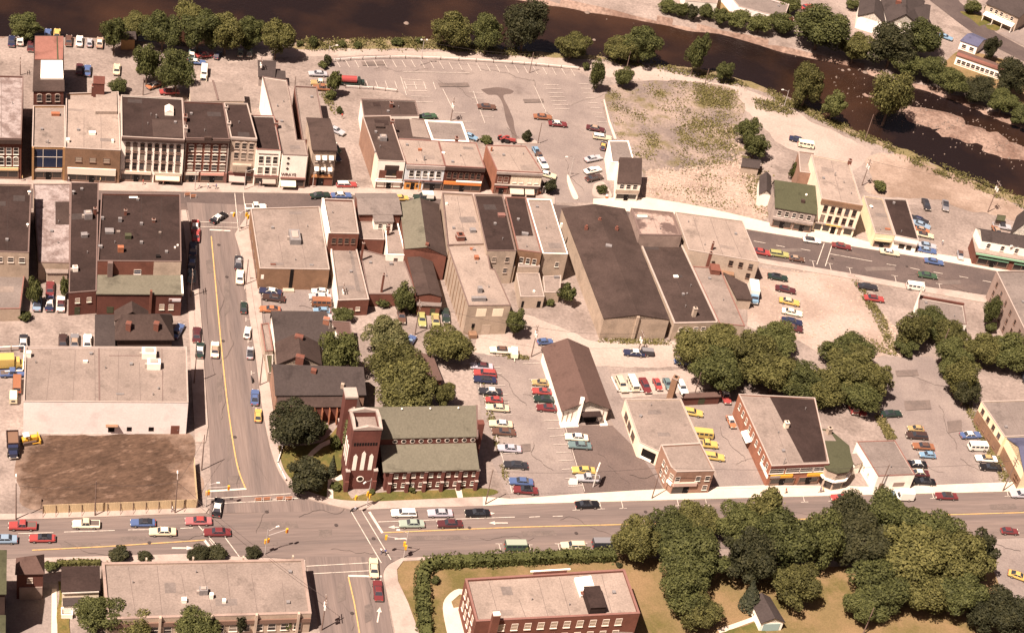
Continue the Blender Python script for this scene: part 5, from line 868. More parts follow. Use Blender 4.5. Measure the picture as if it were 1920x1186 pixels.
# tower
TT = [px(x, y, 17.6) for x, y in ((664, 802), (717, 801), (709, 769), (660, 770))]
tw = (TT[1]-TT[0]).length; td = (TT[3]-TT[0]).length
t0 = (Vector((TT[0].x, TT[0].y, 0))-A).dot(dx); tv = (Vector((TT[0].x, TT[0].y, 0))-A).dot(dy)
TQ = [(t0, tv), (t0+tw, tv), (t0+tw, tv+tw), (t0, tv+tw)]
TP = [Lc(u, v_, 0) for u, v_ in TQ]; T2 = [Vector((p.x, p.y)) for p in TP]; I2 = offset(T2, .45)
mb = MB(); n = 4; vs = [(p.x, p.y, -.5) for p in T2]+[(p.x, p.y, 17.0) for p in T2]+[(p.x, p.y, 17.0) for p in I2]+[(p.x, p.y, 15.6) for p in I2]; f = []
for i in range(4):
    j = (i+1) % 4; f += [(i, j, 4+j, 4+i), (4+i, 4+j, 8+j, 8+i), (8+i, 8+j, 12+j, 12+i)]
mb.add(vs, f); tower = mb.obj('tower', B_['brickp'], b.o); MB().prism(offset(T2, .43), 15.3, 15.7).obj('tower_roof', B_['rtan'], tower)
O2 = offset(T2, -.12); I3 = offset(T2, .5)
for i in range(4):                                            # parapet coping rising to a low peak in the middle of each side
    j = (i+1) % 4; mo = (O2[i]+O2[j])/2; mi = (I3[i]+I3[j])/2
    vs = [(O2[i].x, O2[i].y, 17.0), (mo.x, mo.y, 17.0), (O2[j].x, O2[j].y, 17.0), (I3[i].x, I3[i].y, 17.0), (mi.x, mi.y, 17.0), (I3[j].x, I3[j].y, 17.0)]
    vs += [(O2[i].x, O2[i].y, 17.35), (mo.x, mo.y, 18.0), (O2[j].x, O2[j].y, 17.35), (I3[i].x, I3[i].y, 17.35), (mi.x, mi.y, 18.0), (I3[j].x, I3[j].y, 17.35)]
    MB().add(vs, [(0, 1, 7, 6), (1, 2, 8, 7), (4, 3, 9, 10), (5, 4, 10, 11), (6, 7, 10, 9), (7, 8, 11, 10), (3, 4, 1, 0), (4, 5, 2, 1)]).obj('coping', B_['coping'], tower)
for q in range(9):
    o = MB().box(-.2, -.02, 0, .2, .3, .8).obj('louvre', B_['black'], tower, Lc(t0+.7+q*(tw-1.4)/8, tv-.03, 12.6)); o.rotation_euler = (0, 0, thx)
for k, hh in ((-1, 4.6), (0, 5.4), (1, 4.6)):
    o = MB().add([(-.42, -.06, 0), (.42, -.06, 0), (.42, -.06, hh-.7), (0, -.06, hh), (-.42, -.06, hh-.7), (-.42, .05, 0), (.42, .05, 0), (.42, .05, hh-.7), (0, .05, hh), (-.42, .05, hh-.7)], [(0, 1, 2, 3, 4), (0, 5, 6, 1), (1, 6, 7, 2), (2, 7, 8, 3), (3, 8, 9, 4), (4, 9, 5, 0)]).obj('lancet_window', B_['white'], tower, Lc(t0+tw/2+k*1.7, tv, 5.6)); o.rotation_euler = (0, 0, thx)
o = MB().tube((0, -.1, 0), (0, .05, 0), .8, n=12).obj('round_window', B_['white'], tower, Lc(t0+tw/2, tv, 3.0)); o.rotation_euler = (0, 0, thx); o2 = MB().tube((0, -.14, .12), (0, .05, .12), .58, n=12).obj('pane', B_['glass'], o)
for (u, v_) in ((t0-.35, tv-.6), (t0+tw-.35, tv-.6)):
    o = MB().box(0, 0, -.4, .8, 1.2, 5.6).box(-.06, -.06, 5.6, .86, .9, 5.85, 1).box(-.02, -.3, -.4, .82, .3, 3.0).obj('buttress', [B_['brickp'], B_['coping']], tower, Lc(u, v_, 0)); o.rotation_euler = (0, 0, thx)
# north-west turret, west front strip and ivy
o = MB().box(0, 0, -.5, 2.6, 3.0, 14.2).box(-.1, -.1, 14.2, 2.7, 3.1, 14.7, 1).obj('turret', [B_['brickp'], B_['coping']], b.o, Lc(-.4, n1-.4, 0)); o.rotation_euler = (0, 0, thx)
ch_l = (Lc(LN+.1, nr-1, 0)); o = MB().box(0, 0, -.5, 1.4, 1.4, 13).obj('chimney', B_['brickp'], b.o, Lc(LN-.1, nr-3.6, 0)); o.rotation_euler = (0, 0, thx)
for (u, v_) in ((-.5, 8.2), (-.5, 16.5)):
    o = MB().box(0, 0, -.4, .8, .9, 5.0).box(-.06, -.06, 5.0, .86, .96, 5.25, 1).obj('buttress', [B_['brickp'], B_['coping']], b.o, Lc(u, v_, 0)); o.rotation_euler = (0, 0, thx)
for vv in (tv+2.2, tv+3.6, tv+5.0):
    o = MB().box(-.07, -.35, 0, .05, .35, 5.6).obj('lancet_window', B_['white'], tower, Lc(t0, vv, 5.2)); o.rotation_euler = (0, 0, thx)
church = b; CH = dict(A=A, dx=dx, dy=dy, nr=nr, n0=n0, n1=n1, thx=thx, t0=t0, tv=tv, tw=tw)
# ================================================================ vehicles
def paint(c, key=None):
    if min(c) < .5: g_ = sum(c)/3; c = tuple((v*.74+g_*.26)*.76 for v in c)
    k = 'car paint %.3f %.3f %.3f' % c; return flat(k, c, .38, .45, coat=.25)
CC = dict(navy=(.02, .03, .09), blue=(.06, .13, .34), lblue=(.22, .36, .52), sky=(.16, .36, .56), white=(.74, .72, .66), cream=(.72, .62, .38), ivory=(.74, .68, .52), yellow=(.72, .44, .03), taxi=(.70, .47, .05), orange=(.50, .16, .04), red=(.44, .035, .03), dred=(.20, .02, .025), maroon=(.11, .022, .028), pink=(.50, .12, .13), brown=(.15, .07, .045), tan=(.42, .29, .19), dbrown=(.07, .035, .03), black=(.012, .012, .016), dark=(.035, .035, .045), grey=(.22, .22, .24), silver=(.44, .45, .50), lilac=(.47, .45, .54), green=(.05, .12, .06), dgreen=(.02, .045, .035), mint=(.33, .43, .35), pgreen=(.36, .44, .33), ygreen=(.42, .42, .10), teal=(.13, .23, .24), gold=(.5, .33, .10), rust=(.34, .12, .04))
CHR = flat('chrome', (.6, .58, .55), .25, .6, metal=.9); TYRE = flat('tyre rubber', (.018, .016, .016), .9); CGL = flat('car glass', (.03, .035, .045), .08, .8); RIM = flat('wheel rim', (.45, .43, .4), .4, metal=.7); HL = flat('headlight glass', (.75, .72, .62), .15, .8); TL = flat('tail light red', (.4, .02, .015), .3)
def loft(st, zb=.32):
    """st: (x, ztop, halfwidth) from rear to front"""
    mb = MB(); vs = []; k = 8
    for x, zt, w_ in st:
        zm = zb+(zt-zb)*.62
        vs += [(x, -w_*.93, zb), (x, -w_, zb+.18), (x, -w_, zm), (x, -w_*.90, zt), (x, w_*.90, zt), (x, w_, zm), (x, w_, zb+.18), (x, w_*.93, zb)]
    f = []
    for i in range(len(st)-1):
        for j in range(k):
            a = i*k+j; b_ = i*k+(j+1) % k; f.append((a, a+k, b_+k, b_))
    f.append(tuple(range(k))); f.append(tuple(reversed(range((len(st)-1)*k, len(st)*k)))); mb.add(vs, f); return mb
def house_glass(b0, b1, t0, t1, zb, zt, wb, wt):              # greenhouse: glazed sides, painted roof
    g = MB().add([(b0, -wb, zb), (b1, -wb, zb), (b1, wb, zb), (b0, wb, zb), (t0, -wt, zt), (t1, -wt, zt), (t1, wt, zt), (t0, wt, zt)], [(0, 1, 5, 4), (1, 2, 6, 5), (2, 3, 7, 6), (3, 0, 4, 7), (4, 5, 6, 7)])
    r = MB().add([(t0-.05, -wt-.03, zt-.03), (t1+.05, -wt-.03, zt-.03), (t1+.05, wt+.03, zt-.03), (t0-.05, wt+.03, zt-.03), (t0+.12, -wt+.1, zt+.06), (t1-.12, -wt+.1, zt+.06), (t1-.12, wt-.1, zt+.06), (t0+.12, wt-.1, zt+.06)], [(0, 1, 5, 4), (1, 2, 6, 5), (2, 3, 7, 6), (3, 0, 4, 7), (4, 5, 6, 7), (3, 2, 1, 0)])
    def bar(a, c, r_=.05): r.tube(a, c, r_, n=4)
    for s in (-1, 1):
        bar((b0, s*wb, zb), (t0, s*wt, zt)); bar((b1, s*wb, zb), (t1, s*wt, zt)); m_ = (b0+b1)/2+.05; mt = (t0+t1)/2; bar((m_, s*wb, zb), (mt, s*wt, zt), .045)
    return g, r
SPEC = {
 'sedan': dict(st=[(-2.7, .72, .86), (-2.62, .86, .94), (-1.75, .93, .97), (1.0, .93, .98), (2.45, .86, .94), (2.68, .72, .86)], g=(-1.72, 1.08, -1.05, .38, .90, 1.38, .82, .64), wb=(-1.6, 1.62), L=2.68),
 'coupe': dict(st=[(-2.45, .70, .82), (-2.36, .86, .9), (-1.5, .90, .93), (.8, .88, .93), (2.3, .80, .9), (2.5, .68, .82)], g=(-1.9, .85, -.95, .12, .87, 1.28, .78, .60), wb=(-1.45, 1.5), L=2.48),
 'wagon': dict(st=[(-2.72, .74, .88), (-2.66, .9, .95), (-1.7, .94, .97), (1.0, .93, .98), (2.45, .86, .94), (2.68, .72, .86)], g=(-2.6, 1.08, -2.35, .4, .90, 1.42, .84, .68), wb=(-1.6, 1.62), L=2.7),
 'compact': dict(st=[(-2.05, .66, .72), (-1.95, .84, .79), (-1.2, .90, .81), (.7, .88, .81), (1.85, .78, .77), (2.02, .66, .7)], g=(-1.75, .8, -1.15, .15, .86, 1.36, .70, .56), wb=(-1.25, 1.25), L=2.03),
 'pickup': dict(st=[(-2.75, .92, .92), (-2.7, .94, .96), (-.9, .96, .97), (1.0, 1.02, .97), (2.4, .98, .94), (2.6, .80, .88)], g=(-.75, .95, -.6, .5, .98, 1.72, .84, .72), wb=(-1.65, 1.65), L=2.68),
}
def parts_for(kind):
    if kind in CACHE: return CACHE[kind]
    out = []                                                # (name, mesh, slot kind, parentindex, loc)
    if kind in SPEC:
        s = SPEC[kind]; body = loft(s['st']); g, r = house_glass(*s['g'])
        if kind == 'pickup': body.box(-2.6, -.72, .90, -.95, .72, .962, 1)
        out.append(('body', body.me('body', [paint(CC['white']), flat('bed liner', (.10, .08, .07), .9)]), 'c', None)); out.append(('window_glass', g.me('window_glass', CGL), None, None)); out.append(('roof', r.me('roof', paint(CC['white'])), 'r', None))
        W_2 = s['st'][2][2]; zw = .33; wheels = s['wb']; L_ = s['L']; zb_ = .52; rad = .34
    else:
        body = MB(); L_ = 2.4; W_2 = .95; wheels = (-1.5, 1.5); zb_ = .5; rad = .36
        if kind == 'van':
            body.box(-2.35, -.95, .35, 2.3, .95, 1.15, 0, 0, 0); body.box(-2.35, -.95, 1.15, 2.3, .95, 1.95, 0, .12, .12); gl = MB()
            gl.add([(2.318, -.75, 1.2), (2.318, .75, 1.2), (2.24, .7, 1.78), (2.24, -.7, 1.78)], [(0, 1, 2, 3)])
            for s in (-1, 1):
                for x0, x1 in ((1.2, 2.0), (.1, 1.0), (-1.0, -.1), (-2.1, -1.2)):
                    y0 = s*(.95+.012-.01*1); y1 = s*(.862); f_ = [(0, 1, 2, 3)] if s < 0 else [(3, 2, 1, 0)]
                    gl.add([(x0, y0, 1.2), (x1, y0, 1.2), (x1, s*.885, 1.72), (x0, s*.885, 1.72)], f_)
            gl.add([(-2.366, -.7, 1.2), (-2.366, .7, 1.2), (-2.29, .65, 1.75), (-2.29, -.65, 1.75)], [(3, 2, 1, 0)])
            r = MB().box(-2.25, -.84, 1.94, 2.2, .84, 2.03, 0, .1, .1)
        elif kind == 'camper':
            return parts_for_camper()
        elif kind == 'box_truck':
            L_ = 3.6; W_2 = 1.1; wheels = (-2.2, 2.4); zb_ = .6; rad = .45
            body.box(1.5, -1.0, .5, 3.5, 1.0, 1.3); body.box(1.5, -1.0, 1.3, 2.7, 1.0, 2.2, 0, .12, .08); body.box(-3.5, -1.0, .5, 1.5, 1.0, .75)
            gl = MB().add([(2.712, -.85, 1.35), (2.712, .85, 1.35), (2.6, .8, 2.1), (2.6, -.8, 2.1)], [(0, 1, 2, 3)])
            r = MB().box(-3.6, -1.2, .76, 1.4, 1.2, 3.1)
        elif kind == 'dump_truck':
            L_ = 3.6; W_2 = 1.15; wheels = (-2.2, -1.1, 2.4); zb_ = .6; rad = .52
            body.box(2.3, -.8, .6, 3.5, .8, 1.6); body.box(1.2, -1.05, .6, 2.3, 1.05, 2.3, 0, .1, .06)
            gl = MB().add([(2.312, -.9, 1.65), (2.312, .9, 1.65), (2.22, .85, 2.2), (2.22, -.85, 2.2)], [(0, 1, 2, 3)])
            r = MB().box(-3.4, -1.15, .9, 1.0, 1.15, 1.1); r.box(-3.4, -1.25, 1.1, 1.0, -1.13, 2.1); r.box(-3.4, 1.13, 1.1, 1.0, 1.25, 2.1); r.box(-3.4, -1.13, 1.1, -3.28, 1.13, 2.1); r.box(.88, -1.13, 1.1, 1.0, 1.13, 2.4); r.box(-3.25, -1.1, 1.1, .85, 1.1, 1.7, 1)
        elif kind == 'tank_truck':
            L_ = 3.6; W_2 = 1.1; wheels = (-2.2, 2.4); zb_ = .6; rad = .45
            body.box(1.5, -1.0, .5, 2.4, 1.0, 2.2, 0, .1, .08); body.box(2.4, -.8, .5, 3.5, .8, 1.4); body.box(-3.4, -1.0, .5, 1.5, 1.0, .8)
            gl = MB().add([(2.412, -.85, 1.5), (2.412, .85, 1.5), (2.33, .8, 2.1), (2.33, -.8, 2.1)], [(0, 1, 2, 3)]); r = MB().tube((-3.3, 0, 1.75), (1.2, 0, 1.75), .98, n=12)
        elif kind == 'tractor':
            L_ = 1.6; W_2 = .7; wheels = (); body.box(-.3, -.3, .6, 1.6, .3, 1.3, 0, .08, .05); body.box(-1.1, -.4, .6, -.3, .4, 1.0)
            gl = MB().box(-1.0, -.25, 1.0, -.6, .25, 1.35); r = MB()
            for s in (-1, 1): r.box(-1.4, s*.75-.2, 1.35, -.2, s*.75+.2, 1.45)
            for s in (-1, 1): body.tube((-.8, s*.55, .68), (-.8, s*.95, .68), .68, n=12, m=1); body.tube((1.2, s*.5, .36), (1.2, s*.75, .36), .36, n=10, m=1)
        elif kind == 'trailer':
            L_ = 1.6; W_2 = .85; wheels = (-.1,); body.box(-1.6, -.85, .45, 1.5, .85, 1.6, 0, .08, .08); body.box(1.5, -.06, .4, 2.6, .06, .5); gl = MB().box(-1.62, -.4, .9, -1.55, .4, 1.3); r = MB().box(-1.45, -.7, 1.6, 1.35, .7, 1.7)
        out.append(('body', body.me('body', [paint(CC['white']), TYRE]), 'c', None)); out.append(('window_glass', gl.me('window_glass', CGL), None, None))
        out.append((dict(box_truck='cargo_box', dump_truck='tipper_body', tank_truck='tank', tractor='mudguards').get(kind, 'roof'), r.me('roof', [paint(CC['white']), flat('load of soil', (.15, .09, .06), 1)]), 'r', None))
    wh = MB().tube((0, -.11, 0), (0, .11, 0), rad, n=12).me('wheel', TYRE); rm = MB().tube((0, -.12, 0), (0, .12, 0), rad*.56, n=10).me('rim', RIM)
    for x in wheels:
        for s in (-1, 1): out.append(('wheel', wh, None, None, (x, s*(W_2-.07), rad))); out.append(('rim', rm, None, len(out)-1, (0, 0, 0)))
    if kind != 'tractor' and kind != 'trailer':
        for s, nm in ((1, 'bumper'), (-1, 'bumper')):
            out.append((nm, MB().box(-.09, -W_2*.93, 0, .09, W_2*.93, .16).me('bumper', CHR), None, None, (s*(L_+.02), 0, zb_-.06)))
        for s in (-1, 1):
            out.append(('headlight', MB().box(-.04, -.14, 0, .05, .14, .14).me('headlight', HL), None, None, (L_+.0, s*W_2*.66, zb_+.12))); out.append(('tail_light', MB().box(-.05, -.16, 0, .04, .16, .12).me('tail_light', TL), None, None, (-L_-.0, s*W_2*.66, zb_+.13)))
    CACHE[kind] = out; return out
def vehicle(kind, x, y, a, col, roof=None, label='', group=None, z=.13, cat=None, name=None):
    h = hdg(x, y, a); c = px(x, y, z+.6); o = empty(name or dict(sedan='car', coupe='car', wagon='station_wagon', compact='car', pickup='pickup_truck', van='van').get(kind, kind), (c.x, c.y, z), h)
    cat = cat or dict(sedan='car', coupe='car', wagon='station wagon', compact='car', pickup='pickup truck', van='van').get(kind, kind.replace('_', ' ')); tag(o, label, cat, group)
    made = []
    for p in parts_for(kind):
        q = bpy.data.objects.new(p[0], p[1]); COL.objects.link(q); q.parent = made[p[3]] if p[3] is not None else o
        if len(p) > 4: q.location = p[4]
        if p[2]:
            q.material_slots[0].link = 'OBJECT'; q.material_slots[0].material = paint(CC[col if p[2] == 'c' else (roof or col)])
        made.append(q)
    return o
s_, c_, w_k, p_, v_, k_ = 'sedan', 'coupe', 'wagon', 'pickup', 'van', 'compact'
CARS = [
# top-left riverside gravel yard
(s_, 22, 77, 85, 'navy', None, 'navy car at the far left of the riverside row'), (v_, 38, 76, 85, 'white', None, 'white van between a navy and a maroon car by the river'), (s_, 58, 86, 85, 'maroon', None, 'maroon car just left of the tall red-roofed building'), (s_, 90, 64, 85, 'blue', None, 'blue car half hidden behind the red roof by the river'), (s_, 107, 64, 85, 'taxi', None, 'yellow car half hidden behind the red roof by the river'), (s_, 129, 76, 85, 'brown', None, 'brown car first right of the red-roofed building by the river'), (s_, 149, 77, 85, 'white', None, 'white car second right of the red roof by the river'), (k_, 168, 80, 85, 'silver', None, 'silver-blue small car in the riverside row left of the hut'), (s_, 187, 80, 85, 'tan', 'ivory', 'beige car with a pale roof at the right end of the riverside row'),
(s_, 164, 132, 85, 'blue', None, 'blue car alone on the gravel right of the red-roofed building'), (s_, 149, 129, 85, 'maroon', None, 'maroon car in the shadow of the red-roofed building'), (s_, 219, 130, 85, 'cream', None, 'cream car alone in the middle of the gravel yard'),
(s_, 291, 159, 20, 'orange', 'white', 'orange car with a white roof under the two big yard trees'), (s_, 318, 172, 0, 'red', None, 'bright red car below the two big yard trees'), (s_, 360, 103, 85, 'teal', 'white', 'teal car with a white roof under the riverside trees'), (s_, 385, 103, 5, 'red', None, 'red car under the riverside trees'), (k_, 408, 103, 60, 'navy', None, 'navy small car under the riverside trees'), (k_, 451, 99, 85, 'pgreen', None, 'pale green car under the riverside trees, left of its twin'), (k_, 468, 99, 85, 'mint', None, 'pale green car at the right end of the riverside tree row'), (c_, 369, 116, -5, 'blue', 'white', 'blue and white car beside the parked cars under the riverside trees'), (v_, 383, 134, 85, 'white', None, 'long white van right of the two big yard trees'), (s_, 382, 147, 85, 'ivory', None, 'white car just below the long white van'),
(s_, 596, 138, 178, 'silver', None, 'silver car at the west entrance of the big parking lot'), (p_, 600, 156, 175, 'gold', 'ivory', 'yellow pickup truck beside the lot entrance tree'), (p_, 604, 165, 175, 'rust', None, 'orange pickup truck below the yellow pickup by the lot entrance tree'),
# upper lot
(s_, 802, 218, 5, 'green', None, 'green car behind the dark-roofed rear building in the upper lot'), (s_, 913, 200, -3, 'brown', None, 'brown car alone in the middle of the big parking lot'), (s_, 1018, 219, -5, 'rust', None, 'red-brown car above the dark red one in the big parking lot'), (s_, 1046, 232, -5, 'dred', 'white', 'dark red car with a bright roof in the big parking lot'), (s_, 1117, 241, -12, 'maroon', 'tan', 'maroon car with a tan roof at the east edge of the big lot'), (w_k, 1129, 257, -8, 'cream', 'white', 'cream station wagon behind the low shop at the lot edge'), (k_, 1131, 273, 80, 'navy', 'yellow', 'navy small car half hidden beside the low shop at the lot edge'), (s_, 1112, 297, 12, 'silver', None, 'silver-grey car angled near the lot exit'), (s_, 1111, 319, 14, 'white', None, 'white car angled near the lot exit'), (s_, 1114, 333, 14, 'dbrown', None, 'dark brown car angled just below the white one at the lot exit'), (k_, 1006, 283, -60, 'sky', None, 'light blue small car at the top of the line beside the corner shop'), (k_, 1012, 293, -60, 'brown', None, 'brown small car second in the line beside the corner shop'), (s_, 1018, 305, -60, 'white', 'lilac', 'white and lilac car third in the line beside the corner shop'), (s_, 1025, 327, -15, 'cream', 'white', 'cream car beside the lower end of the corner shop'), (k_, 883, 256, -20, 'sky', None, 'sky blue small car beside the grey-roofed annexe'),
(s_, 630, 244, -25, 'silver', None, 'silver car in the sandy lane beside the stone-fronted shop'), (s_, 629, 276, -60, 'green', 'white', 'green car in the shadow of the stone-fronted shop'), (s_, 629, 292, -60, 'navy', None, 'navy car deep in the shadow of the stone-fronted shop'), (w_k, 650, 346, 0, 'red', 'white', 'red station wagon with a white roof at the mouth of the lane'),
# main street
(s_, 410, 408, 33, 'black', 'white', 'black car with a white roof turning at the junction'), (s_, 600, 366, 5, 'dgreen', None, 'dark green car parked behind the white party wall'), (s_, 640, 366, 0, 'blue', 'white', 'blue car with a white roof parked behind the stained-roof shop'), (k_, 752, 371, 0, 'yellow', None, 'yellow small car partly hidden behind the house-like shop'), (p_, 480, 388, 0, 'white', None, 'white pickup truck at the corner store by the junction'),
(s_, 366, 424, 87, 'red', 'white', 'red and white car at the top of the shaded kerb'), (s_, 368, 440, 87, 'red', None, 'bright red car parked second at the shaded kerb'), (s_, 362, 466, 87, 'navy', None, 'navy car third at the shaded kerb'), (s_, 360, 492, 87, 'dark', 'blue', 'dark car with a blue roof fourth at the shaded kerb'), (s_, 359, 518, 87, 'teal', None, 'teal car at the lower end of the shaded kerb'),
(s_, 447, 492, 87, 'dark', 'grey', 'dark car parked above the white one on the cross street'), (s_, 450, 519, 87, 'ivory', 'white', 'white car parked behind the dark one on the cross street'), (k_, 457, 576, 87, 'dgreen', None, 'dark green small car parked alone on the cross street'), (k_, 464, 623, 80, 'white', None, 'small rounded white car on the cross street'), (k_, 469, 661, 87, 'silver', 'dark', 'silver car with a dark window roof on the cross street'), (c_, 478, 744, 87, 'blue', None, 'blue car parked above the yellow one on the cross street'), (k_, 484, 778, 87, 'yellow', None, 'yellow car parked opposite the large dark tree'), (s_, 403, 655, 88, 'ivory', 'tan', 'cream car driving up the cross street'), (s_, 369, 627, 88, 'maroon', None, 'maroon car parked above the green one on the cross street'), (s_, 375, 656, 85, 'dgreen', 'white', 'dark green car with a white roof beside the big flat-roofed building'), (s_, 333, 620, 60, 'blue', None, 'blue car tucked beside the hip-roofed house'),
# store lot by the corner store
(s_, 507, 546, 172, 'navy', 'white', 'navy car with a white roof behind the corner store'), (s_, 513, 558, 172, 'dbrown', None, 'dark brown car below the navy one behind the corner store'), (c_, 506, 579, 178, 'orange', None, 'orange car in the corner store lot'), (k_, 600, 546, 175, 'white', None, 'white small car against the white party wall'), (s_, 600, 556, 178, 'silver', 'white', 'silver and white car second against the party wall'), (v_, 602, 568, 178, 'rust', None, 'rust-orange van against the party wall'), (k_, 603, 582, 178, 'sky', None, 'sky blue small car below the orange van'), (s_, 602, 594, 178, 'silver', 'white', 'silver car half hidden behind the slate roof'),
# left yard
(s_, 70, 568, 85, 'lblue', 'navy', 'light blue car in the yard behind the silver-roofed building'), (s_, 93, 568, 87, 'navy', 'white', 'navy car between the blue and the white one in the yard'), (s_, 114, 569, 88, 'white', 'maroon', 'white car with a maroon top in the yard'), (s_, 94, 541, 87, 'dred', None, 'dark red car behind the navy one in the yard'), (s_, 44, 641, 88, 'dark', 'white', 'dark car behind the left corner of the big flat roof'), (s_, 118, 640, 88, 'dbrown', None, 'dark brown car behind the big flat-roofed building'), (s_, 140, 640, 88, 'grey', 'tan', 'grey car behind the big flat-roofed building'), (s_, 164, 641, 88, 'white', None, 'white car behind the big flat-roofed building'),
(v_, 32, 722, 88, 'rust', None, 'rust-orange van beside the big flat-roofed building'), (p_, 24, 699, 2, 'blue', None, 'blue pickup truck inside the white-fenced yard at the left edge'),
# behind church
(s_, 753, 592, -85, 'brown', None, 'brown car under the tree beside the lean-to'), (s_, 791, 598, -83, 'ygreen', None, 'yellow-green car nearer the tree beside the lean-to'), (s_, 817, 601, -85, 'ygreen', 'gold', 'yellow-green car beside the dark green car'), (s_, 836, 591, -83, 'dgreen', None, 'dark green car against the tan-walled rear building'), (s_, 768, 641, 58, 'blue', 'lblue', 'blue car angled between the leafy trees'), (s_, 939, 656, 177, 'ivory', 'brown', 'white car with a brown roof in the rear lane'), (k_, 1022, 640, 5, 'blue', None, 'small blue car behind the maroon-roofed store'), (s_, 1189, 661, 175, 'navy', 'white', 'navy car with a white roof towing in the rear lane'), (k_, 1279, 678, 172, 'blue', None, 'small blue car beside the big clump of trees'),
(w_k, 1166, 720, -66, 'cream', None, 'cream station wagon at the left of the row behind the cream-walled garage'), (v_, 1187, 720, -66, 'ivory', 'white', 'cream van second in the row behind the cream-walled garage'), (s_, 1210, 722, -66, 'dred', None, 'crimson car third in the row behind the garage'), (k_, 1233, 720, -66, 'red', None, 'bright red small car fourth in the row behind the garage'), (k_, 1252, 719, -66, 'teal', None, 'teal small car fifth in the row behind the garage'), (s_, 1279, 725, -66, 'white', None, 'white car right of the tall brick flue'),
# church lot, left column
(s_, 903, 686, 176, 'lilac', 'maroon', 'lilac car with a maroon roof at the top of the church lot'), (w_k, 909, 699, 176, 'red', None, 'red station wagon second from the top of the church lot'), (s_, 909, 711, 176, 'navy', 'dark', 'navy car between the red station wagon and the dark white-roofed car'), (s_, 919, 733, 176, 'dark', 'white', 'dark car with a white roof in the church lot'), (k_, 926, 749, 176, 'red', None, 'bright red small car above the pale yellow car in the church lot'), (s_, 933, 764, 176, 'cream', None, 'pale yellow car below the small red one in the church lot'), (s_, 939, 794, 176, 'cream', 'white', 'pale yellow car with a white roof above the brown one'), (s_, 944, 809, 176, 'brown', None, 'brown car in the church lot level with the church roof'), (s_, 955, 840, 176, 'lilac', None, 'lilac car beside the church wall'), (s_, 967, 871, 176, 'dark', None, 'charcoal car near the foot of the church lot'), (s_, 977, 902, 176, 'blue', None, 'mid blue car above the dark red one at the foot of the church lot'), (s_, 985, 918, 176, 'dred', 'black', 'dark red car with a black roof at the foot of the church lot'),
(k_, 1013, 717, 176, 'gold', None, 'orange-yellow small car at the top of the row along the store'), (c_, 1017, 733, 176, 'red', None, 'bright red car second in the row along the maroon-roofed store'), (s_, 1022, 748, 176, 'dgreen', None, 'dark green car third in the row along the maroon-roofed store'), (s_, 1027, 764, 176, 'dred', None, 'dark red car last in the row along the maroon-roofed store'), (s_, 1081, 819, 176, 'ivory', 'white', 'cream car in front of the maroon-roofed store'), (s_, 1087, 834, 176, 'teal', None, 'teal car beside the cream one in front of the store'), (s_, 1094, 881, 178, 'taxi', None, 'orange taxi beside the lot sign'), (p_, 1102, 896, 178, 'silver', None, 'pale blue pickup truck under the lot sign'), (s_, 1101, 945, 2, 'black', None, 'black car parked alone at the bright pavement kerb'),
# garage yard
(w_k, 1297, 772, -10, 'taxi', None, 'yellow wagon nearest the back of the garage yard'), (v_, 1318, 814, -6, 'taxi', None, 'yellow van with a sign in the middle of the garage yard'), (p_, 1325, 832, -6, 'taxi', None, 'yellow pickup truck just below the yellow van'), (w_k, 1337, 855, -8, 'taxi', None, 'yellow wagon at the foot of the garage yard'), (k_, 1371, 790, -66, 'orange', 'white', 'orange car against the brick wall of the long building'),
(v_, 1599, 763, -70, 'red', 'white', 'red van with a white roof under the trees'), (s_, 1614, 765, -66, 'red', None, 'red car beside the red and white van'), (s_, 1671, 775, 3, 'dgreen', None, 'dark green car alone near the weedy strip'), (k_, 1717, 803, 176, 'gold', None, 'orange car at the top of the right-hand lot row'), (w_k, 1719, 816, 176, 'dbrown', None, 'dark brown station wagon second in the right-hand lot row'), (s_, 1731, 836, 176, 'rust', 'brown', 'red-brown car third in the right-hand lot row'), (k_, 1739, 852, 176, 'sky', None, 'bright blue small car in the right-hand lot row'), (s_, 1717, 869, 176, 'black', 'white', 'black car with a white roof beside the white garage'), (s_, 1721, 886, 176, 'maroon', 'ivory', 'maroon car with a pale roof beside the white garage'), (s_, 1733, 902, 176, 'black', None, 'black car at the pavement beside the white garage'),
(s_, 1820, 815, 2, 'blue', 'white', 'blue car with a white roof beside the cream and brown building'), (v_, 1833, 838, 178, 'white', None, 'white van beside the cream and brown building'), (s_, 1849, 859, 176, 'white', 'gold', 'white car with a gold roof below the white van'), (s_, 1857, 875, 176, 'black', None, 'black car below the white and gold one'), (p_, 1925, 850, -80, 'orange', None, 'orange truck half hidden by the right edge'), (s_, 1922, 705, -70, 'dark', None, 'dark car cut off by the right edge behind the cream building'),
# lower road
(p_, 42, 985, 180, 'red', None, 'red pickup truck in the lane next to the board fence'), (p_, 161, 982, 180, 'ivory', 'cream', 'cream pickup truck with a loaded bed'), (c_, 268, 979, 180, 'blue', 'dark', 'blue car with a black top in front of the board fence'), (s_, 372, 976, 180, 'pink', 'red', 'pinkish red car waiting near the corner'), (s_, 407, 997, 180, 'dred', None, 'dark red car crossing the crosswalk lines'), (s_, 305, 996, 180, 'cream', 'ivory', 'pale yellow car in the middle lane'), (c_, 79, 1008, 180, 'red', 'black', 'red car with a black roof in the inner lane'), (s_, 6, 1010, 180, 'lblue', None, 'light blue car cut off by the left edge'), (s_, 408, 950, 80, 'black', 'white', 'black car with a white roof turning the corner'),
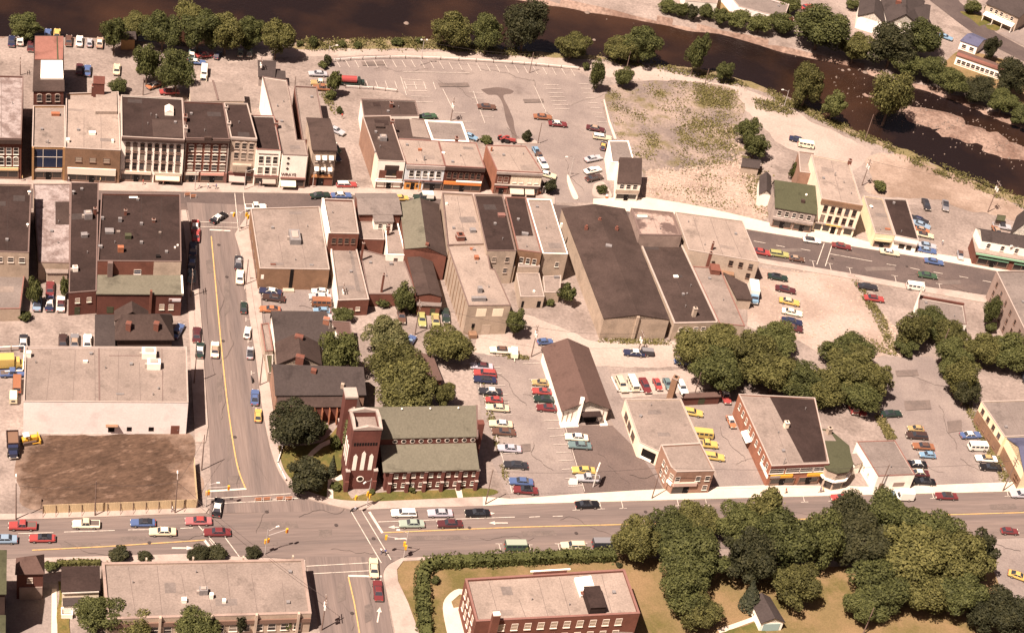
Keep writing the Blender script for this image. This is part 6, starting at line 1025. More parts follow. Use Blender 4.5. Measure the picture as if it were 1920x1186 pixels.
(w_k, 757, 961, 180, 'white', None, 'white station wagon waiting at the stop line'), (s_, 825, 961, 180, 'lilac', 'silver', 'lilac-grey car second in the outer lane'), (s_, 895, 961, 180, 'black', None, 'black car third in the outer lane'), (s_, 772, 981, 180, 'mint', None, 'mint green car in the inner lane at the stop line'), (s_, 843, 981, 180, 'maroon', None, 'maroon car behind the mint green one'), (v_, 967, 1024, 0, 'green', 'pgreen', 'green van parked by the clipped hedge'), (w_k, 1075, 1022, 180, 'cream', None, 'cream wagon parked between the green van and the grey van'), (v_, 1131, 1020, 0, 'dark', 'grey', 'dark grey van parked by the trees'), (s_, 701, 1064, 93, 'cream', None, 'pale yellow car at the crossing of the south street'), (s_, 709, 1106, 95, 'dred', None, 'crimson car waiting behind the pale yellow one'),
(c_, 1577, 932, 180, 'red', None, 'bright red car parked above the tree crowns'), (p_, 1672, 930, 178, 'lblue', None, 'light blue pickup truck beside the tree crowns'), (s_, 1774, 929, 178, 'dred', 'dbrown', 'dark red car parked on the right of the lower road'), (s_, 1915, 926, 178, 'silver', None, 'silver car at the right edge of the lower road'), (k_, 1893, 995, -3, 'dred', None, 'crimson car right of the large tree mass'), (c_, 1911, 1079, -20, 'yellow', None, 'yellow car at the lower right edge'),
# right of the main street
(s_, 1458, 519, -10, 'dgreen', 'black', 'dark green car at the top of the gravel lot'), (s_, 1473, 542, -12, 'maroon', None, 'maroon car second in the gravel lot'), (s_, 1480, 565, -12, 'yellow', 'cream', 'yellow car in the gravel lot'), (s_, 1485, 585, -12, 'ivory', None, 'cream car in the gravel lot'), (s_, 1485, 602, -12, 'navy', None, 'navy car in the gravel lot'), (s_, 1486, 614, -12, 'maroon', 'brown', 'maroon car at the foot of the gravel lot row'), (w_k, 1461, 476, -8, 'ygreen', None, 'olive station wagon parked on the main street'), (k_, 1494, 485, -8, 'brown', 'tan', 'small brown car parked behind the olive wagon'), (s_, 1427, 472, -10, 'red', None, 'red car emerging from behind the pinkish flat roof'), (c_, 1522, 450, -8, 'white', 'dark', 'white sports car in front of the tall cream building'), (s_, 1578, 461, -10, 'dred', None, 'dark red car at the crossing of the main street'), (s_, 1668, 473, -10, 'cream', 'white', 'cream car in front of the low tan-roofed shop'), (s_, 1751, 490, -10, 'blue', None, 'blue car driving beside the gravel opening'), (s_, 1739, 516, -8, 'green', None, 'green car in the near lane of the main street'), (v_, 1716, 538, -8, 'white', None, 'white van beside the tall billboard'), (s_, 1627, 537, -7, 'dark', None, 'dark car beside the weedy fence line'), (s_, 1639, 559, -7, 'red', 'dred', 'red car below the dark one beside the weedy fence line'), (s_, 1737, 383, -70, 'dark', None, 'dark car left of its neighbour on the open gravel'), (s_, 1773, 385, -88, 'grey', 'dark', 'dark grey car on the open gravel near the utility pole'), (s_, 1724, 412, -20, 'dark', 'navy', 'dark navy car at the top of the row by the dark-roofed shop'), (s_, 1727, 421, -20, 'lblue', None, 'light blue car second in the row by the dark-roofed shop'), (k_, 1730, 431, -15, 'orange', 'tan', 'orange car in the row by the dark-roofed shop'), (c_, 1734, 440, -12, 'cream', 'brown', 'cream convertible-like car in the row by the dark-roofed shop'), (s_, 1738, 460, -10, 'silver', 'lblue', 'silver-blue car beside the low white-fronted shop'), (s_, 1738, 469, -10, 'blue', 'lblue', 'blue car nearest the street beside the low white-fronted shop'), (k_, 1801, 478, -83, 'silver', 'brown', 'silver car with a brown roof beside the red shop front'), (s_, 1497, 262, -15, 'navy', None, 'navy car on the track beside the white van'), (v_, 1511, 272, -10, 'ivory', None, 'white van on the track by the riverside trees'), (p_, 1879, 424, -10, 'silver', 'dark', 'silver truck beside the white gabled barn'), (s_, 1870, 434, -60, 'rust', 'tan', 'rusty car beside the white gabled barn'),
(c_, 1773, 69, -20, 'sky', None, 'sky blue car near the blue-roofed house'), (s_, 1513, 13, 10, 'red', None, 'red car at the top edge across the river'), (k_, 1478, 33, -20, 'dred', None, 'dark red car hidden among the far bank trees'),
]
for kd, x, y, a, c1, c2, lb in CARS: vehicle(kd, x, y, a, c1, c2, lb)
vehicle('tank_truck', 660, 155, -3, 'dgreen', 'red', 'dark green truck with a red tank at the edge of the big lot', cat='tank truck')
vehicle('box_truck', 1412, 553, -82, 'sky', 'white', 'white box truck with a blue cab beside the dark annexe', cat='box truck')
vehicle('box_truck', 14, 684, 2, 'taxi', 'taxi', 'yellow truck inside the white-fenced yard at the left edge', cat='truck')
vehicle('dump_truck', 24, 836, -87, 'navy', 'dbrown', 'dark blue tipper truck beside the dug soil', cat='dump truck')
vehicle('tractor', 944, 260, 15, 'red', 'red', 'red tractor behind the car park planting bed, left of its twin', cat='tractor'); vehicle('tractor', 956, 263, -10, 'red', 'red', 'red tractor nearest the planting bed', cat='tractor')
vehicle('trailer', 25, 746, 88, 'cream', 'ivory', 'cream trailer beside the big flat-roofed building', cat='trailer'); vehicle('trailer', 964, 663, -85, 'ivory', 'white', 'white box trailer beside the rear lane car', cat='trailer')
vehicle('trailer', 1213, 661, 175, 'dark', 'grey', 'small dark trailer behind the towing car', cat='trailer')
# camper body on a pickup
t = vehicle('pickup', 793, 370, 178, 'dgreen', 'dgreen', 'dark green pickup truck carrying a white camper body'); MB().box(-2.7, -.98, .97, -.8, .98, 2.2, 0, .08, .08).box(-.8, -.9, 1.82, .3, .9, 2.2).obj('camper_body', paint(CC['white']), t)
t = vehicle('pickup', 1690, 931, 178, 'white', 'white', 'white box-bodied truck behind the light blue pickup'); MB().box(-2.7, -.98, .97, .6, .98, 2.5, 0, .06, .06).obj('box_body', paint(CC['white']), t)
# bulldozer
c = px(55, 828, .1); o = empty('bulldozer', c, hdg(55, 828, 10)); tag(o, 'yellow bulldozer with a white canopy on the dug soil', 'bulldozer'); Y_ = flat('digger yellow', (.55, .30, .03), .5)
MB().box(-.4, -.5, .6, 1.6, .5, 1.5, 0, .05, .05).box(-1.5, -.6, .6, -.4, .6, 1.2).obj('body', Y_, o)
for s in (-1, 1): MB().box(-1.7, s*.85-.25, 0, 1.6, s*.85+.25, .8, 0, .35, .02).obj('track', flat('steel track', (.08, .05, .04), .8), o)
MB().box(1.9, -1.4, .1, 2.1, 1.4, 1.2).box(.4, -1.25, .35, 1.9, -1.12, .5).box(.4, 1.12, .35, 1.9, 1.25, .5).obj('blade', Y_, o); MB().box(-1.3, -.7, 2.2, -.1, .7, 2.3).tube((-1.2, -.6, 1.2), (-1.2, -.6, 2.2), .04).tube((-1.2, .6, 1.2), (-1.2, .6, 2.2), .04).tube((-.2, -.6, 1.4), (-.2, -.6, 2.2), .04).tube((-.2, .6, 1.4), (-.2, .6, 2.2), .04).obj('canopy', paint(CC['white']), o)
# tow truck with crane
t = vehicle('pickup', 1360, 742, -70, 'red', 'white', 'red and white wrecker truck with a raised crane jib', cat='tow truck', name='tow_truck'); MB().tube((-1.2, 0, 1), (-3.0, 0, 3.6), .12).tube((-1.2, .5, 1), (-1.9, 0, 2.1), .07).tube((-1.2, -.5, 1), (-1.9, 0, 2.1), .07).obj('crane_jib', paint(CC['white']), t)
# motorcycles
def motorbike(x, y, a, lb, col='dred'):
    c = px(x, y, .13); o = empty('motorcycle', c, hdg(x, y, a)); tag(o, lb, 'motorcycle'); MB().box(-.5, -.13, .45, .5, .13, .85, 0, .1, .02).box(-.8, -.12, .8, -.1, .12, .92, 1).obj('body', [paint(CC[col]), TYRE], o)
    for u in (-.72, .72): MB().tube((u, -.06, .33), (u, .06, .33), .33, n=10).obj('wheel', TYRE, o)
    MB().tube((.72, 0, .33), (.45, 0, 1.0), .04).tube((.45, -.35, 1.0), (.45, .35, 1.0), .03).obj('handlebar', CHR, o)
motorbike(15, 589, 5, 'motorcycle at the left edge of the yard'); motorbike(22, 591, 20, 'motorcycle beside the tree at the left yard', 'dark'); motorbike(472, 713, 100, 'motorcycle parked at the cross street kerb', 'dark')
motorbike(664, 957, 20, 'motorcycle stopped at the crosswalk below the church', 'lilac')
# ================================================================ vegetation
def leafmat(key, c1, c2, c3):
    m = bpy.data.materials.new(key); m.use_nodes = True; n = m.node_tree.nodes; L = m.node_tree.links; b = n['Principled BSDF']
    b.inputs['Roughness'].default_value = .7; b.inputs['Specular IOR Level'].default_value = .2
    g = n.new('ShaderNodeNewGeometry'); tc = n.new('ShaderNodeTexCoord'); nz = n.new('ShaderNodeTexNoise'); nz.inputs['Scale'].default_value = 3.2; nz.inputs['Detail'].default_value = 2; L.new(tc.outputs['Object'], nz.inputs[0])
    ad = n.new('ShaderNodeMath'); ad.operation = 'ADD'; mm = n.new('ShaderNodeMath'); mm.operation = 'MULTIPLY_ADD'; L.new(g.outputs['Random Per Island'], mm.inputs[0]); mm.inputs[1].default_value = .5; mm.inputs[2].default_value = -.25
    L.new(nz.outputs[0], ad.inputs[0]); L.new(mm.outputs[0], ad.inputs[1])
    oi = n.new('ShaderNodeObjectInfo'); m2 = n.new('ShaderNodeMath'); m2.operation = 'MULTIPLY_ADD'; L.new(oi.outputs['Random'], m2.inputs[0]); m2.inputs[1].default_value = .3; L.new(ad.outputs[0], m2.inputs[2])
    r = n.new('ShaderNodeValToRGB'); e = r.color_ramp.elements; e[0].position = .35; e[0].color = (*c1, 1); e[1].position = 1.0; e[1].color = (*c3, 1); q = e.new(.68); q.color = (*c2, 1)
    L.new(m2.outputs[0], r.inputs[0]); L.new(r.outputs[0], b.inputs['Base Color'])
    tr = n.new('ShaderNodeBsdfTranslucent'); L.new(r.outputs[0], tr.inputs[0]); mx = n.new('ShaderNodeMixShader'); mx.inputs[0].default_value = .22
    L.new(b.outputs[0], mx.inputs[1]); L.new(tr.outputs[0], mx.inputs[2]); L.new(mx.outputs[0], n['Material Output'].inputs[0]); return m
LM = dict(a=leafmat('green leaves', (.038, .044, .015), (.076, .085, .028), (.118, .126, .043)), o=leafmat('olive leaves', (.050, .050, .017), (.098, .098, .032), (.148, .142, .048)),
          d=leafmat('dark leaves', (.024, .027, .013), (.038, .040, .018), (.058, .058, .025)), p=leafmat('pale green leaves', (.07, .076, .032), (.125, .125, .052), (.18, .17, .08)), c=leafmat('spruce needles', (.03, .036, .022), (.05, .056, .032), (.08, .085, .045)), w=leafmat('weed leaves', (.10, .095, .035), (.15, .135, .052), (.20, .175, .08)))
BARK = mat('bark', (.12, .085, .065), .15, 2, .1, 5)
def leaves(pts, nrm, size, rg):
    n = len(pts); nrm = nrm/np.linalg.norm(nrm, axis=1, keepdims=True)
    r = rg.normal(size=(n, 3)); u = np.cross(nrm, r); u /= np.linalg.norm(u, axis=1, keepdims=True); v = np.cross(nrm, u)
    s = size*rg.uniform(.55, 1.35, (n, 1)); a = rg.uniform(.6, 1.0, (n, 1))
    V = np.stack([pts-u*s-v*s*a*.3, pts+v*s*a*.8-u*s*.15, pts+u*s+v*s*a*.2, pts-v*s*a*.8+u*s*.2], 1).reshape(-1, 3)
    return V, np.arange(n*4).reshape(-1, 4)
def leafmesh(name, V, Fq, m, core=None):
    nv = len(V); nf = len(Fq); me = bpy.data.meshes.new(name)
    if core: cv, cf = core; V = np.vstack([V, cv])
    me.from_pydata(V.tolist(), [], Fq.tolist()+([tuple(nv+i for i in f) for f in cf] if core else [])); me.materials.append(m); me.update(); return me
def crown(kind, var, n, ls, flatten=1.0, open_=0.0):
    k = ('crown', kind, var, n)
    if k in CACHE: return CACHE[k]
    rg = np.random.default_rng(100+var*7+n)
    nl = 24+var*3; d = rg.normal(size=(nl, 3)); d[:, 2] = d[:, 2]*.8+.12; d /= np.linalg.norm(d, axis=1, keepdims=True)
    lc = d*rg.uniform(.42, .84, (nl, 1)); lr = rg.uniform(.17, .40, nl)
    if kind in 'c': lc = None
    if lc is not None:
        w_ = lr**2; idx = rg.choice(nl, n, p=w_/w_.sum()); dd = rg.normal(size=(n, 3)); dd[:, 2] += .25; dd /= np.linalg.norm(dd, axis=1, keepdims=True)
        P = lc[idx]+dd*lr[idx, None]*(.72+.4*rg.uniform(0, 1, (n, 1))**.8+.12*np.abs(rg.normal(size=(n, 1)))*(rg.uniform(size=(n, 1)) < .12)); nr_ = dd+rg.normal(size=(n, 3))*.55
        m = int(n*.22); q = rg.normal(size=(m, 3)); q /= np.linalg.norm(q, axis=1, keepdims=True); fill_ = q*rg.uniform(.3, .68, (m, 1))
        if open_ < .25: P = np.vstack([P, fill_]); nr_ = np.vstack([nr_, q+rg.normal(size=(m, 3))*.4])
        core = None
    else:
        z = rg.uniform(0, 1, n)**.8; lay = np.floor(z*9)/9; rad = (1-z)*(.75+.35*((z*9) % 1 < .5)); th = rg.uniform(0, 6.283, n)
        P = np.stack([np.cos(th)*rad*rg.uniform(.75, 1, n), np.sin(th)*rad*rg.uniform(.75, 1, n), z*2-1], 1); nr_ = np.stack([np.cos(th), np.sin(th), .9+0*z], 1)+rg.normal(size=(n, 3))*.4
        core = (np.array([(math.cos(i)*.6, math.sin(i)*.6, -.95) for i in np.arange(0, 6.2, .7)]+[(0, 0, .8)]), [(i, (i+1) % 9, 9) for i in range(9)])
    V, Fq = leaves(P, nr_, ls, rg); CACHE[k] = leafmesh('crown', V, Fq, LM[kind], core); return CACHE[k]
def trunkmesh(var):
    k = ('trunk', var)
    if k in CACHE: return CACHE[k]
    rg = random.Random(var); mb = MB(); mb.tube((0, 0, -.06), (.01, 0, .5), .055, .035); 
    for i in range(5):
        a = rg.uniform(0, 6.28); mb.tube((.01, 0, .38+i*.05), (math.cos(a)*.4, math.sin(a)*.4, .8+rg.uniform(-.1, .1)), .024, .008, 5)
    mb.tube((.01, 0, .5), (0, .02, .95), .033, .008, 5); CACHE[k] = mb.me('trunk', BARK); return CACHE[k]
NT = [0]
def tree(kind, cx, cy, rx, ry, label, trunk=None, group=None, name=None, cat=None, dens=1.0, open_=0.0):
    """crown seen as an ellipse rx x ry pixels around (cx, cy): real radius, height and position follow"""
    NT[0] += 1; var = NT[0] % 7; s = pscale(cx, cy+ry*.6); R = rx/s*(1.07 if group in (G1, G2, G5) else 1.0); sn = math.sin(PITCH-.05); cs = math.cos(PITCH-.05)
    V_ = math.sqrt(max((ry/s)**2-(R*sn)**2, (.62*R*cs)**2))/cs
    th = trunk if trunk is not None else (0.0 if R < 2 else min(1.6, .3*V_)); zc = th+V_
    c = px(cx, cy, zc); small = R < 2.3
    big = R > 4.6; n = 15000 if big else (7500 if not small else 1800); ls = .042 if big else (.06 if not small else .12)
    if kind == 'c': n = 2500; ls = .11
    nm = name or ('shrub' if small and kind != 'c' else ('spruce' if kind == 'c' else 'tree')); ct = cat or ('shrub' if nm == 'shrub' else 'tree')
    o = empty(nm, (c.x, c.y, 0), random.uniform(0, 6.28)); tag(o, label, ct, group)
    q = new_obj('crown' if not small else 'foliage', crown(kind, var+(10 if open_ else 0), n, ls, open_=open_), o, (0, 0, zc)); q.scale = (R*random.uniform(.93, 1.07), R*random.uniform(.93, 1.07), V_); q.rotation_euler = (random.uniform(-.15, .15), random.uniform(-.15, .15), 0)
    t = new_obj('trunk', trunkmesh(var), o); t.scale = (R*1.0+.8, R*1.0+.8, zc+V_*.25) if not small else (R, R, zc)
    return o
G1 = 'trees crowding the lower right lawn'; G2 = 'trees in the clump behind the brick shops'; G3 = 'trees along the near river bank'; G4 = 'trees on the far river bank'; G5 = 'trees of the thicket in front of the stone hotel'; G6 = 'trees along the gravel yard at the top left'
TREES = [
 ('o', 1192, 1010, 44, 44, 'olive tree at the left end of the lower right grove', G1), ('a', 1248, 992, 48, 42, 'green tree second from the left along the road edge of the grove', G1), ('o', 1310, 975, 42, 28, 'olive tree reaching over the road edge, third from the left', G1), ('a', 1305, 1040, 60, 52, 'broad green tree inside the left half of the grove', G1), ('a', 1285, 1105, 48, 44, 'tree standing above the lowest crown at the left lawn edge', G1), ('o', 1308, 1142, 44, 34, 'lowest tree of the grove at the left, nearest the white garage', G1), ('a', 1385, 985, 44, 44, 'green tree at the road edge left of the tall pointed crown', G1), ('o', 1440, 955, 36, 38, 'tall tree whose top overlaps the brick shop pavement', G1), ('d', 1405, 1045, 56, 52, 'dark tree above the small spruce on the lawn', G1), ('a', 1470, 1015, 56, 56, 'large tree in the middle of the left half of the grove', G1), ('o', 1490, 1098, 48, 44, 'tree above the white garage, jutting into the dry lawn', G1), ('a', 1540, 1010, 44, 52, 'tree at the centre of the grove, left of the dark crown', G1), ('d', 1600, 962, 42, 38, 'dark tree reaching the parked red car at the road', G1), ('d', 1620, 1018, 52, 48, 'darkest round tree in the centre of the grove', G1), ('a', 1675, 968, 52, 44, 'tree beside the light blue pickup at the road edge', G1), ('o', 1700, 1040, 70, 58, 'largest yellow-olive tree in the right half of the grove', G1), ('a', 1760, 1000, 54, 46, 'green tree at the road edge right of the light blue pickup', G1), ('o', 1806, 1050, 58, 58, 'olive tree at the right end of the grove', G1), ('a', 1650, 1098, 52, 44, 'tree low in the grove beneath the darkest crown', G1), ('o', 1725, 1105, 56, 44, 'olive tree at the lower edge of the grove, right of centre', G1), ('a', 1795, 1112, 52, 46, 'green tree at the lower right edge of the grove', G1), ('a', 1622, 1132, 42, 32, 'lowest tree of the grove above the leaning pole', G1), ('d', 1835, 1035, 32, 46, 'dark narrow tree at the far right of the grove', G1), ('d', 1890, 1148, 46, 44, 'dark green tree in the lower right corner', G1), ('d', 1845, 1150, 34, 34, 'dark tree left of the corner tree at the lower right', G1), ('c', 1410, 1112, 24, 30, 'small spruce beside the white garage', None),
 ('o', 1305, 652, 42, 38, 'leftmost tree of the clump beside the open sandy yard', G2), ('o', 1362, 642, 46, 32, 'tree at the foot of the low pinkish-roofed workshop', G2), ('a', 1345, 692, 52, 38, 'tree at the lower left of the clump above the brown shed', G2), ('o', 1408, 668, 54, 46, 'tree in the centre left of the clump', G2), ('a', 1455, 640, 44, 32, 'tree below the parked cars of the gravel lot', G2), ('o', 1455, 700, 54, 42, 'broad tree above the pale roof of the long brick building', G2), ('a', 1505, 715, 46, 38, 'tree above the dark roof of the long brick building', G2), ('o', 1548, 728, 42, 34, 'tree just left of the red and white van', G2), ('o', 1600, 692, 54, 40, 'wide brownish-olive tree at the right of the clump', G2), ('a', 1590, 662, 48, 30, 'tree at the top right of the clump below the gravel lot', G2), ('o', 1642, 712, 34, 36, 'thin-leaved tree at the right edge casting shade on the lot', G2), ('a', 1610, 740, 40, 24, 'low tree hanging over the red and white van', G2),
 ('o', 1712, 618, 30, 34, 'tree at the left end of the thicket by the low flat building', G5), ('a', 1748, 605, 34, 20, 'tree along the front of the low flat building', G5), ('o', 1783, 625, 34, 28, 'tree at the inner corner of the thicket', G5), ('a', 1700, 648, 22, 18, 'low tree at the bottom left of the thicket', G5), ('a', 1790, 668, 34, 32, 'tree in the middle of the descending arm of the thicket', G5), ('o', 1802, 705, 36, 38, 'tree near the foot of the descending arm of the thicket', G5), ('d', 1812, 735, 22, 26, 'dark tree at the tip of the descending arm of the thicket', G5), ('o', 1845, 652, 38, 32, 'tree in the right arm of the thicket below the stone hotel', G5), ('a', 1896, 660, 38, 34, 'tree at the right edge of the thicket', G5), ('a', 1862, 582, 17, 28, 'dark green bushy tree against the stone hotel wall', None), ('a', 1858, 612, 12, 12, 'shrub at the foot of the bushy tree by the stone hotel', None),
 ('d', 555, 795, 52, 46, 'large dark round tree in the church corner lawn', None), ('d', 577, 892, 40, 34, 'dark drooping tree at the street corner below the church', None), ('a', 635, 662, 34, 46, 'tall tree rising over the terrace roofs', None), ('p', 722, 628, 46, 40, 'pale green tree behind the terrace', None), ('o', 742, 680, 52, 38, 'olive tree between the pale tree and the church tree', None), ('o', 765, 728, 62, 42, 'wide olive tree directly behind the church roof', None), ('o', 832, 738, 22, 26, 'thin tree beside the brown-roofed garage', None), ('o', 840, 645, 48, 32, 'round olive tree in the rear lane', None), ('a', 968, 602, 20, 26, 'tree against the corner of the tan rear building', None), ('a', 884, 602, 9, 22, 'narrow climber-like tree at the tan rear building corner', None), ('a', 718, 564, 15, 12, 'shrub beside the low workshop wall', None), ('a', 757, 556, 21, 27, 'young tree beside the low workshop', None), ('a', 775, 578, 9, 10, 'shrub under the young tree by the lean-to', None), ('a', 642, 588, 20, 14, 'bush by the brick workshop door', None), ('a', 1064, 550, 17, 20, 'young tree against the huge warehouse wall', None), ('a', 1032, 567, 8, 8, 'small shrub by the low tan shed roof', None),
 ('a', 628, 828, 11, 14, 'dark shrub beside the ivied church front', None), ('c', 624, 872, 12, 24, 'blue-grey spruce beside the church front', None), ('a', 629, 910, 10, 9, 'clipped round bush at the church path', None), ('a', 698, 921, 6, 5, 'small round bush left under the church windows', None), ('a', 773, 917, 7, 7, 'round bush at the middle of the church wall', None), ('a', 605, 805, 12, 14, 'bush between the large dark tree and the church path', None),
 ('a', 50, 50, 34, 16, 'low spreading tree at the far left of the river bank', G6), ('a', 214, 64, 24, 32, 'tree just left of the hut in the riverside yard', G6), ('o', 258, 48, 36, 24, 'tree behind the hut in the riverside yard', G6), ('a', 306, 58, 38, 34, 'tree right of the hut at the water edge', G6), ('o', 354, 22, 28, 20, 'tree standing highest against the dark river', G6), ('a', 372, 56, 38, 40, 'large tree in the middle of the riverside row', G6), ('o', 424, 62, 36, 36, 'olive tree above the pair of pale green cars', G6), ('a', 470, 62, 30, 30, 'tree second from the right end of the riverside row', G6), ('o', 519, 72, 33, 34, 'tree at the right end of the riverside row', G6), ('a', 276, 116, 24, 36, 'left one of the two big yard trees', None), ('a', 331, 134, 34, 38, 'right one of the two big yard trees', None), ('a', 222, 161, 19, 9, 'low bush behind the department store', None),
 ('d', 616, 112, 9, 11, 'small dark tree at the corner of the parking lot rail', None), ('a', 606, 122, 10, 8, 'low shrub left of the small dark tree', None), ('a', 627, 152, 14, 22, 'tree at the lot entrance beside the tank truck', None), ('a', 622, 178, 11, 10, 'shrub below the lot entrance tree', None), ('a', 637, 206, 7, 7, 'last shrub of the planted strip in the sandy lane', None), ('a', 588, 78, 9, 11, 'small bush on the bank right of the riverside row', None), ('a', 642, 82, 9, 7, 'bush on the bank above the parking rail', None), ('a', 672, 84, 9, 7, 'second bush on the bank above the parking rail', None), ('a', 562, 82, 7, 6, 'tiny bush beside the last riverside tree', None), ('a', 745, 78, 12, 7, 'bush on the bank left of the tall lot lamp', None), ('a', 787, 76, 8, 7, 'bush on the bank behind the tall lot lamp', None),
 ('o', 848, 54, 39, 34, 'round tree at the left of the near bank group', G3), ('a', 915, 60, 31, 34, 'round tree second in the near bank group', G3), ('d', 986, 46, 42, 46, 'tallest dark tree of the near bank group', G3), ('o', 1073, 85, 38, 22, 'low spreading tree right of the tallest bank tree', G3), ('o', 1166, 92, 34, 20, 'olive tree left of the large round bank tree', G3), ('a', 1204, 84, 40, 34, 'large round tree on the near bank', G3), ('a', 1307, 97, 19, 34, 'narrow upright tree standing against the water', G3), ('a', 1359, 133, 16, 18, 'small tree on the bank right of the narrow upright tree', G3), ('a', 1120, 138, 15, 27, 'tree at the corner of the lot and the track', None), ('a', 1171, 144, 18, 18, 'round bush on the edge of the vacant ground', None), ('a', 1100, 124, 8, 8, 'small bush at the end of the parking rail', None), ('o', 1516, 158, 30, 38, 'feathery tree at the bend of the track', G3), ('a', 1565, 196, 24, 27, 'tree right of the feathery tree by the water', G3), ('a', 1402, 243, 22, 24, 'upper tree of the pair at the edge of the vacant ground', None), ('a', 1417, 272, 24, 24, 'lower tree of the pair at the edge of the vacant ground', None),
 ('d', 988, 255, 9, 11, 'small dark bush in the planting bed of the lot', None), ('a', 1129, 355, 10, 10, 'round bush on the paved island at the lot exit', None), ('d', 1030, 347, 15, 14, 'dark bush at the corner of the half brick corner shop', None), ('a', 1490, 322, 9, 18, 'bush behind the green-roofed shop', None), ('a', 1650, 348, 15, 11, 'bush in the bare field behind the low shops', None), ('a', 1893, 449, 10, 11, 'bush beside the white gabled barn', None), ('a', 912, 262, 12, 5, 'low bush along the lot edge behind the shops', None),
 ('a', 1254, 12, 18, 11, 'bush at the left of the far bank by the top edge', G4), ('a', 1278, 18, 16, 14, 'bush second from the left on the far bank', G4), ('d', 1298, 22, 13, 14, 'dark bush third from the left on the far bank', G4), ('a', 1326, 22, 18, 14, 'small tree left of the far bank gap', G4), ('a', 1352, 30, 18, 16, 'small tree right of the far bank gap', G4), ('a', 1385, 36, 24, 18, 'tree below the pale green flat roof on the far bank', G4), ('a', 1425, 44, 26, 18, 'tree at the water edge left of the huge round tree', G4), ('a', 1466, 42, 24, 20, 'tree touching the left of the huge round tree', G4), ('a', 1540, 52, 56, 44, 'huge round tree on the far bank', G4), ('o', 1606, 88, 34, 28, 'olive tree between the two huge far bank trees', G4), ('d', 1675, 88, 52, 42, 'huge dark tree below the white-gabled house', G4), ('a', 1727, 70, 42, 34, 'green tree right of the huge dark tree', G4), ('a', 1700, 118, 34, 24, 'tree at the water edge under the huge dark tree', G4), ('a', 1748, 130, 34, 20, 'bushy tree below the red-roofed motel', G4), ('a', 1790, 152, 34, 20, 'bushy tree right below the motel', G4), ('d', 1838, 168, 32, 22, 'dark tree at the far bank bend', G4), ('a', 1882, 190, 32, 24, 'tree at the far bank near the right edge', G4), ('d', 1900, 145, 30, 34, 'dark tree right of the motel at the right edge', G4), ('d', 1860, 88, 15, 22, 'dark pointed tree beside the blue-roofed house', None), ('a', 1480, 8, 24, 14, 'tree behind the huge round tree at the top edge', None), ('a', 1600, 8, 14, 10, 'bush left of the large white-gabled house', None), ('a', 1824, 12, 18, 8, 'hedge-like bush beside the stone house', None), ('a', 1856, 20, 12, 7, 'bush in front of the stone house porch', None), ('a', 1920, 215, 26, 18, 'lowest far bank tree at the right edge', G4),
 ('a', 66, 548, 15, 28, 'narrow tree beside the red-parapet outbuilding', None), ('a', 122, 538, 11, 20, 'ivy-like bush beside the long dark-roofed building', None), ('a', 44, 592, 14, 6, 'low bush at the yard edge', None),
 ('a', 182, 1150, 50, 38, 'full green tree beside the small dark-roofed house', None), ('o', 262, 1166, 38, 26, 'olive tree in front of the long low building', None), ('a', 372, 1172, 46, 24, 'wide low tree below the long low building', None), ('d', 455, 1166, 14, 26, 'dark narrow tree in front of the long low building', None), ('a', 492, 1158, 10, 16, 'small tree right of the dark narrow one', None), ('a', 545, 1166, 12, 18, 'small tree at the right end of the long low building', None),
 ('d', 224, 1040, 20, 11, 'dark bush at the left of the road front of the long low building', None), ('d', 272, 1042, 14, 8, 'small dark bush second along the road front', None), ('d', 372, 1036, 22, 12, 'left of two merged dark bushes by the painted arrow', None), ('d', 408, 1036, 20, 11, 'right of two merged dark bushes by the painted arrow', None), ('d', 476, 1036, 18, 10, 'dark bush at the right end of the road front', None), ('a', 96, 1060, 14, 8, 'shrub between the brick house and the small dark-roofed house', None), ('a', 817, 1086, 9, 9, 'clipped ball bush inside the hedge corner', None), ('d', 1161, 1058, 7, 5, 'small bush at the hedge end', None),
]
for k_, cx, cy, rx, ry, lb, gp in TREES: tree(k_, cx, cy, rx, ry, lb, group=gp)
tree('o', 1675, 175, 42, 46, 'thin open tree with pale trunks standing in the river edge', trunk=3, open_=.3)
def hedge(pts, w_, h, label, kind='a', dens=9, z=0):
    P = [px(x, y) for x, y in pts]; c = P[0]; rg = np.random.default_rng(len(pts)*3+int(w_*10)); Vs = []; Ns = []; core = MB()
    for a, b_ in zip(P, P[1:]):
        d = (b_-a); L_ = d.length; d.normalize(); nn = Vector((-d.y, d.x, 0)); n = int(L_*(2*h+w_)*dens)
        t = rg.uniform(-.3, L_+.3, n); s = rg.uniform(-1, 1, n); top = rg.uniform(0, 1, n) < w_/(w_+2*h)
        wob = 1+.16*np.sin(t*.9+a.x)+.1*np.sin(t*2.3); y = np.where(top, s*w_/2, np.sign(s)*w_/2*(1+.1*rg.normal(size=n)))*wob; zz = np.where(top, h*(1+.1*rg.normal(size=n))*wob, rg.uniform(.1, 1, n)*h)
        pos = np.array([a.x-c.x, a.y-c.y, z])+t[:, None]*np.array(d)+y[:, None]*np.array(nn)+zz[:, None]*np.array([0, 0, 1]); Vs.append(pos)
        Ns.append(np.where(top[:, None], np.array([0, 0, 1.]), np.sign(s)[:, None]*np.array(nn))+rg.normal(size=(n, 3))*.5)
        q = [a-c-d*.2+nn*w_*.4, a-c-d*.2-nn*w_*.4, b_-c+d*.2-nn*w_*.4, b_-c+d*.2+nn*w_*.4]; core.prism(ccw(q), -.1, h*.85)
    V, Fq = leaves(np.vstack(Vs), np.vstack(Ns), .26, rg); o = new_obj('hedge', leafmesh('hedge', V, Fq, LM[kind], (np.array(core.v), core.f)), None, c); tag(o, label, 'hedge'); return o
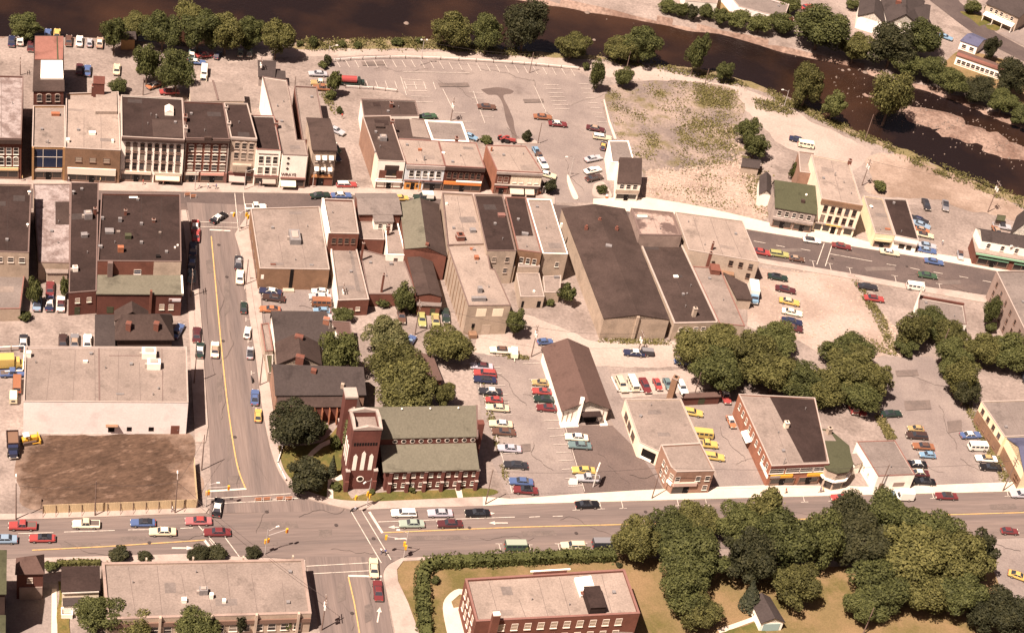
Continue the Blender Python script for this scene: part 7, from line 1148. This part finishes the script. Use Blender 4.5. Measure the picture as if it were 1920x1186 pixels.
hedge(smoothline([(1150, 1047), (1060, 1049), (960, 1054), (860, 1058), (812, 1062), (792, 1078), (790, 1120), (797, 1200)], 3), 2.6, 2.2, 'long clipped hedge bending around the brick school lawn')
hedge([(108, 1058), (185, 1056)], 1.2, .9, 'low yellow-green hedge behind the small dark-roofed house', 'o')
def scatter(name, label, cat, polys, n, size, kind, zf=None, h=.5, seed=1):
    soft = {1: 2.0, 2: .8, 3: .25}[seed]
    rg = np.random.default_rng(seed); out = []; nn = []
    for pts, cnt in polys:
        P = np.array([px(x, y)[:2] for x, y in pts]); lo = P.min(0); hi = P.max(0); got = 0
        cl = rg.uniform(lo, hi, (max(6, cnt//22), 2))
        while got < cnt:
            q = cl[rg.integers(len(cl), size=400)]+rg.normal(size=(400, 2))*1.3; q = q[sdist(q, P) > -np.abs(rg.normal(size=400))*soft]
            if not len(q): cl = rg.uniform(lo, hi, (len(cl), 2)); continue
            out.append(np.column_stack([q, rg.uniform(.05, h, len(q))])); got += len(q)
    P = np.vstack(out); V, Fq = leaves(P, rg.normal(size=P.shape)+[0, 0, .8], size, rg); o = new_obj(name, leafmesh(name, V, Fq, LM[kind])); tag(o, label, cat, kind='stuff'); return o
scatter('weeds', 'patches of weeds over the vacant ground', 'weeds', [([(1140, 170), (1240, 250), (1230, 340), (1200, 300)], 900), ([(1180, 160), (1300, 155), (1380, 180), (1390, 260), (1300, 240)], 1800), ([(1270, 240), (1360, 215), (1380, 300), (1290, 316)], 3200), ([(1300, 160), (1374, 172), (1370, 205), (1310, 190)], 2200), ([(1395, 290), (1440, 345), (1445, 405), (1400, 340)], 1400), ([(1230, 325), (1400, 330), (1420, 395), (1230, 370)], 600)], 0, .26, 'w', h=.35)
scatter('bank_weeds', 'rough weeds along the near river bank', 'weeds', [([(545, 78), (800, 74), (1000, 100), (1000, 106), (800, 92), (560, 92)], 4200), ([(1120, 100), (1260, 122), (1400, 156), (1400, 163), (1240, 130), (1120, 112)], 1600), ([(1440, 168), (1600, 245), (1750, 305), (1915, 372), (1915, 388), (1750, 322), (1600, 255), (1440, 180)], 4200), ([(1412, 188), (1470, 192), (1490, 215), (1425, 205)], 900)], 0, .3, 'w', h=.7, seed=2)
scatter('lane_weeds', 'weeds along lane edges, fence lines and walls', 'weeds', [([(1125, 636), (1260, 638), (1260, 646), (1125, 642)], 700), ([(1595, 518), (1603, 518), (1660, 600), (1680, 655), (1668, 655), (1640, 600)], 1500), ([(928, 664), (990, 668), (990, 674), (928, 670)], 250), ([(1640, 780), (1655, 780), (1680, 822), (1664, 824)], 1100), ([(1800, 745), (1815, 745), (1900, 905), (1880, 905)], 1500), ([(1600, 630), (1660, 640), (1700, 670), (1600, 650)], 500), ([(893, 690), (900, 690), (960, 920), (950, 920)], 500), ([(600, 160), (640, 215), (630, 220), (600, 175)], 200)], 0, .26, 'w', h=.4, seed=3)
# ivy on the church front: a leafy skin on the west wall
rg = np.random.default_rng(5); n = 2600; vv = rg.uniform(tw*0+tv+tw+.3, CH['n1']-.5, n); hmax = 9.5-np.abs(vv-CH['nr'])*.25; zz = rg.uniform(0, 1, n)**.8*hmax
P = np.array([list(Lc(.6-.15*abs(rg.normal()), a_, b_)) for a_, b_ in zip(vv, zz)]); V, Fq = leaves(P, np.tile(np.array([-dx.x, -dx.y, .2]), (n, 1))+rg.normal(size=(n, 3))*.4, .28, rg)
new_obj('ivy', leafmesh('ivy', V, Fq, LM['p']), church.o)
# river stones
rg = np.random.default_rng(11); mb = MB(); cnt = 0; RP = riv; BP = bar1
cand = np.vstack([rg.uniform(BP.min(0)-12, BP.max(0)+12, (2600, 2)), rg.uniform(riv.min(0), riv.max(0), (2600, 2))])
cand = cand[(sdist(cand, riv) > -1.5)]; bd = sdist(cand, bar1); rdv = sdist(cand, riv)
keep = ((bd > -1+rg.normal(size=len(cand))*3) & (rg.uniform(size=len(cand)) < .6)) | ((rdv < 2.5) & (rg.uniform(size=len(cand)) < .22)) | ((rg.uniform(size=len(cand)) < .012)); cand = cand[keep]; bd = bd[keep]; rdv = rdv[keep]
for (x, y), d, r_ in zip(cand, bd, rdv):
    if x < px(700, 30).x: continue
    s = rg.uniform(.14, .36)*(1.5 if rg.uniform() < .12 else 1); z = -1.2 if d < 0 else -1.0
    if r_ < 2: z = -2.6*float(smooth((r_+2.5)/5.5))+.05
    a = [(s*math.cos(t)*rg.uniform(.7, 1.2), s*math.sin(t)*rg.uniform(.7, 1.2)) for t in (0, 1.57, 3.14, 4.71)]
    mb.add([(x+p[0], y+p[1], z-.15) for p in a]+[(x+p[0]*.5, y+p[1]*.5, z+s*.55) for p in a], [(0, 1, 5, 4), (1, 2, 6, 5), (2, 3, 7, 6), (3, 0, 4, 7), (4, 5, 6, 7)])
o = mb.obj('river_stones', mat('river stone', (.17, .135, .115), .2, .8, .1, 3)); tag(o, 'pale stones scattered over the gravel bar and shallows', 'stones', kind='stuff')
for i, (x, y) in enumerate([(762, 44), (1101, 24), (1114, 75), (1622, 136), (1580, 132), (1592, 131)]):
    p = px(x, y, -1.1); MB().sphere((0, 0, 0), .9 if i in (0, 1, 3) else .6, n=8, sz=.5)
    o = MB().sphere((0, 0, 0), .9 if i in (0, 1, 3) else .6, n=8, sz=.5).obj('boulder', MATS['river stone'], None, p); tag(o, ['lone pale boulder in the dark left stretch of river', 'pale boulder near the far gravel shore by the top edge', 'pale boulder near the low spreading bank tree', 'pale boulder off the huge round tree, nearest mid-stream', 'left one of two small boulders by the far shore', 'right one of two small boulders by the far shore'][i], 'boulder')
# rubble on the vacant ground
rg = np.random.default_rng(21); mb = MB()
for pts, cnt in (([(1212, 318), (1400, 305), (1440, 400), (1212, 370)], 1100), ([(1385, 250), (1400, 300), (1380, 320), (1360, 300)], 60), ([(1405, 490), (1595, 520), (1680, 655), (1560, 660), (1405, 600)], 250), ([(1660, 590), (1700, 640), (1690, 670), (1650, 650)], 200)):
    P = np.array([px(x, y)[:2] for x, y in pts]); q = rg.uniform(P.min(0), P.max(0), (cnt*4, 2)); q = q[sdist(q, P) > 0][:cnt]
    for x, y in q:
        s = rg.uniform(.12, .4); mb.box(x-s, y-s*.7, -.05, x+s, y+s*.7, .15+s*.5, 0, s*.3, s*.25)
o = mb.obj('rubble', mat('pale rubble', (.36, .29, .24), .2, .8, .1, 3)); tag(o, 'loose pale rubble over the vacant lots', 'rubble', kind='stuff')
# ================================================================ poles, lights, signs
WOOD = mat('weathered pole wood', (.17, .12, .10), .12, 2, .1, 5); LAMP = flat('lamp housing', (.66, .64, .6), .5); GALV = flat('grey steel', (.42, .39, .37), .6); SIG = flat('signal yellow', (.62, .36, .03), .5)
def pole(x, y, H, kind, label, a=180, z=.15):
    c = px(x, y, z); h = hdg(x, y, a); steel = kind in ('lamp', 'lamp2', 'signal')
    o = empty({'lamp': 'street_lamp', 'lamp2': 'street_lamp', 'signal': 'traffic_light'}.get(kind, 'utility_pole'), (c.x, c.y, z), h)
    tag(o, label, {'lamp': 'street lamp', 'lamp2': 'street lamp', 'signal': 'traffic light'}.get(kind, 'utility pole'))
    MB().tube((0, 0, -.3), (0, 0, H), .15 if not steel else .11, .09 if not steel else .07, 8).obj('pole', GALV if steel else WOOD, o)
    if kind in ('util', 'trans'):
        MB().box(-.06, -1.2, H-.9, .06, 1.2, H-.76).box(-.06, -1.0, H-1.9, .06, 1.0, H-1.76).obj('crossarm', WOOD, o)
        mb = MB()
        for u in (-1.05, -.4, .4, 1.05): mb.tube((0, u, H-.76), (0, u, H-.52), .05)
        mb.obj('insulator', LAMP, o)
    if kind == 'trans':
        for s in (-1, 1): MB().tube((.0, s*.5, H-3.2), (0, s*.5, H-2.2), .28, n=10).obj('transformer', LAMP, o)
    if kind in ('lamp', 'woodlamp', 'signal'):
        MB().tube((0, 0, H-.5), (1.9, 0, H+.2), .05, .04).obj('arm', GALV, o); MB().box(1.7, -.16, H+.1, 2.5, .16, H+.3, 0, .1, .05).obj('lamp_head', LAMP, o)
    if kind == 'lamp2':
        MB().box(-.9, -.08, H-.15, .9, .08, H-.03).obj('arm', WOOD, o); 
        for s in (-1, 1): MB().box(s*.8-.22, -.2, H-.3, s*.8+.22, .2, H-.02).obj('lamp_head', LAMP, o)
    if kind == 'signal':
        MB().tube((0, 0, 5.2), (4.5, 0, 5.6), .06).obj('mast_arm', GALV, o)
        for (u, v_, z_) in ((4.3, 0, 4.7), (0, .35, 2.7), (.35, 0, 3.3)):
            q = MB().box(-.22, -.2, 0, .22, .2, 1.1).obj('signal_head', SIG, o, (u, v_, z_)); mb = MB()
            for k2 in range(3): mb.tube((0, -.25, .2+.34*k2), (0, -.19, .2+.34*k2), .11, n=8)
            mb.obj('lens', TL, q)
    return o
POLES = [(30, 973, 10, 'woodlamp', 'wooden pole at the left end of the board fence', 90), (178, 966, 9.6, 'wood', 'plain wooden pole in the middle of the board fence'), (328, 961, 9.4, 'woodlamp', 'wooden lamp pole near the right end of the board fence', 90), (378, 880, 10, 'wood', 'bare wooden pole beside the soil lot'), (364, 718, 10, 'wood', 'wooden pole beside the flat-roofed building front', ), (358, 556, 8, 'util', 'utility pole at the corner of the pale green roof'),
 (910, 945, 10.3, 'wood', 'tall wooden pole beside the church lot pavement'), (788, 122, 8.6, 'lamp2', 'double-headed lamp at the top of the big parking lot'), (993, 136, 6.8, 'wood', 'plain pole at the top right of the big parking lot'), (1174, 132, 6.5, 'wood', 'pole rising from the round bush by the vacant ground'), (1322, 156, 5, 'wood', 'short pole on the edge of the track'), (1470, 200, 5.8, 'lamp', 'street lamp at the bend of the river track'), (1622, 262, 8.8, 'wood', 'leaning pole between the river and the track'), (1616, 347, 9, 'trans', 'utility pole with transformers behind the tall cream building'), (1852, 397, 10.6, 'trans', 'utility pole on the open gravel at the right'), (845, 226, 7.5, 'trans', 'utility pole behind the grey-roofed annexe'), (38, 140, 5.5, 'util', 'utility pole left of the tall red-roofed building'), (268, 178, 5.6, 'wood', 'thin pole behind the white hooded-window building'), (487, 150, 7.5, 'trans', 'transformer pole beside the small grey-roofed shed'), (614, 120, 6.0, 'lamp', 'lamp by the small dark tree at the lot corner', 0), (551, 178, 6, 'wood', 'thin pole on the low brown-roofed brick range'),
 (365, 357, 6, 'lamp', 'street lamp in front of the red brick five-bay building', 0), (458, 356, 6.2, 'lamp', 'street lamp in front of the bright white two-storey building', 0), (172, 340, 5.5, 'lamp', 'street lamp in front of the department store', 0), (586, 352, 5.5, 'lamp', 'street lamp in front of the stone-fronted shop', 0), (783, 360, 5.5, 'lamp', 'street lamp in front of the pale blue shop', 0), (1160, 374, 5, 'lamp', 'street lamp in front of the small white shop', 0), (1068, 332, 6.5, 'lamp', 'lamp standing on the narrow lot exit island', 180), (1008, 269, 6.8, 'wood', 'pole at the corner of the lot planting bed'), (448, 434, 5.5, 'lamp', 'street lamp at the junction corner of the store', 180), (1893, 500, 7, 'lamp', 'street lamp before the red shop front'),
 (996, 668, 9.5, 'trans', 'transformer pole at the head of the church lot'), (1197, 657, 6, 'trans', 'transformer pole behind the huge warehouse yard'), (778, 626, 10, 'util', 'utility pole between the young tree and the rear lane'), (461, 533, 7.5, 'woodlamp', 'lamp pole beside the white car on the cross street'), (487, 722, 9, 'wood', 'pole on the pavement beside the terrace'), (1222, 934, 10, 'wood', 'leaning pole in front of the corner shop'), (1646, 924, 9, 'wood', 'pole in front of the white garage'), (1880, 920, 10.5, 'util', 'utility pole before the cream and brown building'), (603, 1180, 9.5, 'trans', 'transformer pole at the south street edge'), (1618, 1188, 8, 'wood', 'leaning pole on the dry lawn'), (1760, 665, 8.5, 'wood', 'ladder-like pole inside the thicket'), (640, 575, 7, 'trans', 'utility pole by the brick workshop'),
 (1478, 334, 6, 'wood', 'thin pole behind the green-roofed shop'), (1300, 746, 8, 'wood', 'pole at the back of the garage yard'), (497, 1038, 7, 'signal', 'traffic light in front of the long low building', 15), (688, 948, 8.0, 'signal', 'traffic light on the church corner', 215), (757, 1044, 7.5, 'signal', 'traffic light on the hedge corner', 175), (386, 948, 6.5, 'signal', 'traffic light at the board fence corner', 0), (462, 425, 5, 'signal', 'traffic light at the upper junction corner', 200)]
for q in POLES: pole(*q)
def wire(a, ha, b_, hb, label):
    p = px(*a, .15)+Vector((0, 0, ha-.6)); q = px(*b_, .15)+Vector((0, 0, hb-.6)); mb = MB(); pr = p
    for i in range(1, 9):
        t = i/8; r = p.lerp(q, t)-Vector((0, 0, 4*.9*t*(1-t))); mb.tube(pr-p, r-p, .03, n=4); pr = r
    o = mb.obj('wire', flat('wire', (.05, .04, .04), .6), None, p); tag(o, label, 'wire')
wire((30, 973), 10, (178, 966), 9.6, 'wire between the two left poles of the board fence'); wire((178, 966), 9.6, (328, 961), 9.4, 'wire between the middle and right pole of the board fence'); wire((328, 961), 9.4, (378, 880), 10, 'wire from the fence lamp pole to the bare pole'); wire((1222, 934), 10, (1646, 924), 9, 'long wire over the brick building front'); wire((1646, 924), 9, (1880, 920), 10.5, 'wire over the right-hand lot'); wire((910, 945), 10.3, (1222, 934), 10, 'wire over the dark lot entrance'); wire((358, 556), 8, (364, 718), 10, 'wire along the shaded kerb of the cross street'); wire((461, 533), 7.5, (487, 722), 9, 'wire along the right pavement of the cross street'); wire((1616, 347), 9, (1852, 397), 10.6, 'wire over the open gravel at the right'); wire((603, 1180), 9.5, (328, 961), 9.4, 'wire crossing the road junction'); wire((788, 122), 8.6, (993, 136), 6.8, 'wire along the top of the big parking lot'); wire((1197, 657), 6, (996, 668), 9.5, 'wire behind the maroon-roofed store'); wire((778, 626), 10, (996, 668), 9.5, 'wire over the rear lane')
# billboard / lot sign / phone booth
c = px(1713, 582, .1); o = empty('sign_tower', c, hdg(1713, 582, 80)); tag(o, 'tall white leaning sign frame beside the main street van', 'sign'); mb = MB()
for u in (-.9, .9): mb.tube((u, 0, 0), (u*.5, 0, 9), .16)
mb.obj('post', LAMP, o); MB().box(-1.2, -.12, 6.2, 1.2, .12, 8.6).obj('panel', flat('sign panel', (.6, .52, .44), .7), o)
c = px(1112, 912, .1); o = empty('lot_sign', c, hdg(1112, 912, 70)); tag(o, 'tall pole sign beside the orange taxi in the dark lot', 'sign'); MB().tube((0, 0, 0), (0, 0, 6), .12).obj('post', LAMP, o); MB().box(-1.6, -.15, 4.2, 1.6, .15, 6).obj('panel', flat('sign panel pale', (.66, .58, .5), .7), o)
c = px(1074, 905, .1); o = empty('low_sign', c, .3); tag(o, 'small pale sandwich sign in the church lot', 'sign'); MB().box(-1.0, -.5, 0, 1.0, .5, 1.3, 0, .1, .4).obj('panel', LAMP, o)
c = px(1018, 362, .2); o = empty('phone_booth', c, .33); tag(o, 'white framed phone booth at the corner of the cream shop', 'phone booth'); mb = MB()
for u in (-.45, .45):
    for v_ in (-.45, .45): mb.box(u-.06, v_-.06, 0, u+.06, v_+.06, 2.3)
mb.box(-.55, -.55, 2.3, .55, .55, 2.5).obj('frame', LAMP, o); MB().box(-.42, -.42, .2, .42, .42, 2.25).obj('glass', B_['glass'], o)
# ---- fences
FB = mat('new fence boards', (.50, .39, .24), .14, .8, .12, 4, stretch=(3, 3, .3))
def hoard(pts, label, H=2.4, n=None):
    P = [px(x, y, .15) for x, y in pts]; c = P[0]; o = empty('board_fence', c); tag(o, label, 'fence')
    for a, b_ in zip(P, P[1:]):
        d = b_-a; L_ = d.length; th = math.atan2(d.y, d.x); k = max(1, round(L_/2.45))
        for i in range(k):
            q = MB().box(.03, -.03, 0, L_/k-.03, .03, H).obj('panel', FB, o, a+d*(i/k)-c); q.rotation_euler = (0, 0, th)
            q = MB().box(-.05, -.16, 0, .05, -.03, H*.95).tube((0, -.1, H*.7), (0, -1.3, 0), .04, n=4).obj('post', WOOD, o, a+d*(i/k)-c); q.rotation_euler = (0, 0, th)
hoard([(80, 962), (225, 957), (368, 951)], 'new yellowish board fence along the soil lot'); hoard([(369, 950), (363, 872)], 'short side run of the new board fence by the street corner')
def rail(pts, label, H=.8, step=3.0, name='guard_rail', cat='guard rail', m=LAMP):
    P = [px(x, y, .05) for x, y in pts]; c = P[0]; o = empty(name, c); tag(o, label, cat); r = MB(); p_ = MB()
    for a, b_ in zip(P, P[1:]):
        r.tube(a-c+Vector((0, 0, H)), b_-c+Vector((0, 0, H)), .13, n=4); k = max(1, int((b_-a).length/step))
        for i in range(k+1): q = a.lerp(b_, i/k)-c; p_.tube(q, q+Vector((0, 0, H+.15)), .12, n=5)
    r.obj('rail', m, o); s = p_.obj('posts', WOOD, o); s['kind'] = 'stuff'
rail(smoothline([(624, 116), (680, 112), (760, 110), (860, 114), (960, 120), (1085, 131)], 3), 'long white guard rail along the top of the parking lot')
rail([(648, 165), (700, 168), (744, 173)], 'short guard rail below the tank truck')
rail([(-30, 661), (46, 657), (43, 703), (8, 705)], 'white board fence around the yard at the left edge', 1.4, 2.5, 'yard_fence', 'fence', B_['white'])
rail([(530, 838), (520, 870), (536, 902)], 'low white rail at the church lawn corner', .6, 2.0)
rail([(1145, 708), (1158, 735), (1212, 736)], 'pale timber edging beside the row of parked cars', .5, 3)
# ---- barricades, bins
for x, y, lb in [(484, 939, 'orange barricade left of the row on the junction'), (500, 938, 'orange barricade second in the row on the junction'), (524, 937, 'orange barricade third in the row on the junction'), (541, 937, 'orange barricade at the right of the row on the junction'), (351, 368, 'orange barricade at the upper left kerb of the junction'), (362, 371, 'orange barricade beside the upper left kerb barricade')]:
    c = px(x, y, .13); o = empty('barricade', c, hdg(x, y, 5)); tag(o, lb, 'barricade'); MB().box(-.8, -.05, .7, .8, .05, 1.0).box(-.8, -.05, .3, .8, .05, .5).obj('board', flat('barricade orange', (.42, .17, .08), .6), o)
    MB().tube((-.7, -.3, 0), (-.7, 0, 1), .04).tube((-.7, .3, 0), (-.7, 0, 1), .04).tube((.7, -.3, 0), (.7, 0, 1), .04).tube((.7, .3, 0), (.7, 0, 1), .04).obj('legs', LAMP, o)
for x, y, lb in [(1137, 371, 'red and white litter bin beside the island bush'), (1012, 362, 'pale litter bin beside the phone booth')]:
    o = MB().tube((0, 0, 0), (0, 0, .7), .35, n=10).tube((0, 0, .7), (0, 0, 1.1), .36, .25, n=10, m=1).obj('litter_bin', [flat('bin orange', (.5, .14, .05), .6), LAMP], None, px(x, y, .26)); tag(o, lb, 'litter bin')
# ================================================================ people
def person_mesh(shirt, trousers, hair, stride=.32, seed=0):
    J = dict(pelvis=(0, 0, .95, .135, .17), waist=(0, 0, 1.1, .12, .15), chest=(0.01, 0, 1.32, .13, .19), neck=(0.01, 0, 1.5, .055, .055), head=(.03, 0, 1.60, .085, .08), top=(.02, 0, 1.72, .075, .07),
             shl=(0, .19, 1.42, .06, .06), ell=(-.08, .25, 1.14, .045, .045), hal=(.06, .27, .90, .035, .035), shr=(0, -.19, 1.42, .06, .06), elr=(.06, -.25, 1.14, .045, .045), har=(.2, -.25, .93, .035, .035),
             hil=(0, .1, .88, .095, .095), knl=(stride*.55, .1, .5, .06, .06), anl=(stride, .1, .1, .042, .042), tol=(stride+.2, .1, .05, .035, .045), hir=(0, -.1, .88, .095, .095), knr=(-.02, -.1, .5, .06, .06), anr=(-stride, -.1, .13, .042, .042), tor=(-stride+.16, -.1, .05, .035, .045))
    E_ = [('pelvis', 'waist'), ('waist', 'chest'), ('chest', 'neck'), ('neck', 'head'), ('head', 'top'), ('chest', 'shl'), ('shl', 'ell'), ('ell', 'hal'), ('chest', 'shr'), ('shr', 'elr'), ('elr', 'har'), ('pelvis', 'hil'), ('hil', 'knl'), ('knl', 'anl'), ('anl', 'tol'), ('pelvis', 'hir'), ('hir', 'knr'), ('knr', 'anr'), ('anr', 'tor')]
    names = list(J); me = bpy.data.meshes.new('person'); me.from_pydata([J[k][:3] for k in names], [(names.index(a), names.index(b_)) for a, b_ in E_], [])
    o = bpy.data.objects.new('tmp', me); COL.objects.link(o); md = o.modifiers.new('skin', 'SKIN'); 
    for i, k in enumerate(names): me.skin_vertices[0].data[i].radius = J[k][3:5]; me.skin_vertices[0].data[i].use_root = (i == 0)
    o.modifiers.new('sub', 'SUBSURF').levels = 1; dg = bpy.context.evaluated_depsgraph_get(); m2 = bpy.data.meshes.new_from_object(o.evaluated_get(dg)); bpy.data.objects.remove(o)
    m2.materials.clear()
    for c in (flat('skin', (.42, .24, .16), .6), flat('cloth %s' % (shirt,), shirt, .9), flat('cloth %s' % (trousers,), trousers, .9), flat('hair %s' % (hair,), hair, .8), flat('shoe', (.05, .03, .03), .7)): m2.materials.append(c)
    for p in m2.polygons:
        z = p.center.z; x = p.center.x; y = abs(p.center.y)
        p.material_index = 3 if (z > 1.66 or (z > 1.56 and x < .0)) else 0 if (z > 1.47 or (y > .2 and z < 1.2)) else 1 if z > 1.0 else 2 if z > .12 else 4
    m2.name = 'person'; return m2
PM = [person_mesh((.7, .68, .64), (.08, .08, .14), (.05, .03, .02)), person_mesh((.45, .06, .05), (.25, .2, .16), (.12, .07, .03), .2), person_mesh((.08, .1, .25), (.05, .04, .04), (.03, .02, .02), .3), person_mesh((.6, .45, .2), (.35, .3, .28), (.25, .18, .1), .26)]
PEOPLE = [(714, 1037, 60, 0, 'person in a white top walking left of a pair at the hedge corner crossing'), (722, 1039, 70, 2, 'person in dark clothes walking right of a pair at the hedge corner crossing'), (323, 958, 0, 0, 'person in a white top by the board fence lamp pole'), (374, 352, 180, 0, 'person in white left of two before the red brick shop'), (390, 353, 10, 0, 'person in white right of two before the red brick shop'), (405, 354, 10, 2, 'person in dark clothes beside the pair before the red brick shop'), (487, 349, 180, 0, 'person in white before the grey awning'), (268, 346, 0, 1, 'person in a red top before the white hooded-window building'), (188, 342, 180, 3, 'person in yellow beside the corner of the department store'), (129, 341, 0, 0, 'person in white before the blue-curtained shop'), (42, 339, 0, 3, 'person in yellow beside the dark alley'), (1537, 922, 180, 2, 'person in dark clothes, left of two below the yellow signs'), (1541, 922, 180, 3, 'person in yellow, right of two below the yellow signs'), (1472, 924, 0, 1, 'person in a red top alone before the brick building'), (1511, 447, 0, 2, 'person in dark clothes beside the white sports car'), (1876, 502, 180, 1, 'person in a red top before the red shop front'), (306, 347, 180, 1, 'person in a red top before the peach awning'), (1766, 458, 90, 0, 'person in white on the gravel beside the silver-blue car'), (641, 222, 90, 1, 'person in a red top alone in the sandy lane')]
for x, y, a, k, lb in PEOPLE:
    o = new_obj('person', PM[k], None, px(x, y, .27 if y not in (1037, 1039) else .13)); o.rotation_euler = (0, 0, hdg(x, y, a)); tag(o, lb, 'person')
